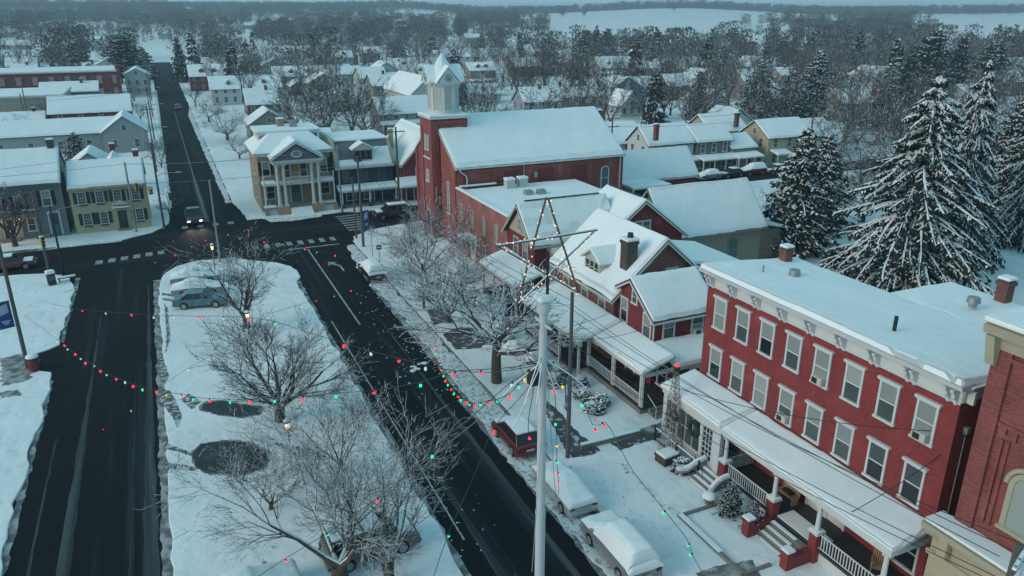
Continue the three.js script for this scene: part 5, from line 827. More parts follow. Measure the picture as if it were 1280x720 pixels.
// leafless tree. P: H, r, fork (height of first fork), limbs, kids per level, ang, up, snow
function bareParts(seed, P) {
  const R = rng(seed), T = new Acc(), C = new Acc(), S = new Acc(), maxL = P.kids.length + 1;
  const snowOn = P.snow ?? 0.8, minR = P.minR ?? 0.010;
  function branch(p, d, L, r, lev) {
    const n = lev === 0 ? 4 : lev === 1 ? 5 : lev === 2 ? 4 : lev < maxL ? 3 : 2; const nodes = [];
    let cur = p.clone(), dir = d.clone(), rr = r; const rEnd = lev === 0 ? r * 0.75 : Math.max(minR * 0.8, r * 0.35);
    for (let i = 0; i < n; i++) {
      const w = lev === 0 ? 0.06 : P.wander ?? 0.17; dir.add(V((R() - 0.5) * 2 * w, (R() - 0.5) * w + (lev ? P.up * (0.5 + 0.5 * i / n) : 0.03), (R() - 0.5) * 2 * w)).normalize();
      const nx = cur.clone().addScaledVector(dir, L / n), r2 = lerp(r, rEnd, (i + 1) / n);
      const blade = lev >= (P.blade ?? maxL), sv = blade ? V(R() - 0.5, R() - 0.5, R() - 0.5).cross(dir).normalize() : null;
      if (blade) C.tri(cur.clone().addScaledVector(sv, rr * 1.3), cur.clone().addScaledVector(sv, -rr * 1.3), nx.clone().addScaledVector(dir, L / n * 0.4));
      else (lev <= 1 ? T : C).seg(cur, nx, rr, r2, lev === 0 ? 8 : lev === 1 ? 6 : lev === 2 ? 4 : 3);
      const flat = Math.sqrt(Math.max(0, 1 - dir.y * dir.y));
      if (flat > 0.3 && R() < snowOn * (0.4 + flat * 0.7)) { const off = V(0, rr * 0.55 + 0.006, 0), k = 0.62 + 0.15 * R(); if (blade) { if (R() < (P.twigSnow ?? 0.35)) { const hv = V(-dir.z, 0, dir.x).normalize().multiplyScalar(rr * 1.2 + 0.004), o2 = V(0, rr + 0.012, 0); S.tri(cur.clone().add(o2).add(hv), cur.clone().add(o2).sub(hv), nx.clone().add(o2)); } } else S.seg(cur.clone().add(off), nx.clone().add(V(0, r2 * 0.55 + 0.006, 0)), rr * k + 0.006, r2 * k + 0.006, lev <= 1 ? 5 : 3); }
      nodes.push([nx.clone(), dir.clone(), r2, (i + 1) / n]); cur = nx; rr = r2;
    }
    if (lev >= maxL) return;
    const kids = lev === 0 ? P.limbs : P.kids[lev - 1];
    for (let k = 0; k < kids; k++) {
      const nd = lev === 0 ? nodes[R() < 0.3 ? n - 2 : n - 1] : nodes[Math.min(n - 1, Math.floor(Math.pow(R(), 0.7) * n))];
      const [q, dd, rq] = nd, az = lev === 0 ? (k + R() * 0.6) / kids * 6.283 : R() * 6.283, an = (P.ang[Math.min(lev, P.ang.length - 1)]) * (0.7 + R() * 0.6);
      const s = V(Math.cos(az), 0, Math.sin(az)); s.addScaledVector(dd, -s.dot(dd)).normalize();
      const nd2 = dd.clone().multiplyScalar(Math.cos(an)).addScaledVector(s, Math.sin(an)).normalize();
      const len = lev === 0 ? (P.H - P.fork) * (0.62 + R() * 0.3) : L * (P.ratio ?? 0.62) * (0.65 + R() * 0.6);
      branch(q, nd2, len, Math.max(minR, rq * (lev === 0 ? 0.76 : 0.64)), lev + 1);
    }
  }
  branch(V(0, -0.1, 0), (P.lean || V(0, 1, 0)).clone().normalize(), P.fork, P.r, 0);
  // bring the grown skeleton to its stated height and crown width
  let my = 0, mr = []; for (let i = 0; i < C.p.length; i += 3) { my = Math.max(my, C.p[i + 1]); mr.push(Math.hypot(C.p[i], C.p[i + 2])); } mr.sort((a, b) => a - b);
  const ky = P.H / my, kx = P.W ? P.W / 2 / mr[Math.floor(mr.length * 0.97)] : ky;
  for (const A of [T, C, S]) for (let i = 0; i < A.p.length; i += 3) { const ax = Math.hypot(A.p[i], A.p[i + 2]); const k = ax < P.r * 1.5 && A.p[i + 1] < P.fork ? 1 : kx; A.p[i] *= k; A.p[i + 1] *= ky; A.p[i + 2] *= k; }
  return { T: T.geo(), C: C.geo(), S: S.geo(), tris: (T.i.length + C.i.length + S.i.length) / 3 };
}
function bareTree(name, label, x, z, seed, P, group, y = 0, mats = {}) {
  const t = thing(name, label, 'tree', [x, y, z], 0, group), g = bareParts(seed, P);
  rawMesh('trunk', g.T, M.bark, t); rawMesh('crown', g.C, mats.twig || M.twig, t); rawMesh('snow', g.S, M.snowTwig, t); return t;
}
{
  // trees of the square island
  bareTree('island_tree', 'slender bare tree with upright forks beside the parked teal sedan', 4.1, -63.2, 11, { H: 9.4, W: 9.5, r: 0.32, fork: 2.0, limbs: 4, kids: [6, 6, 5, 4], ang: [0.45, 0.55, 0.7, 0.7], up: 0.11, ratio: 0.6, minR: 0.012, snow: 0.5 });
  bareTree('island_tree', 'round-crowned bare tree with dense fine twigs in the middle of the island', 4.3, -46, 12, { H: 9.0, W: 11.0, r: 0.42, fork: 1.7, limbs: 7, kids: [6, 6, 6, 4], ang: [0.78, 0.55, 0.55, 0.6], up: 0.10, ratio: 0.6, minR: 0.013, snow: 0.6 });
  bareTree('island_tree', 'large spreading bare tree with pale snow-laden limbs beside the snow covered cars', 4.6, -29.4, 15, { H: 9.6, W: 11.5, r: 0.44, fork: 1.6, limbs: 5, kids: [6, 6, 5, 4], ang: [0.85, 0.65, 0.65, 0.65], up: 0.05, ratio: 0.64, minR: 0.011, snow: 0.95, wander: 0.22 });
  bareTree('island_tree', 'tall thin multi-stemmed bare tree reaching toward the east roadway', 6.6, -28.3, 14, { H: 11.2, W: 10.5, r: 0.34, fork: 1.2, limbs: 4, kids: [5, 5, 5, 4], ang: [0.45, 0.55, 0.65, 0.7], up: 0.07, ratio: 0.62, minR: 0.011, snow: 0.9, wander: 0.2 });
  bareTree('island_tree', 'low twiggy bare tree over the dark oval patch', 2.4, -36.5, 16, { H: 6.4, W: 8.5, r: 0.13, fork: 0.8, limbs: 6, kids: [5, 5, 5, 3], ang: [0.75, 0.6, 0.65, 0.7], up: 0.06, ratio: 0.62, minR: 0.010, snow: 0.5 });
  bareTree('island_tree', 'small bare tree with many upright shoots between the larger island trees', 6.6, -38.5, 17, { H: 7.2, W: 6.8, r: 0.15, fork: 1.0, limbs: 5, kids: [5, 5, 5, 3], ang: [0.6, 0.55, 0.6, 0.7], up: 0.12, ratio: 0.6, minR: 0.010, snow: 0.5 });
  // street trees on the east pavement
  bareTree('street_tree', 'bare street tree with long drooping snow-topped limbs in front of the dormer house', 19.3, -45.2, 21, { H: 9.2, W: 13, r: 0.40, fork: 4.4, limbs: 7, kids: [5, 4, 4, 3], twigSnow: 0.85, ang: [1.0, 0.6, 0.7, 0.7], up: 0.055, ratio: 0.62, minR: 0.022, snow: 1, wander: 0.24 });
  bareTree('street_tree', 'bare street tree with snowy upright limbs in front of the flat brick building', 20.0, -57.3, 22, { H: 10.2, W: 12, r: 0.28, fork: 2.2, limbs: 7, kids: [6, 5, 4, 3], twigSnow: 0.8, ang: [0.8, 0.6, 0.7, 0.7], up: 0.07, ratio: 0.62, minR: 0.02, snow: 0.9, wander: 0.2 });
  bareTree('street_tree', 'bushy bare street tree full of pinkish twigs in front of the church', 22.2, -70.5, 23, { H: 8.8, W: 11, r: 0.22, fork: 1.2, limbs: 6, kids: [6, 6, 5, 3], ang: [0.75, 0.6, 0.7, 0.7], up: 0.06, ratio: 0.6, minR: 0.017, twigSnow: 0.5, snow: 0.8 });
  bareTree('street_tree', 'small bare tree in front of the grey house on the west corner', -17.2, -99.2, 24, { H: 9.6, W: 8.5, r: 0.34, fork: 2.4, limbs: 7, kids: [5, 5, 5, 3], ang: [0.7, 0.6, 0.6, 0.7], up: 0.10, ratio: 0.6, minR: 0.024, snow: 0.45 });
}
// bare trees of the town: a few kinds, cloned
function protoTree(seed, P, twig, bark = M.bark) { const g = new THREE.Group(), q = bareParts(seed, P); rawMesh('trunk', q.T, bark, g); rawMesh('crown', q.C, twig, g); rawMesh('snow', q.S, M.snowTwig, g); return g; }
const MIDP = { H: 12, W: 9, r: 0.3, fork: 3, limbs: 6, kids: [5, 5, 5], blade: 3, ang: [0.6, 0.6, 0.7], up: 0.06, ratio: 0.62, minR: 0.040, snow: 0.45 };
const bareKinds = [
  protoTree(31, MIDP, M.twig), protoTree(32, { ...MIDP, W: 10, ang: [0.8, 0.7, 0.7], up: 0.03, snow: 0.9, wander: 0.22 }, M.twig),
  protoTree(33, { ...MIDP, W: 7, ang: [0.4, 0.5, 0.6], up: 0.09, snow: 0.4 }, M.twig), protoTree(34, { ...MIDP, limbs: 8, kids: [6, 6, 5], fork: 1.6, ang: [0.85, 0.6, 0.6], snow: 0.45 }, M.twigRust),
];
const FARP = { ...MIDP, limbs: 5, kids: [5, 5, 4], twigSnow: 0.95, minR: 0.05 };
const bareFar = [protoTree(35, FARP, M.twig), protoTree(36, { ...FARP, W: 10, ang: [0.8, 0.7, 0.7], up: 0.03, snow: 0.9 }, M.twig), protoTree(37, { ...FARP, W: 7, ang: [0.4, 0.5, 0.6], up: 0.09 }, M.twig), protoTree(38, { ...FARP, fork: 2, ang: [0.7, 0.6, 0.6] }, M.twigRust)];
function plant(proto, name, label, cat, x, y, z, ry, sx, sy, group) {
  const c = proto.clone(); c.name = numbered(name); c.position.set(x, y, z); c.rotation.y = ry; c.scale.set(sx, sy, sx); tag(c, label, cat, group); scene.add(c); return c;
}
// conifers: tiers of limbs carrying ragged needle sprays, with snow lying on limbs and sprays
function coniferParts(seed, P) {
  const R = rng(seed), T = new Acc(), N = new Acc(), S = new Acc(), j = a => (R() - 0.5) * 2 * a;
  T.seg(V(0, -0.2, 0), V(0, P.H * 0.97, 0), P.r, 0.03, 6);
  const tiers = P.tiers;
  for (let k = 0; k < tiers; k++) {
    const f = k / (tiers - 1), y = lerp(P.base, P.H * 0.97, Math.pow(f, 0.92)), L = P.R * Math.pow(1 - f, P.pow ?? 0.85) * (0.8 + 0.35 * R()) + 0.05 * P.R, nb = Math.max(4, Math.round(P.nb * (0.5 + 0.65 * (1 - f))));
    for (let b = 0; b < nb; b++) {
      const az = (b + R() * 0.9 + k * 0.37) / nb * 6.283, l = L * (0.6 + 0.55 * R()), dx = Math.cos(az), dz = Math.sin(az), droop = P.droop * (0.6 + 0.8 * R()), yo = j(P.H / tiers * 0.5), bend = j(0.25);
      const pt = s => V((dx - dz * bend * s) * l * s, y + yo + l * (P.lift * s - droop * s * s + (s > 0.75 ? 0.35 * (s - 0.75) * droop : 0)), (dz + dx * bend * s) * l * s);
      const n = P.st; let prev = pt(0.05);
      for (let i = 1; i <= n; i++) {
        const s = i / n, c = pt(s), q = P.spray * (0.55 + 0.6 * R()) * (0.55 + 0.6 * l / P.R) * (1.15 - 0.5 * s), side = V(-dz, 0, dx);
        for (let m = 0; m < P.tufts; m++) {
          const o = prev.clone().lerp(c, R()), sd = m % 2 ? 1 : -1, e = o.clone().addScaledVector(side, sd * q * (0.5 + R() * 0.9)).add(V(dx * q * (0.3 + R() * 0.5), -q * (P.hang * (0.3 + R())), dz * q * (0.3 + R() * 0.5))), w = q * 0.28;
          N.tri(o.clone().add(V(dx * w, 0, dz * w)), o.clone().add(V(-dx * w, -w, -dz * w)), e);
          N.tri(o, e.clone().add(V(j(w), j(w), j(w))), o.clone().lerp(e, 0.55).add(V(j(w), -q * P.hang * (0.5 + R()), j(w))));
          if (R() < P.snow) { const u = o.clone().lerp(e, 0.15 + R() * 0.5), v = q * (0.16 + 0.2 * R()) * P.clump; S.seg(u.clone().add(V(0, v * 0.45, 0)), u.clone().lerp(e, 0.35 + 0.4 * R()).add(V(0, v * 0.35, 0)), v * 0.55, v * 0.22, 3); }
        }
        if (R() < P.line) { const w = P.tw * (1.1 - s * 0.7) * (0.5 + 0.8 * R()); S.seg(prev.clone().add(V(0, w * 0.5, 0)), c.clone().add(V(j(0.04), w * 0.5, j(0.04))), w, w * (0.5 + 0.6 * R()), 4); }
        if (i === 1 || P.tw > 0.1) N.seg(prev, c, 0.05, 0.03, 3);
        prev = c;
      }
    }
  }
  return { T: T.geo(), N: N.geo(), S: S.geo(), tris: (N.i.length + S.i.length) / 3 };
}
function protoConifer(seed, P, needle) { const g = new THREE.Group(), q = coniferParts(seed, P); rawMesh('trunk', q.T, M.bark, g); rawMesh('foliage', q.N, needle, g); rawMesh('snow', q.S, M.snowTwig, g); return g; }
const bigSpruce = protoConifer(41, { H: 20, r: 0.4, base: 0.9, R: 8.2, tiers: 24, nb: 17, st: 9, droop: 0.55, lift: 0.10, hang: 0.9, spray: 0.72, tufts: 4, clump: 1.3, tw: 0.19, snow: 0.85, line: 0.95, pow: 0.8 }, M.needle);
const fir1 = protoConifer(42, { H: 14, r: 0.28, base: 0.4, R: 4.5, tiers: 20, nb: 13, st: 4, droop: 0.30, lift: 0.08, hang: 0.7, spray: 0.85, tufts: 4, clump: 1.6, tw: 0.13, snow: 0.8, line: 0.5, pow: 0.7 }, M.needle);
const fir2 = protoConifer(43, { H: 12, r: 0.25, base: 0.8, R: 3.3, tiers: 16, nb: 9, st: 3, droop: 0.22, lift: 0.12, hang: 0.7, spray: 1.0, tufts: 4, clump: 1.2, tw: 0.10, snow: 0.4, line: 0.2, pow: 0.6 }, M.needle);
const pine = protoConifer(44, { H: 13, r: 0.3, base: 2.4, R: 4.0, tiers: 13, nb: 9, st: 3, droop: 0.10, lift: 0.22, hang: 0.5, spray: 1.25, tufts: 4, clump: 1.1, tw: 0.10, snow: 0.5, line: 0.15, pow: 0.42 }, M.needle);
const firFar = protoConifer(46, { H: 12, r: 0.25, base: 0.5, R: 3.2, tiers: 12, nb: 7, st: 2, droop: 0.22, lift: 0.12, hang: 0.7, spray: 1.4, tufts: 3, clump: 1.2, tw: 0.12, snow: 0.45, line: 0.2, pow: 0.6 }, M.needle);
const cedarSnow = protoConifer(45, { H: 10, r: 0.2, base: 0.3, R: 2.8, tiers: 18, nb: 10, st: 3, droop: 0.3, lift: 0.15, hang: 0.6, spray: 0.8, tufts: 4, clump: 1.3, tw: 0.09, snow: 0.75, line: 0.35, pow: 0.45 }, M.needle);
const con = (proto, name, label, x, z, s, sw = 1, ry = 0, group, y = 0) => plant(proto, name, label, 'tree', x, y, z, ry, s * sw, s, group);
const gAt = (px, py) => { const q = G(px, py); return [q.x, q.z]; };
con(bigSpruce, 'norway_spruce', 'huge drooping spruce with snow along every branch behind the brick row building', ...gAt(1126, 368), 1.0, 1.05);
con(fir1, 'snowy_fir', 'broad dark fir heaped with snow beside the beige hall', ...gAt(990, 316), 1.0, 1.12, 1);
con(fir1, 'snowy_fir', 'dark fir crowded behind the fir beside the beige hall', 71.5, -67, 0.85, 1.15, 2.3);
con(bigSpruce, 'norway_spruce', 'tall narrow spruce to the right of the huge drooping spruce', ...gAt(1186, 330), 1.04, 0.62, 2.1);
con(bigSpruce, 'norway_spruce', 'dark spruce partly hidden behind the narrow spruce', 88, -52, 0.98, 0.75, 4);
con(fir1, 'snowy_fir', 'dark drooping fir at the right hand edge behind the spruces', 84, -38, 1.1, 1.05, 0.4);
// evergreens placed by their foot in the photograph: [px, py of foot, height m, width factor, proto, label]
const evg = [
  [945, 150, 15, 1.2, fir1, 'large fir laden with snow rising behind the low yellow house'], [1015, 150, 17, 1.3, fir1, 'broad snow-clumped evergreen above the tall yellow gable house'], [985, 152, 13, 1.1, cedarSnow, 'reddish based evergreen left of the broad snow-clumped one'],
  [870, 152, 12, 0.9, fir2, 'narrow dark evergreen rising behind the back row roofs'], [898, 112, 16, 1.1, fir1, 'tall snow-dusted conifer beside the white garage'], [1068, 100, 20, 0.8, fir2, 'tall dark conifer rising from the bare grove'], [1155, 130, 21, 1.1, pine, 'wide flat-topped pine in the right hand grove'], [1130, 135, 17, 0.8, fir2, 'dark green pine between bare trees of the right hand grove'],
  [1232, 120, 17, 1.5, pine, 'spreading cedar with flat snowy tiers above the spruces'], [732, 75, 17, 1.1, pine, 'left of a pair of dark pines in front of the white field'], [758, 76, 18, 1.2, pine, 'right of a pair of dark pines in front of the white field'], [498, 74, 15, 1.5, fir1, 'wide layered evergreen above the front-gabled white house'], [472, 60, 12, 1.3, pine, 'dark pine left of the wide layered evergreen'],
  [228, 104, 17, 0.75, fir2, 'tall slim evergreen on the east side of the far street'], [160, 105, 18, 1.5, pine, 'tall snowy evergreen beside the far street near the mill'], [100, 82, 11, 1.5, cedarSnow, 'rounded snowy evergreen behind the mill roof'], [183, 100, 13, 1.3, cedarSnow, 'snowy evergreen under the tall one beside the far street'], [98, 205, 5.5, 1.6, cedarSnow, 'rounded snowy evergreen between the grey and yellow houses'], [625, 50, 14, 1.3, pine, 'dark pine on the slope left of the white field'], [1005, 320, 4, 1.3, cedarSnow, 'low snowy evergreen at the foot of the broad dark fir'], [970, 325, 3.5, 1.2, cedarSnow, 'low bushy evergreen by the wall of the beige hall'], [1255, 260, 15, 1.2, fir1, 'dark fir beyond the narrow spruce at the edge of the grove'], [1100, 165, 15, 1.1, fir1, 'snow-clumped fir standing in the grove left of the huge spruce top'], [1240, 300, 12, 1.1, fir1, 'dark low-branched fir below the narrow spruce'], [1190, 128, 19, 0.9, fir2, 'dark conifer rising behind the huge spruce top'], [335, 200, 4, 1.3, cedarSnow, 'clipped snowy evergreen beside the portico house drive'],
];
for (const [px, py, h, w, pr, label] of evg) { const p = onTerr(px, py), H0 = { [fir1.id]: 14, [fir2.id]: 12, [pine.id]: 13, [cedarSnow.id]: 10 }[pr.id]; plant(pr, pr === pine ? 'pine_tree' : 'evergreen_tree', label, 'tree', p.x, p.y, p.z, px * 0.7, h / H0 * w, h / H0); }
// bare trees placed by foot: [px, py, height m, kind, width, label]
const bt = [
  [405, 168, 12.5, 3, 1.9, 'wide bushy brown bare tree behind the portico and blue houses'], [455, 170, 11.5, 3, 1.8, 'bushy brown bare tree behind the blue house roof'], [370, 160, 11.5, 3, 1.6, 'brown bare tree left of the wide bushy one behind the portico house'], [400, 118, 15, 2, 1.0, 'tall thin bare tree rising over the wide bushy brown tree'],
  [285, 178, 9.5, 1, 1.4, 'snow-whitened bare tree beside the far street'], [262, 155, 8.5, 1, 1.2, 'smaller snow-whitened bare tree further up the far street'], [300, 200, 6, 1, 1.3, 'low snow-covered bare tree next to the portico house'], [245, 135, 8, 0, 1.1, 'bare grey tree at the kerb of the far street'],
  [665, 135, 17, 2, 1.0, 'tall bare tree with twin trunks left in the grove behind the church'], [680, 136, 18, 2, 1.0, 'tall bare tree in the grove directly behind the church roof'], [722, 134, 17, 0, 1.0, 'spreading bare tree in the grove right of the church chimney side'], [650, 130, 15, 0, 1.0, 'bare tree at the left of the grove behind the church'],
  [810, 153, 11, 1, 1.2, 'snowy bare tree behind the white clapboard house'], [828, 153, 14, 0, 1.2, 'rust-brown bare tree behind the white clapboard house'], [845, 92, 15, 0, 1.1, 'bare tree with clear trunk in front of the white field'], [800, 70, 17, 0, 1.1, 'pale bare tree before the white field'],
  [1095, 185, 14, 1, 1.2, 'snow-lined bare tree with bold crossing limbs left of the huge spruce'], [1070, 190, 12, 1, 1.0, 'snow-lined bare tree left of the bold limbed one'], [1195, 160, 15, 1, 1.3, 'snow-lined bare tree behind the top of the huge spruce'], [1050, 140, 14, 0, 1.1, 'bare tree in the grove behind the broad evergreen'], [985, 85, 17, 1, 1.1, 'snowy bare tree beyond the dark green walled house'],
  [1195, 70, 17, 2, 1.4, 'grey wind-swept bare tree before the right hand field'], [1160, 75, 15, 2, 1.2, 'grey bare tree left of the wind-swept one'], [895, 64, 17, 0, 1.3, 'dense bare tree left of the snowy conifer crest'], [920, 60, 18, 0, 1.2, 'dense bare tree behind the snowy conifer crest'],
  [562, 95, 14, 0, 1.1, 'bare tree rising over the long white-roofed hall'], [440, 82, 14, 0, 1.2, 'bare tree with spreading crown left of the front-gabled house'], [625, 118, 10, 3, 1.2, 'reddish bare tree right of the belfry'], [600, 122, 9, 1, 1.1, 'small snowy bare tree right of the belfry foot'], [612, 140, 7, 1, 1.2, 'low snowy bare tree behind the church ridge'],
  [212, 270, 4.5, 1, 1.0, 'small bare street tree by the yellow house corner'], [203, 215, 7, 3, 1.0, 'reddish bare tree between the yellow house and the far street'], [10, 180, 6, 1, 1.2, 'low snowy bare tree behind the grey house'], [965, 300, 7, 1, 1.3, 'snowy twiggy bare tree beside the beige hall'], [955, 318, 4, 1, 1.4, 'low snow-covered twiggy bush tree at the hall wall'], [22, 176, 7, 1, 1.2, 'snowy bare tree beside the lone poles west of the long grey house'], [62, 160, 8, 0, 1.0, 'bare tree between the red brick house and the pale porch house'], [125, 122, 9, 1, 1.1, 'bare tree in front of the end of the red mill'], [168, 128, 8, 1, 1.2, 'bare snowy tree in the yard north of the red brick house'], [176, 150, 6, 3, 1.2, 'low reddish bare tree beside the far street pavement'], [40, 125, 10, 0, 1.1, 'bare tree in front of the beige warehouse roof'], [1245, 190, 14, 1, 1.1, 'bare snowy tree at the right edge behind the spruces'],
];
for (const [i, [px, py, h, k, w]] of [[1035, 200, 13, 1, 1.2], [1075, 235, 11, 1, 1.2], [1110, 215, 13, 1, 1.1], [1140, 180, 15, 1, 1.3], [1165, 150, 16, 2, 1.3], [1210, 195, 13, 1, 1.2], [1235, 160, 15, 1, 1.2], [1260, 230, 12, 1, 1.1], [1270, 145, 16, 0, 1.3], [1120, 120, 17, 0, 1.2], [1080, 120, 16, 2, 1.3], [1215, 110, 17, 2, 1.3], [1000, 118, 15, 0, 1.2], [1040, 108, 16, 2, 1.2], [1175, 100, 17, 0, 1.3], [1255, 105, 17, 0, 1.3], [945, 100, 15, 0, 1.1], [1020, 92, 17, 0, 1.3], [1095, 95, 17, 1, 1.2], [1140, 90, 17, 0, 1.3], [1078, 280, 9, 1, 1.2], [1092, 258, 11, 1, 1.2], [1062, 255, 9, 1, 1.2], [1050, 225, 11, 1, 1.3], [1270, 280, 10, 1, 1.2]].entries()) { const p = onTerr(px, py); plant(bareKinds[k], 'bare_tree', 'snow-lined leafless tree of the dense grove behind the huge spruce', 'tree', p.x, p.y, p.z, i * 1.1, h / 12 * w, h / 12, 'leafless trees of the grove behind the spruce'); }
for (const [px, py, h, k, w, label] of bt) { const p = onTerr(px, py); plant(bareKinds[k], 'bare_tree', label, 'tree', p.x, p.y, p.z, px * 1.3, h / 12 * w, h / 12, null); }
// the town's other trees, alike at this distance, kept off streets and houses
{
  const R = rng(505); let n = 0, tries = 0; const used = [];
  while (n < 300 && tries++ < 6000) {
    const u = R(), r = 130 + Math.pow(u, 0.95) * 420, az = (-36 + R() * 72) * Math.PI / 180 + AZ0, x = r * Math.sin(az), z = -r * Math.cos(az), deg = azOf(x, z);
    if (z > -118 && x > -60 && x < 40) continue; if (z < -95 && x > -7 && x < 14) continue; if (z > -104 && x < 112) continue;
    if (x < 0 && z > -330) continue; const near = z > -260 && x < 60; if (near && R() < 0.25) continue;
    if (x < -8 && z > -300 && z < -150 && x > -80) continue;
    if (houseSpots.some(h => Math.hypot(h[0] - x, h[1] - z) < h[2])) continue;
    // keep views onto the nearer houses open
    if (houseSpots.some(h => { const hr = Math.hypot(h[0], h[1]); return hr < 300 && r < hr && r > hr - 18 && Math.abs(azOf(h[0], h[1]) - deg) < Math.atan(h[2] / hr) * 40; })) continue;
    if (used.some(h => Math.hypot(h[0] - x, h[1] - z) < 6)) continue;
    used.push([x, z]); n++;
    const ev = R(), y = terr(x, z), s = 1.0 + R() * 0.6, ry = R() * 6.28;
    if (ev < 0.14) plant(firFar, 'evergreen_tree', 'distant dark evergreen standing among the bare trees of the town', 'tree', x, y, z, ry, s, s * 1.05, 'distant evergreens of the town');
    else { const k = Math.floor(R() * 4); plant(bareFar[k], 'bare_tree', 'distant leafless tree standing among the houses of the town', 'tree', x, y, z, ry, s * 1.1, s, 'distant leafless trees of the town'); }
  }
}
// far woods on the slopes: one mass
{
  const mk = (seed, n, h, w, con) => { const R = rng(seed), A = new Acc(), W = new Acc(); A.seg(V(0, 0, 0), V(0, h * 0.7, 0), 0.25, 0.1, 3);
    for (let i = 0; i < n; i++) { const y = con ? Math.pow(R(), 1.2) : 0.25 + 0.75 * R(), rr = con ? w * (1 - y) : w * Math.sqrt(Math.max(0.02, 1 - Math.pow((y - 0.6) / 0.45, 2))), a = R() * 6.28, q = Math.sqrt(R()), c = V(Math.cos(a) * rr * q, y * h, Math.sin(a) * rr * q), s = con ? 1.3 : 0.95; const d = V((R() - 0.5) * s * 1.6, s * (con ? -0.5 : 1.3), (R() - 0.5) * s * 1.6); A.tri(c, c.clone().add(d), c.clone().add(V((R() - 0.5) * s * 2, (R() - 0.2) * s, (R() - 0.5) * s * 2)));
      if (R() < 0.62) { const k = s * 0.9; W.tri(c.clone().add(V(k * (R() - 0.5), 0.2, k * (R() - 0.5))), c.clone().add(V(k * (R() - 0.5) * 2, 0.1, k * (R() - 0.5) * 2)), c.clone().add(V(k * (R() - 0.5) * 2, 0.25, k * (R() - 0.5) * 2))); } }
    return [A.geo(), W.geo()]; };
  const [g1a, g1b] = mk(61, 190, 15, 5.5, 0), [g2a, g2b] = mk(62, 150, 15, 4.4, 1);
  const kinds = [[g1a, M.twig, 'far_bare_wood', 'far leafless wood covering the slopes', 0], [g2a, M.needle, 'far_evergreen_wood', 'far dark evergreens dotted through the wooded slopes', 1], [g1b, M.snowTwig, 'far_wood_snow', 'snow lying on the far leafless woods', 0], [g2b, M.snowTwig, 'far_evergreen_snow', 'snow lying on the far evergreens', 1]];
  const lists = [[], []], R = rng(606); let tries = 0;
  while (lists[0].length + lists[1].length < 13000 && tries++ < 160000) {
    const r = 330 + Math.pow(R(), 0.85) * 2600, dg = -38 + R() * 76, az = dg * Math.PI / 180 + AZ0, deg = dg + (fbm(r / 160 + 40, dg / 9 + 40, 77, 0, 3) - 0.5) * 9, x = r * Math.sin(az), z = -r * Math.cos(az);
    const wood = fbm((x + 5000) / 95, (z + 5000) / 95, 71, 0, 3);
    // open white fields on the ridge to the right of the belfry
    const inField = (deg > 0.8 && deg < 18.5 && r > 620 + 60 * Math.sin(deg) && r < 1880) || (deg > 20 && deg < 27 && r > 1150 && r < 1700 && wood < 0.6) || (deg > 27 && r > 620 && r < 1800) || (deg > 14 && deg < 24 && r > 1250 && r < 1500);
    if (inField && !(Math.abs(r - 1500) < 25 && deg < 9 && deg > 3)) continue;
    const dens = r > 1880 ? 0.95 : sst(0.41, 0.53, wood) * (r < 480 ? 0.35 : r < 1100 ? 0.4 : 0.85); if (R() > dens) continue;
    if (x > -8 && x < 14 && z > -500) continue; if (houseSpots.some(h => Math.abs(h[0] - x) < h[2] && Math.abs(h[1] - z) < h[2] + 4)) continue;
    lists[R() < 0.16 ? 1 : 0].push([x, terr(x, z), z, R() * 6.28, 0.6 + R() * 0.65]);
  }
  kinds.forEach(([g, m, nm, lb, i]) => { const im = new THREE.InstancedMesh(g, m, lists[i].length); im.name = nm; const M4 = new THREE.Matrix4(), q = new THREE.Quaternion(); lists[i].forEach((e, k) => { q.setFromAxisAngle(V(0, 1, 0), e[3]); M4.compose(V(e[0], e[1], e[2]), q, V(e[4] * 1.1, e[4], e[4] * 1.1)); im.setMatrixAt(k, M4); }); im.castShadow = im.receiveShadow = true; tag(im, lb, 'woods', null, 'stuff'); scene.add(im); });
}

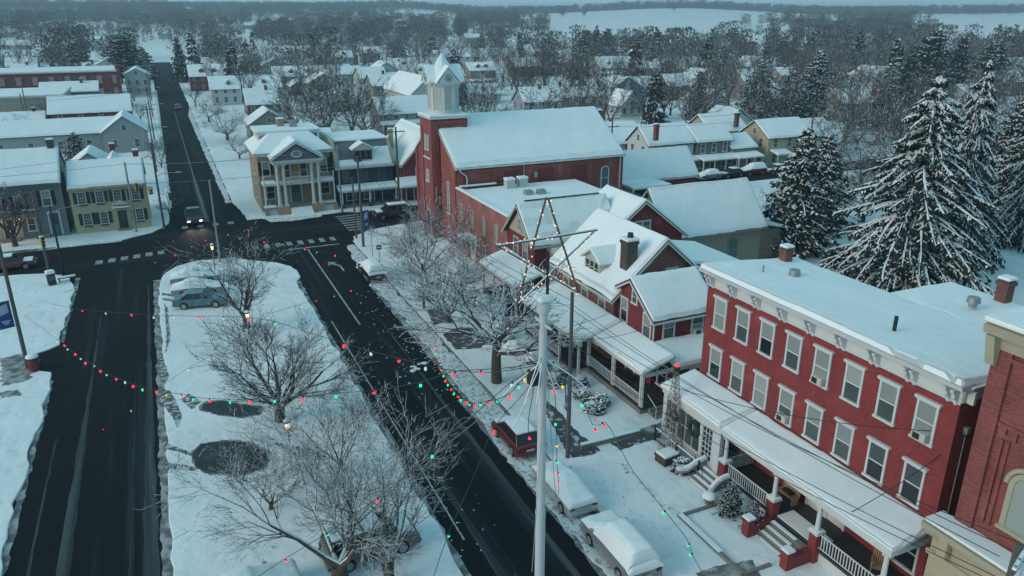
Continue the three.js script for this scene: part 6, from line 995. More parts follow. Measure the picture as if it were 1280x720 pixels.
// ================================================================ VEHICLES
const CAR = {
  sedan: { L: 4.55, W: 1.75, belt: 0.92, roof: 1.42, gh: [-1.75, -1.05, 0.25, 1.05], hood: 0.80, trunk: 0.95 },
  suv: { L: 4.6, W: 1.85, belt: 1.08, roof: 1.74, gh: [-2.15, -1.95, 0.45, 1.15], hood: 1.0, trunk: 1.06 },
  pickup: { L: 5.2, W: 1.95, belt: 1.12, roof: 1.84, gh: [-0.55, -0.4, 0.7, 1.35], hood: 1.05, trunk: 1.1 },
  hatch: { L: 4.0, W: 1.7, belt: 0.95, roof: 1.48, gh: [-1.85, -1.45, 0.3, 1.15], hood: 0.85, trunk: 0.98 },
};
function car(type, label, x, z, ry, paintM, snow, o = {}) {
  const C = CAR[type], t = thing(o.name || 'parked_car', label, 'car', [x, o.y ?? 0.06, z], ry, o.group), h = C.L / 2, wb = C.L * 0.295, ra = 0.36, W = C.W;
  const arch = (cx) => Array.from({ length: 7 }, (_, i) => { const a = Math.PI * (i / 6); return [cx + Math.cos(a) * ra, 0.28 + Math.sin(a) * (ra + 0.04)]; });
  const body = [[-h + 0.05, 0.3], [-h, 0.55], [-h + 0.04, C.trunk - 0.12], [-h + 0.16, C.trunk], [C.gh[0], C.belt + 0.02], [C.gh[3], C.belt], [h - 0.45, C.hood], [h - 0.12, C.hood - 0.1], [h, 0.58], [h - 0.03, 0.3], ...arch(wb), ...arch(-wb)];
  const taper = (g, y0, y1, k) => { const p = g.attributes.position; for (let i = 0; i < p.count; i++) { const f = clamp((p.getY(i) - y0) / (y1 - y0), 0, 1.2); p.setZ(i, p.getZ(i) * (1 - k * f)); } g.computeVertexNormals(); return g; };
  mesh('body', ext(body, W, 0.07).translate(0, 0, -W / 2), paintM, t);
  const gh = [[C.gh[0], C.belt], [C.gh[1], C.roof - 0.03], [C.gh[2], C.roof - 0.02], [C.gh[3], C.belt]];
  const cab = mesh('cabin', taper(prep(ext(gh, W - 0.12, 0.03).translate(0, 0, -(W - 0.12) / 2)), C.belt, C.roof, snow === 'full' ? 0.34 : 0.2), M.glass, t);
  const wr = (W - 0.12) * (snow === 'full' ? 0.66 : 0.8);
  mesh('roof', rbx(C.gh[1] - 0.04, C.gh[2] + 0.04, C.roof - 0.05, C.roof + 0.02, -wr / 2 - 0.02, wr / 2 + 0.02, 0.03), paintM, t);
  for (const s of [-1, 1]) { const zb = s * ((W - 0.12) / 2 + 0.005), zt = s * (wr / 2 + 0.005), pil = (xa, xb, r) => bar(V(xa, C.belt - 0.02, zb), V(xb, C.roof - 0.02, zt), r, 5); if (snow !== 'full') mesh('pillar', [pil(C.gh[3], C.gh[2], 0.035), pil(C.gh[0], C.gh[1], 0.055), pil((C.gh[0] + C.gh[3]) / 2, (C.gh[1] + C.gh[2]) / 2, 0.04)], paintM, t); mesh('mirror', rbx(C.gh[3] - 0.2, C.gh[3], C.belt, C.belt + 0.14, s * (W / 2), s * (W / 2 + 0.16), 0.04), paintM, t);
    for (const xw of [wb, -wb]) { const w = mesh('wheel', new THREE.CylinderGeometry(0.32, 0.32, 0.2, 18).rotateX(Math.PI / 2).translate(xw, 0.32, s * (W / 2 - 0.1)), M.tyre, t); mesh('rim', [new THREE.CylinderGeometry(0.2, 0.2, 0.02, 14).rotateX(Math.PI / 2).translate(xw, 0.32, s * (W / 2 + 0.005)), new THREE.TorusGeometry(0.2, 0.025, 5, 14).translate(xw, 0.32, s * (W / 2 + 0.005))], M.rim, w); }
    mesh('headlight', rbx(h - 0.1, h + 0.015, 0.58, 0.73, s * (W / 2 - 0.45), s * (W / 2 - 0.1), 0.03), o.lit ? M.glowHead : M.curtain, t); mesh('tail_light', rbx(-h - 0.015, -h + 0.1, 0.68, 0.86, s * (W / 2 - 0.36), s * (W / 2 - 0.08), 0.03), M.redPanel, t); }
  mesh('bumper', [rbx(h - 0.08, h + 0.06, 0.32, 0.52, -W / 2 + 0.06, W / 2 - 0.06, 0.05), rbx(-h - 0.06, -h + 0.08, 0.34, 0.56, -W / 2 + 0.06, W / 2 - 0.06, 0.05)], o.bumper || paintM, t);
  mesh('licence_plate', bx(-h - 0.075, -h - 0.06, 0.6, 0.74, -0.26, 0.26), M.offwhite, t); mesh('grille', bx(h - 0.02, h + 0.02, 0.52, 0.66, -0.4, 0.4), M.black, t);
  if (snow === 'full') {
    const th = o.th ?? 0.16, prof = [[-h - 0.03, C.trunk - 0.12], [-h + 0.02, C.trunk + th * 0.6], [-h + 0.2, C.trunk + th], [C.gh[0] + 0.02, C.belt + th + 0.03], [C.gh[1] - 0.08, C.roof + th * 0.55], [C.gh[1] + 0.18, C.roof + th], [(C.gh[1] + C.gh[2]) / 2, C.roof + th * 1.15], [C.gh[2] - 0.15, C.roof + th * 0.95], [C.gh[2] + 0.12, C.roof + th * 0.45], [C.gh[3] + 0.1, C.belt + th], [h - 0.5, C.hood + th], [h - 0.12, C.hood + th * 0.5], [h + 0.02, C.hood - 0.15]];
    const cv = new THREE.CatmullRomCurve3(prof.map(q => V(q[0], q[1], 0)), false, 'catmullrom', 0.3), NU = 44, NV = 22, pos = [], idx = [], sd = x * 3.1 + z;
    const cp = cv.getPoints(NU); for (let k = 0; k < 3; k++) { const ys = cp.map(q => q.y); for (let i = 2; i < NU - 1; i++) cp[i].y = (ys[i - 2] + ys[i - 1] + ys[i] * 2 + ys[i + 1] + ys[Math.min(NU, i + 2)]) / 6 + 0.004; }
    for (let i = 0; i <= NU; i++) { const q = cp[i], up = clamp((q.y - C.belt - th) / (C.roof - C.belt), 0, 1), hw = W / 2 + 0.03, yb = Math.min(q.y - 0.02, lerp(C.belt - 0.08, C.belt + 0.02, up));
      for (let j = 0; j <= NV; j++) { const v = Math.sin((j / NV * 2 - 1) * Math.PI / 2), e = Math.pow(Math.abs(v), up > 0.25 ? 6 : 9), yy = lerp(q.y, yb, e) + (vn(q.x * 2.4 + sd, v * 2.5 + sd, 3) - 0.5) * 0.05 * (1 - e); const hf = clamp((yy - C.belt) / (C.roof - C.belt), 0, 1.2); pos.push(q.x, yy, v * hw * (1 - 0.15 * hf)); } }
    for (let i = 0; i < NU; i++) for (let j = 0; j < NV; j++) { const a = i * (NV + 1) + j, b = a + NV + 1; idx.push(a, a + 1, b, a + 1, b + 1, b); }
    const sg = new THREE.BufferGeometry(); sg.setAttribute('position', new THREE.Float32BufferAttribute(pos, 3)); sg.setIndex(idx); sg.computeVertexNormals(); mesh('snow_blanket', sg, M.snow, t);
  } else if (snow === 'top') {
    mesh('snow_blanket', [rbx(C.gh[1] - 0.05, C.gh[2] + 0.02, C.roof + 0.02, C.roof + 0.13, -wr / 2, wr / 2, 0.05), rbx(C.gh[3] + 0.12, h - 0.25, C.hood - 0.02, C.hood + 0.12, -W / 2 + 0.15, W / 2 - 0.15, 0.05)], M.snow, t);
    if (C.gh[0] > -h + 0.4) mesh('trunk_snow', rbx(-h + 0.12, C.gh[0] - 0.05, C.trunk - 0.02, C.trunk + 0.1, -W / 2 + 0.15, W / 2 - 0.15, 0.04), M.snow, t);
  }
  return t;
}
const N_ = Math.PI / 2, S_ = -Math.PI / 2; // heading north (-z) / south
car('sedan', 'teal blue-grey sedan free of snow, parked on the island', 0.95, -70.3, -0.22, M.carTeal, 'none', { y: 0.12 });
car('sedan', 'dark snow-covered car parked right beside the teal sedan', 0.9, -73.6, -0.15, M.carSilver, 'full', { y: 0.12 });
car('sedan', 'snow-buried car second from the teal sedan, at the island tip', 0.9, -77.2, -0.1, M.carSilver, 'full', { y: 0.12 });
car('suv', 'brown car with snowy roof under the thin multi-stemmed tree', 6.4, -30.9, 0.08, M.carBrown, 'top', { y: 0.12 });
car('sedan', 'silver snow-topped car under the large spreading tree', 0.6, -29.9, 0.1, M.carSilver, 'full', { y: 0.12 });
car('hatch', 'maroon car with snowy roof and hood and clear rear window at the east kerb', 17.15, -37.2, N_, M.carRed, 'top', {});
car('sedan', 'white car buried under smooth snow behind the maroon one at the east kerb', 17.25, -31.2, N_, M.carWhite, 'full');
car('suv', 'grey vehicle with thick snow blanket parked in front of the brick row building', 17.35, -25.6, N_, M.carSilver, 'full', { th: 0.2 });
car('suv', 'boxy dark vehicle with snow-covered roof parked opposite the island near the church', 17.2, -72.0, N_, M.carBlack, 'full', { th: 0.14 });
car('pickup', 'dark pickup with headlights on, waiting at the end of the far street', 2.0, -103.0, S_, M.carBlack, 'none', { lit: 1, y: 0.01, name: 'waiting_pickup' });
for (const dx of [-0.68, 0.68]) { const l = new THREE.SpotLight(0xfff0d8, 14, 26, 0.5, 0.8); l.position.set(2.0 + dx, 0.75, -100.3); l.target.position.set(2.0 + dx, 0, -92); l.castShadow = true; scene.add(l, l.target); }
car('sedan', 'bright red car dusted with snow on the cross street before the grey house', -16.4, -90.2, 0.03, M.carRed, 'top', { y: 0.01 });
car('suv', 'dark snow-dusted vehicle on the cross street beside the church tower', 25.6, -94.6, Math.PI, M.carBlack, 'top', { y: 0.01 });
car('sedan', 'red car driving far up the street', 4.6, -236, S_, M.carRed, 'none', { y: 0.01, name: 'driving_car' });
car('sedan', 'black sedan parked before the grey-brown porch house', 83.4, -97.2, Math.PI, M.carBlack, 'top', { y: 0.01 });
car('hatch', 'small dark snow-dusted car behind the black sedan on the back street', 78.8, -97.2, Math.PI, M.carSilver, 'full', { y: 0.01 });
car('sedan', 'red snow-dusted car parked by the tall pale yellow house', 92.2, -96.6, Math.PI, M.carRed, 'top', { y: 0.01 });
car('suv', 'dull red car with snowy top between black sedan and yellow house', 88, -97.4, Math.PI, M.carMaroon, 'full', { y: 0.01 });

// ================================================================ POLES, WIRES, SIGNS
const POLES = 'poles along the streets';
function utilityPole(label, x, z, h, o = {}) {
  const t = thing(o.name || 'utility_pole', label, 'pole', [x, 0, z], o.ry || 0);
  mesh('shaft', cyl(o.r || 0.15, (o.r || 0.15) * 0.7, h, 0, 0, 0, 10), o.mat || M.poleWood, t);
  if (o.arms) for (const y of o.arms) { mesh('crossarm', bx(-1.15, 1.15, y - 0.06, y + 0.06, 0.12, 0.22), M.poleWood, t); for (const k of [-1.05, -0.6, 0.6, 1.05]) mesh('insulator', cyl(0.05, 0.04, 0.14, k, y + 0.06, 0.17, 6), M.metal, t); if (o.snowArm) mesh('arm_snow', rbx(-1.15, 1.15, y + 0.061, y + 0.16, 0.1, 0.24, 0.04), M.snow, t); }
  if (o.lamp) { const [y, dx, dz] = o.lamp, e = V(dx, y + 0.45, dz); mesh('lamp_arm', tube([V(0, y, 0), V(dx * 0.3, y + 0.35, dz * 0.3), e], 0.04, 6), M.metal, t); mesh('lamp_head', new THREE.SphereGeometry(0.2, 10, 6).scale(2, 0.55, 1).rotateY(-Math.atan2(dz, dx)).translate(e.x, e.y, e.z), M.metal, t); }
  if (o.can) mesh('transformer', [cyl(0.25, 0.25, 0.8, 0.35, o.can, 0, 12)], M.metal, t);
  return t;
}
const bannerTex = (() => { const c = document.createElement('canvas'); c.width = 64; c.height = 128; const x = c.getContext('2d'); x.fillStyle = '#17407f'; x.fillRect(0, 0, 64, 128); x.fillStyle = '#e4e8ee'; for (let i = 0; i < 5; i++) { x.beginPath(); x.moveTo(14, 46 + i * 9 - 22); x.quadraticCurveTo(30, 36 + i * 9 - 22, 52, 24 + i * 9 - 12); x.lineTo(52, 28 + i * 9 - 12); x.quadraticCurveTo(30, 41 + i * 9 - 22, 14, 51 + i * 9 - 22); x.fill(); } x.fillStyle = '#b9414b'; x.fillRect(16, 62, 34, 4); x.fillStyle = '#c9d3e2'; x.fillRect(14, 92, 36, 4); x.fillRect(18, 100, 28, 4); x.fillRect(22, 108, 20, 3); const t = new THREE.CanvasTexture(c); t.colorSpace = THREE.SRGBColorSpace; return t; })();
const bannerMat = std({ map: bannerTex, roughness: 0.7 });
function banner(label, x, y, z, ry, w, h, side) {
  const t = thing('pole_banner', label, 'banner', [x, y, z], ry); const g = new THREE.BoxGeometry(w, h, 0.02, 6, 8, 1); const p = g.attributes.position; for (let i = 0; i < p.count; i++) p.setZ(i, p.getZ(i) + 0.03 * Math.sin(p.getX(i) * 6 + p.getY(i) * 2)); g.computeVertexNormals(); g.translate(side * (w / 2 + 0.18), 0, 0);
  const m = new THREE.Mesh(g, bannerMat); m.name = 'cloth'; m.castShadow = m.receiveShadow = true; t.add(m); mesh('rod', [bar(V(0, h / 2, 0), V(side * (w + 0.2), h / 2, 0), 0.025, 5), bar(V(0, -h / 2, 0), V(side * (w + 0.2), -h / 2, 0), 0.025, 5)], M.darkMetal, t);
}
utilityPole('dark wooden pole with blue banner standing by the red litter bin', -11.7, -61.8, 10.4, { r: 0.16, ry: 0.2 });
banner('blue banner with a waving flag on the pole by the red litter bin', -11.7, 4.6, -61.7, YAW, 0.95, 2.0, -1);
utilityPole('dark metal lamp pole with curved arms at the west corner of the crossing', -11.4, -86.6, 7.0, { name: 'lamp_pole', mat: M.darkMetal, r: 0.12, lamp: [6.2, 2.2, -0.6] });
utilityPole('pale wooden pole beside the curved-arm lamp pole at the west corner', -12.6, -86.2, 8.6, { r: 0.15 });
utilityPole('grey metal signal pole in front of the yellow house', -4.7, -100.2, 8.6, { name: 'signal_pole', mat: M.metal, r: 0.14 });
utilityPole('wooden pole with street lamp at the corner beside the yellow house', -1.6, -101.4, 10.5, { lamp: [6.4, 2.6, 0.6] });
utilityPole('grey metal pole at the tip of the island', 3.6, -84.0, 8.8, { name: 'signal_pole', mat: M.metal, r: 0.12 });
utilityPole('dark wooden pole carrying a blue banner at the kerb before the church', 18.9, -82.6, 10.4, { r: 0.16 });
banner('blue banner on the kerb pole before the church', 18.9, 3.2, -82.5, YAW, 0.8, 2.1, 1);
utilityPole('shorter dark pole beside the banner pole before the church', 19.0, -86.4, 7.4, { r: 0.13 });
utilityPole('pale leaning pole in front of the blue house', 20.3, -99.9, 9.0, { r: 0.14, mat: M.metal });
utilityPole('tall dark pole with short crossarm beside the corner brick house', 28.0, -99.0, 11.0, { arms: [10.4], r: 0.17 });
utilityPole('slim dark pole with blue banner in front of the small red house', 19.25, -34.4, 10.6, { r: 0.14 });
banner('blue banner on the slim pole in front of the small red house', 19.25, 3.9, -34.4, YAW + 0.9, 0.85, 1.9, 1);
utilityPole('snow-laden crossarm pole beside the brick store', 22.3, -11.2, 9.6, { arms: [9.3, 8.5], snowArm: 1, r: 0.17, ry: 0.35 });
utilityPole('crossarm pole on the back street beyond the red annex', 62.8, -101.2, 10.6, { arms: [10, 8.8], r: 0.15 });
utilityPole('leaning crossarm pole beside the tall pale yellow house', 101, -98.6, 11.5, { arms: [11, 10.2], r: 0.16 });
for (const [z, h] of [[-140, 11], [-178, 11], [-220, 11], [-265, 11], [-320, 11]]) utilityPole('wooden crossarm pole in the row along the far street', -2.0, z, h, { arms: [10.4], lamp: [7, 2.4, 0] }).userData.group = 'crossarm poles along the far street';
for (const [px, py] of [[36, 170], [38, 160]]) { const p = G(px, py); utilityPole(px === 36 ? 'lone pole beside the dark carport shed' : 'lone pole behind the dark carport shed', p.x, p.z, 9, { r: 0.15 }); }
for (const [i, [px, py]] of [[891, 150], [896, 152], [904, 155]].entries()) { const p = G(px, py); utilityPole(['left', 'middle', 'right'][i] + ' of three thin poles beside the pale house under the conifers', p.x, p.z, 9, { r: 0.14 }); }
// traffic signals
function signal(label, x, y, z, ry, mat = M.glowYellow) {
  const t = thing('traffic_signal', label, 'traffic light', [x, y, z], ry); mesh('housing', rbx(-0.17, 0.17, -0.5, 0.5, -0.14, 0.12, 0.04), std({ color: lin(0.45, 0.3, 0.04), roughness: 0.6 }), t);
  for (let i = 0; i < 3; i++) { mesh('lens', new THREE.CylinderGeometry(0.11, 0.11, 0.03, 12).rotateX(Math.PI / 2).translate(0, 0.32 - i * 0.32, 0.13), i === 0 && mat === M.glowRed ? M.glowRed : M.black, t); mesh('visor', new THREE.CylinderGeometry(0.13, 0.13, 0.2, 10, 1, true, 0, Math.PI).rotateX(Math.PI / 2).translate(0, 0.32 - i * 0.32, 0.2), M.black, t); } mesh('snow_cap', rbx(-0.18, 0.18, 0.5, 0.6, -0.14, 0.14, 0.04), M.snow, t); return t;
}
signal('yellow traffic signal on the grey pole in front of the yellow house', -3.9, 5.6, -100.0, 0.3); signal('yellow traffic signal hanging at the corner of the yellow house', -2.5, 5.0, -100.2, 1.2, M.glowRed); signal('yellow traffic signal on the pale wooden pole at the west corner', -12.6, 3.6, -86.0, 0.6); signal('yellow traffic signal beside the lamp pole at the far street mouth', -0.4, 3.3, -104, 0.2);
// wires
const wireM = std({ color: lin(0.02, 0.022, 0.024), roughness: 0.8 });
function wire(label, a, b, sag, r = 0.016, mat = wireM, group = 'overhead wires') { const pts = []; for (let i = 0; i <= 10; i++) { const s = i / 10, p = a.clone().lerp(b, s); p.y -= sag * 4 * s * (1 - s); pts.push(p); } const c = a.clone(); const t = thingW('overhead_wire', label, 'wire', [c.x, c.y, c.z], group); mesh('cable', tube(pts, r, 4, 24), mat, t); return t; }
{
  const L = 'overhead wire strung along the east pavement past the brick row building';
  for (const [dx, y0, y1, s] of [[0, 9.9, 9.3, 0.5], [0.5, 9.6, 9.4, 0.6], [1.0, 9.0, 9.45, 0.7], [0.1, 7.6, 8.5, 0.5], [0.1, 7.0, 8.3, 0.6]]) wire(L, V(19.25, y0, -34.4), V(21.6 + dx, y1, -11.3), s, 0.017, wireM, 'wires along the east pavement');
  for (const y of [10.1, 9.6, 8.0]) wire('overhead wire between the slim banner pole and the church kerb pole', V(19.25, y, -34.4), V(18.9, y - 0.2, -82.6), 0.9, 0.018, wireM, 'wires from slim pole to church kerb pole');
  wire('wire drooping to the corner of the brick row building', V(19.25, 7.4, -34.4), V(28.5, 8.7, -17.4), 1.2, 0.018);
  wire('service wire across the porch roof of the brick row building', V(25.5, 3.5, -20.2), V(28.55, 8.6, -17.35), 0.3, 0.02);
  wire('wire from the slim banner pole to the small red house gable', V(19.25, 8.6, -34.4), V(28.4, 6.6, -41.5), 0.3, 0.015); wire('lower wire from the slim banner pole to the small red house', V(19.25, 7.8, -34.4), V(29.5, 5.6, -39.3), 0.5, 0.015);
  const pale = M.metal;
  wire('span wire from the signal pole across the far street', V(-4.7, 8.4, -100.2), V(20.3, 8.7, -99.9), 0.6, 0.03, pale); wire('second span wire over the far street mouth', V(-4.7, 6.0, -100.2), V(20.3, 6.2, -99.9), 0.4, 0.025, pale);
  wire('overhead wire passing in front of the grey house', V(-60, 9, -99), V(-4.7, 8.4, -100.2), 0.8, 0.022, pale); wire('overhead wire above the grey house pavement', V(-60, 8.2, -99), V(-1.6, 9.8, -101.4), 0.9, 0.022, pale);
  for (const [y, k] of [[10.3, -0.9], [10.3, 0.9], [9.2, 0]]) { let p = V(-1.6 + k, y - 0.3, -101.4); for (const z of [-140, -178, -220, -265, -320]) { const q = V(-2 + k, y, z); wire('overhead wire along the row of poles on the far street', p, q, 0.5, 0.024, pale, 'wires along the far street'); p = q; } }
  wire('overhead wire crossing before the red brick hipped house', V(-60, 8.5, -176), V(-2, 10.2, -178), 0.8, 0.03, pale); wire('upper overhead wire crossing before the mill', V(-60, 9.5, -176), V(-2, 10.6, -178), 0.7, 0.03, pale); wire('overhead wire from church kerb pole toward the blue house pole', V(18.9, 9.8, -82.6), V(20.3, 8.8, -99.9), 0.3, 0.018); wire('overhead wire from the church kerb pole to the tall dark pole', V(18.9, 10, -82.6), V(28, 10.4, -99), 0.4, 0.018);
  for (const y of [10.0, 8.8]) wire('overhead wire along the back street above the porches', V(62.8, y, -101.2), V(101, y + 0.8, -98.6), 0.8, 0.022, wireM, 'wires along the back street');
}
// ================================================================ MAST WITH STAR AND LIGHT STRINGS
const MX = 9.0, MZ = -17.7, MD = Math.hypot(MX, MZ);
const mastTop = atDist(684, 385, MD), ringP = atDist(683, 452, MD);
{
  const t = thing('light_mast', 'tall white steel mast with snow-capped head carrying the light strings', 'mast', [MX, 0, MZ]);
  const yj = atDist(683, 640, MD).y; mesh('shaft', [cyl(0.17, 0.155, yj, 0, 0, 0, 16), cyl(0.14, 0.115, mastTop.y - yj, 0, yj, 0, 16), cyl(0.165, 0.165, 0.12, 0, yj - 0.06, 0, 16)], M.polePaint, t);
  mesh('head', [cyl(0.2, 0.2, 0.3, 0, mastTop.y - 0.1, 0, 12), bx(-0.5, 0.5, mastTop.y - 0.5, mastTop.y - 0.44, -0.03, 0.03), bx(-0.03, 0.03, mastTop.y - 0.5, mastTop.y - 0.44, -0.5, 0.5)], M.polePaint, t);
  mesh('head_snow', rbx(-0.24, 0.24, mastTop.y + 0.2, mastTop.y + 0.42, -0.24, 0.24, 0.1, 3), M.snow, t);
  mesh('floodlight', [rbx(-0.42, -0.15, ringP.y - 0.7, ringP.y - 0.25, -0.2, 0.1, 0.04)], M.black, t);
  const g = [], s = [], Rm = rng(818); for (let i = 0; i < 10; i++) { const a = i / 10 * 6.283 + Rm(), l = 0.35 + Rm() * 0.85, y0 = ringP.y + 0.3 - Rm() * 0.7, dr = 0.7 + Rm() * 0.8, pts = [0, 0.25, 0.6, 1].map(k => V(Math.cos(a) * (0.12 + l * k), y0 - dr * Math.pow(k, 1.1) + 0.1 * k * (Rm() - 0.5), Math.sin(a) * (0.12 + l * k))); g.push(tube(pts, 0.012, 4, 10)); s.push(tube(pts.map(q => q.clone().add(V(0, 0.028, 0))), 0.013 + Rm() * 0.01, 4, 10)); }
  g.forEach((q, i) => { mesh('stay_cable', q, M.metal, t); mesh('cable_snow', s[i], M.snowTwig, t); });
}
const mini = new THREE.IcosahedronGeometry(0.021, 1); planar(mini.index ? mini : mini);
{
  const c = atDist(685, 318, MD), R0 = 1.58, t = thing('light_star', 'large five-pointed star frame wrapped with small warm bulbs on the mast', 'light star', [c.x, c.y, c.z], 0), P = Array.from({ length: 5 }, (_, i) => { const a = Math.PI / 2 + i * 2 * Math.PI / 5 + 0.03; return V(Math.cos(a) * R0, Math.sin(a) * R0, 0); });
  const Rn = rng(321);
  mesh('stem', [cyl(0.045, 0.045, c.y - mastTop.y + 0.1, 0, mastTop.y - c.y, 0, 8)], M.darkMetal, t);
  for (let i = 0; i < 5; i++) {
    const a = P[i], b = P[(i + 2) % 5], off = V(0, 0, (i - 2) * 0.03); mesh('star_bar', [bar(a.clone().add(off), b.clone().add(off), 0.03, 6)], M.poleWood, t);
    const d = b.clone().sub(a).normalize(); if (Math.abs(d.x) > 0.35) mesh('bar_snow', [bar(a.clone().add(off).add(V(0, 0.035, 0.015)), b.clone().add(off).add(V(0, 0.03, 0.01)), 0.022, 5)], M.snowTwig, t);
    for (let k = 0; k < 22; k++) { const p = a.clone().lerp(b, (k + Rn()) / 22).add(V((Rn() - 0.5) * 0.12, (Rn() - 0.5) * 0.12, (Rn() - 0.5) * 0.14)).add(off); const m = new THREE.Mesh(mini, M.glowWarm); m.name = 'bulb'; m.position.copy(p); t.add(m); }
  }
}
// strings of large coloured bulbs: [label, list of [px, py, colour]] ; distance runs from dA to dB between first and last
const bulbG = planar(prep(new THREE.LatheGeometry([[0.001, -0.17], [0.03, -0.155], [0.06, -0.11], [0.068, -0.06], [0.05, -0.005], [0.036, 0.02]].map(p => new THREE.Vector2(p[0], p[1])), 10))), sockG = planar(prep(cyl(0.04, 0.035, 0.11, 0, 0, 0, 8)));
const COL = { r: M.glowRed, g: M.glowGreen, y: M.glowYellow, w: M.glowWhite, o: M.glowAmber };
const strM = std({ color: lin(0.03, 0.05, 0.04), roughness: 0.8 });
function lightString(label, pts, dA, dB, o = {}) {
  const n = pts.length, X = pts.map(p => p[0] + p[1] * 0.3), wpt = pts.map((p, i) => { let s = 0, tot = 0; for (let k = 1; k < n; k++) { const l = Math.hypot(pts[k][0] - pts[k - 1][0], pts[k][1] - pts[k - 1][1]); tot += l; if (k <= i) s += l; } const f = s / tot; return atDist(p[0], p[1], 1 / lerp(1 / dA, 1 / dB, f)); });
  const t = thingW('light_string', label, 'string lights', [wpt[0].x, wpt[0].y, wpt[0].z]);
  mesh('cord', tube(wpt.map(p => p.clone().add(V(0, 0.08, 0))), 0.012, 4, n * 4), o.mat || strM, t);
  const R = rng(pts[0][0] * 7 + pts[0][1] | 0);
  pts.forEach((p, i) => { if (!p[2]) return; const k = (o.s || 1); const b = new THREE.Mesh(bulbG, COL[p[2]]); b.name = 'bulb'; b.position.set(wpt[i].x - wpt[0].x, wpt[i].y - wpt[0].y, wpt[i].z - wpt[0].z); b.scale.setScalar(k * 0.72); b.rotation.set((R() - 0.5) * 1.2, R() * 6, (R() - 0.5) * 1.2); t.add(b); const s = new THREE.Mesh(sockG, M.black); s.name = 'socket'; b.add(s); });
}
const near = MD * 1.0;
lightString('light string from the mast over the island to the banner pole by the litter bin', [[683, 455], [640, 462], [601, 465, 'r'], [568, 467, 'r'], [526, 480, 'g'], [467, 490, 'r'], [420, 494, 'g'], [379, 498, 'r'], [343, 500, 'g'], [312, 501, 'r'], [287, 501, 'g'], [262, 500, 'r'], [242, 498, 'g'], [227, 494, 'r'], [207, 493, 'y'], [195, 489, 'r'], [178, 486, 'g'], [166, 482, 'r'], [156, 477, 'w'], [145, 473, 'r'], [133, 468, 'w'], [125, 463, 'r'], [117, 457, 'w'], [107, 453, 'r'], [100, 448, 'w'], [94, 442, 'r'], [84, 436, 'w'], [80, 431, 'r'], [72, 426, 'g'], [55, 413], [30, 395]], near, 62, { s: 1.15 });
lightString('long light string crossing both roadways to the west pavement', [[683, 458], [615, 468], [568, 466], [532, 459, 'w'], [499, 450, 'r'], [463, 441, 'w'], [430, 431, 'r'], [380, 416], [344, 404, 'g'], [310, 399, 'r'], [279, 397, 'w'], [250, 397, 'r'], [216, 396, 'w'], [192, 396, 'w'], [164, 393, 'r'], [132, 391, 'w'], [103, 388, 'r'], [60, 380]], near, 78, { s: 1.1 });
lightString('light string across the crossing from west corner to the far street', [[80, 366], [123, 353, 'r'], [148, 345, 'w'], [172, 337, 'r'], [194, 328, 'w'], [219, 319, 'r'], [240, 308, 'w'], [257, 300, 'r'], [285, 293, 'w'], [310, 287, 'r'], [340, 278]], 80, 96, { s: 1.1 });
lightString('light string over the crosswalk between island tip and church kerb', [[270, 292], [300, 298, 'g'], [330, 302, 'r'], [353, 305, 'g'], [381, 311, 'r'], [396, 315, 'w'], [419, 319, 'r'], [450, 332, 'w'], [480, 349, 'r'], [520, 372]], 80, 62, { s: 1.1 });
lightString('light string over the east roadway beside the boxy vehicle', [[340, 392], [370, 383, 'g'], [395, 376, 'r'], [418, 370, 'w'], [439, 363, 'r'], [462, 356, 'w'], [478, 340]], 66, 72, { s: 1.1 });
lightString('deeply sagging light string hanging over the kerb by the street tree', [[540, 428], [544, 434, 'r'], [546, 441, 'g'], [549, 449, 'r'], [551, 455, 'g'], [552, 462, 'r'], [555, 469, 'g'], [557, 475, 'r'], [560, 480, 'g'], [564, 486, 'r'], [568, 491, 'g'], [572, 495, 'r'], [576, 499, 'g'], [583, 502, 'r'], [587, 505, 'g'], [593, 506, 'r'], [601, 505, 'g'], [611, 503, 'r'], [622, 501, 'g'], [637, 494, 'r'], [648, 482, 'g'], [656, 473, 'y'], [650, 460], [683, 452]], 50, near, { s: 1.15 });
lightString('light string dropping from the mast over the maroon car toward the south', [[683, 458], [650, 500], [617, 538, 'r'], [598, 585], [561, 669, 'g'], [540, 730]], near, 19, { s: 1.0 });
lightString('light string from the mast over the east roadway to the thin multi-stemmed tree', [[683, 456], [640, 480, 'w'], [611, 505], [541, 569, 'g'], [472, 625, 'r'], [410, 668, 'g'], [358, 700, 'r'], [320, 725]], near, 24, { s: 1.0 });
lightString('light string hanging beside the mast down to the east kerb', [[684, 456], [693, 489, 'r'], [695, 529, 'g'], [696, 557, 'o'], [696, 577, 'g'], [697, 592, 'r'], [698, 603, 'r'], [698, 620]], near, 30, { s: 1.0 });
lightString('green corded light string from the mast over the brick row building lawn', [[684, 456], [704, 482, 'y'], [728, 505, 'g'], [744, 537, 'r'], [754, 530, 'r'], [790, 590], [830, 640, 'g'], [861, 681, 'g'], [864, 693, 'g'], [885, 730]], near, 22, { s: 1.0, mat: std({ color: lin(0.02, 0.22, 0.12), roughness: 0.6 }) });
lightString('short light string with red bulbs over the maroon car', [[683, 455], [678, 455, 'r'], [665, 500], [663, 547, 'r'], [678, 547, 'r'], [684, 560]], near, 20.5, { s: 1.0 });
lightString('thin light string over the west roadway toward the square', [[20, 610], [49, 589, 'r'], [70, 575, 'g'], [91, 562, 'w'], [129, 537, 'r'], [164, 513, 'w'], [195, 489], [235, 462, 'o'], [300, 425]], 46, 58, { s: 0.9 });
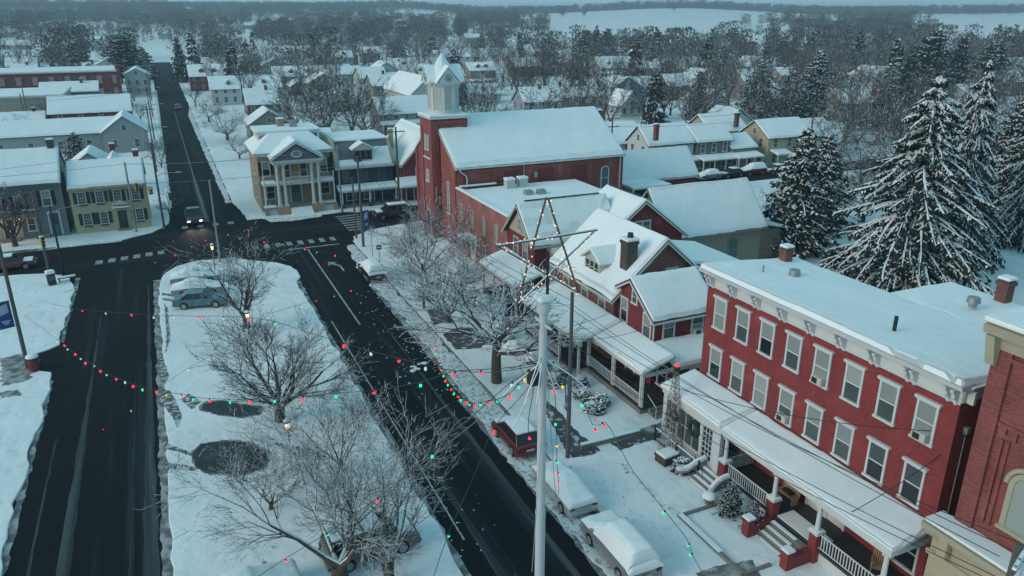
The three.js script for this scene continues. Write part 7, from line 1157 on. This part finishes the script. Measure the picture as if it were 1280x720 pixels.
{ // plain guy wires of the mast
  const guy = (l, px, py, dist) => { const e = atDist(px, py, dist); const w = wire(l, ringP, e, 0.1, 0.011, M.metal, null); return w; };
  guy('steel guy wire running from the mast toward the island edge', 510, 592, 24); guy('steel guy wire dropping beside the mast to the east roadway', 665, 715, 17.5); guy('steel guy wire dropping from the mast toward the white snowed-in car', 696, 640, 24);
}
// lamp posts along the middle of the island
for (const [px, py, lb] of [[309, 394, 'lit lantern post beside the slender bare tree near the teal sedan'], [359, 531, 'lit lantern post beside the trunk of the round-crowned island tree'], [265, 309, 'lit lantern post at the tip of the island']]) {
  const p = G(px, py, 3.1), t = thing('lantern_post', lb, 'lamp post', [p.x, 0.1, p.z]);
  mesh('post', [cyl(0.06, 0.04, 2.75, 0, 0, 0, 8), cyl(0.12, 0.09, 0.3, 0, 0, 0, 8)], M.metal, t); const l = mesh('lantern', [new THREE.CylinderGeometry(0.17, 0.11, 0.4, 6).translate(0, 2.97, 0)], M.lampGlobe, t); mesh('lantern_cap', new THREE.ConeGeometry(0.24, 0.22, 6).translate(0, 3.28, 0), M.black, t); mesh('cap_snow', new THREE.ConeGeometry(0.22, 0.18, 6).translate(0, 3.36, 0), M.snow, t);
  const pl = new THREE.PointLight(0xffb974, 1.5, 14); pl.position.set(p.x, 2.7, p.z); pl.castShadow = true; scene.add(pl);
}
// ================================================================ SMALL THINGS
{ const t = thing('litter_bin', 'red litter bin with snow cap at the foot of the banner pole', 'litter bin', [-11.2, 0.1, -61.2]); mesh('bin', cyl(0.34, 0.4, 1.05, 0, 0, 0, 14), M.redPanel, t); mesh('rim', new THREE.TorusGeometry(0.4, 0.05, 6, 16).rotateX(Math.PI / 2).translate(0, 1.05, 0), M.black, t); mesh('snow_cap', new THREE.SphereGeometry(0.44, 12, 6, 0, 6.3, 0, 1.57).scale(1, 0.6, 1).translate(0, 1.08, 0), M.snow, t); }
{ const t = thing('newspaper_box', 'dark box with thick snow on top at the west corner', 'newspaper box', [-12.0, 0.1, -82.4], 0.3); mesh('cabinet', [rbx(-0.35, 0.35, 0.1, 1.15, -0.3, 0.3, 0.04)], M.darkMetal, t); mesh('window', bx(-0.26, 0.26, 0.55, 1.0, 0.3, 0.32), M.glass2, t); mesh('legs', [bx(-0.3, -0.22, 0, 0.1, -0.25, 0.25), bx(0.22, 0.3, 0, 0.1, -0.25, 0.25)], M.black, t); mesh('snow_cap', rbx(-0.4, 0.4, 1.15, 1.5, -0.35, 0.35, 0.14, 3), M.snow, t); }
{ const t = thing('snowy_bench', 'low dark bench edge showing from the snow at the west corner', 'bench', [-9.9 - 0.9, 0.1, -83.2], 0.2); mesh('seat', [bx(-0.8, 0.8, 0.32, 0.38, -0.2, 0.2)], M.wood, t); for (const x of [-0.65, 0.65]) mesh('leg', bx(x - 0.05, x + 0.05, 0, 0.32, -0.18, 0.18), M.darkMetal, t); mesh('snow', rbx(-0.8, 0.8, 0.38, 0.5, -0.2, 0.2, 0.05), M.snow, t); }
{ const p = G(475, 331), t = thing('street_sign', 'red and white sign on a green post on the church pavement', 'sign', [p.x, 0.1, p.z], -0.2); mesh('post', cyl(0.04, 0.04, 1.9, 0, 0, 0, 6), M.tealSiding, t); mesh('plate', [rbx(-0.28, 0.28, 1.6, 2.1, 0.03, 0.06, 0.012)], M.redPanel, t); mesh('emblem', bx(-0.18, 0.18, 1.78, 1.92, 0.061, 0.066), M.white, t); }
{ const p = G(466, 322), t = thing('thin_lamp_post', 'thin grey post with snowy top beside the red sign', 'post', [p.x, 0.1, p.z]); mesh('post', cyl(0.04, 0.035, 2.9, 0, 0, 0, 6), M.metal, t); mesh('head', rbx(-0.4, 0.4, 2.88, 2.96, -0.08, 0.08, 0.03), M.metal, t); mesh('snow', rbx(-0.4, 0.4, 2.965, 3.05, -0.08, 0.08, 0.03), M.snow, t); }
{ // wooden pole with lights by the street trees
  const p = G(530, 387); utilityPole('short dark post on the pavement between the street trees', p.x, p.z, 4.3, { r: 0.12, mat: M.darkMetal }); }
{ const t = thing('planter_box', 'dark wooden planter box heaped with snow before the sun room', 'planter', [24.4, 0.1, -31.6], 0.1); mesh('box', [bx(-0.55, 0.55, 0, 0.5, -0.45, 0.45), bx(-0.6, 0.6, 0.42, 0.52, -0.5, 0.5)], M.brickDark, t); mesh('snow', rbx(-0.55, 0.55, 0.5, 0.68, -0.45, 0.45, 0.09, 3), M.snow, t); }
{ // iron fence before the sun room
  const t = thingW('iron_fence', 'low black iron fence with snow along its rail before the sun room', 'fence', [25.1, 0.1, -31.5]); const g = []; for (let i = 0; i <= 22; i++) { const z = -33.8 + i * 0.19; g.push(bx(25.09, 25.11, 0.1, 1.0, z - 0.012, z + 0.012)); } g.push(bx(25.08, 25.12, 0.94, 0.98, -33.85, -29.6), bx(25.08, 25.12, 0.2, 0.24, -33.85, -29.6)); mesh('pickets', g, M.black, t); for (const z of [-33.85, -31.7, -29.6]) mesh('post', bx(25.05, 25.15, 0.1, 1.12, z - 0.05, z + 0.05), M.black, t); mesh('snow', [rbx(25.06, 25.14, 0.98, 1.05, -33.8, -29.7, 0.03)], M.snow, t); }
{ // lattice tower with red lamp
  const t = thing('lattice_tower', 'slim lattice tower with a red lamp on top beside the sun room', 'tower', [25.2, 0.1, -32.4]); const g = [], H = 5.4, f = y => 0.42 * (1 - y / H) + 0.09; for (const [a, b] of [[1, 1], [1, -1], [-1, -1], [-1, 1]]) g.push(bar(V(a * f(0), 0, b * f(0)), V(a * f(H), H, b * f(H)), 0.022, 4)); for (let y = 0; y < H - 0.3; y += 0.42) { const q = f(y), r = f(y + 0.42); for (let k = 0; k < 4; k++) { const c = Math.cos(k * 1.5708), s = Math.sin(k * 1.5708), P = (u, v, yy) => V(c * u - s * v, yy, s * u + c * v); g.push(bar(P(q, -q, y), P(r, r, y + 0.42), 0.012, 4), bar(P(q, q, y), P(r, -r, y + 0.42), 0.012, 4), bar(P(q, -q, y), P(q, q, y), 0.012, 4)); } } mesh('frame', g, M.rose, t); mesh('head', [rbx(-0.14, 0.14, H, H + 0.25, -0.14, 0.14, 0.03)], M.darkMetal, t); mesh('lamp', new THREE.SphereGeometry(0.11, 10, 8).translate(0, H + 0.36, 0), M.glowRed, t); mesh('antenna', cyl(0.012, 0.008, 0.7, 0.1, H + 0.3, 0, 4), M.metal, t); }
{ // rocking chair and bench on the porch
  const t = thing('rocking_chair', 'wooden rocking chair at the south end of the brick row porch', 'chair', [26.9, 0.9, -18.9], -0.9); mesh('seat', rbx(-0.28, 0.28, 0.4, 0.46, -0.26, 0.26, 0.02), M.wood, t); for (let i = 0; i < 6; i++) mesh('back_slat', bx(-0.26 + i * 0.09, -0.2 + i * 0.09, 0.46, 1.15, -0.28, -0.25).rotateX(-0.15), M.wood, t); mesh('back_rail', bx(-0.28, 0.28, 1.12, 1.2, -0.3, -0.25).rotateX(-0.15), M.wood, t); for (const s of [-1, 1]) { mesh('leg', [bx(s * 0.27 - 0.02, s * 0.27 + 0.02, 0.08, 0.7, 0.2, 0.24), bx(s * 0.27 - 0.02, s * 0.27 + 0.02, 0.08, 0.7, -0.26, -0.22)], M.wood, t); mesh('arm', bx(s * 0.28 - 0.04, s * 0.28 + 0.04, 0.68, 0.71, -0.3, 0.3), M.wood, t); mesh('rocker', tube([V(s * 0.27, 0.1, 0.45), V(s * 0.27, 0.02, 0), V(s * 0.27, 0.12, -0.5)], 0.022, 5), M.wood, t); }
  const b = thing('porch_bench', 'brown bench with dark cushion against the wall of the brick row porch', 'bench', [27.2, 0.9, -24.9], -Math.PI / 2); mesh('seat', rbx(-0.6, 0.6, 0.4, 0.48, -0.25, 0.25, 0.02), M.wood, b); mesh('backrest', rbx(-0.6, 0.6, 0.5, 0.95, -0.28, -0.22, 0.02), M.wood, b); for (const s of [-0.52, 0.52]) mesh('leg', bx(s - 0.04, s + 0.04, 0, 0.4, -0.22, 0.22), M.wood, b); mesh('cushion', rbx(-0.3, 0.3, 0.48, 0.62, -0.2, 0.15, 0.05), M.black, b); }
{ // bicycle by the sun room steps
  const t = thing('bicycle', 'dark bicycle dusted with snow leaning by the sun room steps', 'bicycle', [25.25, 0.1, -29.9], 1.3); for (const x of [-0.52, 0.52]) { const w = mesh('wheel', new THREE.TorusGeometry(0.32, 0.02, 6, 20).translate(x, 0.34, 0), M.tyre, t); mesh('spokes', Array.from({ length: 6 }, (_, i) => bar(V(x, 0.34, 0), V(x + Math.cos(i) * 0.31, 0.34 + Math.sin(i) * 0.31, 0), 0.005, 3)), M.metal, w); } mesh('frame', [bar(V(-0.52, 0.34, 0), V(-0.15, 0.8, 0), 0.018, 5), bar(V(-0.15, 0.8, 0), V(0.38, 0.82, 0), 0.018, 5), bar(V(-0.05, 0.3, 0), V(0.38, 0.8, 0), 0.02, 5), bar(V(-0.05, 0.3, 0), V(-0.15, 0.85, 0), 0.018, 5), bar(V(-0.52, 0.34, 0), V(-0.05, 0.3, 0), 0.015, 5), bar(V(0.52, 0.34, 0), V(0.36, 0.95, 0), 0.018, 5)], M.black, t); mesh('handlebar', bar(V(0.36, 0.96, -0.25), V(0.36, 0.96, 0.25), 0.016, 5), M.metal, t); mesh('saddle', rbx(-0.28, 0.0, 0.86, 0.92, -0.07, 0.07, 0.02), M.black, t); mesh('snow', rbx(-0.28, 0.0, 0.92, 1.02, -0.08, 0.08, 0.04), M.snow, t); }
// low wall by the lawn and snow-covered shrubs
struct('garden_kerb', [bx(21.8, 22.0, 0.1, 0.3, -27.0, -22.0), bx(22.0, 24.2, 0.1, 0.26, -27.0, -26.85), bx(22.0, 23.6, 0.1, 0.26, -22.1, -21.95), bx(20.4, 24.9, 0.1, 0.42, -34.95, -34.75)], M.concrete);
struct('garden_kerb_snow', [rbx(21.76, 22.04, 0.302, 0.36, -26.9, -23.6, 0.02), rbx(20.4, 24.6, 0.421, 0.5, -34.98, -34.72, 0.03)], M.snow);
con(cedarSnow, 'dwarf_conifer', 'squat dwarf conifer piled with snow beside the curved steps', 24.5, -26.1, 0.2, 1.35, 0.4, undefined, 0.1).userData.category = 'shrub';
con(cedarSnow, 'dwarf_conifer', 'smaller dwarf conifer with snow beside the brick pier', 24.7, -24.6, 0.17, 1.3, 2, undefined, 0.1).userData.category = 'shrub';
{ const t = thing('stone_urn', 'round stone urn heaped with snow beside the curved steps', 'urn', [24.0, 0.1, -27.2]); mesh('bowl', new THREE.LatheGeometry([[0.12, 0], [0.2, 0.05], [0.14, 0.15], [0.3, 0.3], [0.36, 0.5]].map(p => new THREE.Vector2(...p)), 14), M.concrete, t); mesh('snow', new THREE.SphereGeometry(0.38, 14, 8, 0, 6.3, 0, 1.6).scale(1, 0.7, 1).translate(0, 0.48, 0), M.snow, t); }
bush('twiggy snow-dusted shrub before the iron fence', 24.6, -30.4, 0.6, 0.7, 71);
for (const [i, [x, z, r, h]] of [[23.8, -40.6, 0.7, 0.6], [24.4, -39.4, 0.75, 0.65], [23.6, -38.6, 0.7, 0.6], [24.5, -42.2, 0.6, 0.6], [22.9, -43.2, 0.8, 0.7], [24.0, -44.4, 0.7, 0.6]].entries()) bush('snow-dusted shrub in the front bed of the small red house', x, z, r, h, 80 + i, 0.1, 'shrubs before the small red house');
for (const [i, [x, z, r]] of [[22.6, -49.5, 0.9], [23.3, -47.4, 0.8], [22.8, -52.2, 1.0], [23.6, -54.6, 0.9], [24.6, -57.2, 1.0], [24.4, -60.0, 0.9], [25.2, -66.5, 0.8], [25.4, -69.4, 0.9], [24.2, -62.5, 0.8]].entries()) {
  const t = thing('rounded_shrub', 'rounded clipped shrub under a dome of snow before the porches', 'shrub', [x, 0.1, z], i, 'domed shrubs before the porches'), [a] = bushGeo(90 + i, r, r * 0.9, 420); mesh('foliage', a, M.needle, t); const g = new THREE.IcosahedronGeometry(r * 0.93, 3), p = g.attributes.position; for (let k = 0; k < p.count; k++) { const f = 0.9 + 0.22 * vn(p.getX(k) * 4 + i * 9, p.getZ(k) * 4 + p.getY(k) * 2, 7); p.setXYZ(k, p.getX(k) * f, Math.max(-0.05, p.getY(k) * f * 0.85), p.getZ(k) * f); } g.computeVertexNormals(); mesh('snow_dome', g.translate(0, r * 0.25, 0), M.snow, t); }
{ const t = thing('picnic_seat', 'small snow-topped garden bench before the small red house', 'bench', [23.6, 0.1, -45.6], 0.5); mesh('seat', rbx(-0.6, 0.6, 0.38, 0.44, -0.22, 0.22, 0.02), M.wood, t); for (const s of [-0.5, 0.5]) mesh('leg', bx(s - 0.04, s + 0.04, 0, 0.38, -0.2, 0.2), M.darkMetal, t); mesh('snow', rbx(-0.6, 0.6, 0.44, 0.56, -0.22, 0.22, 0.05), M.snow, t); }

renderer.render(scene, camera);
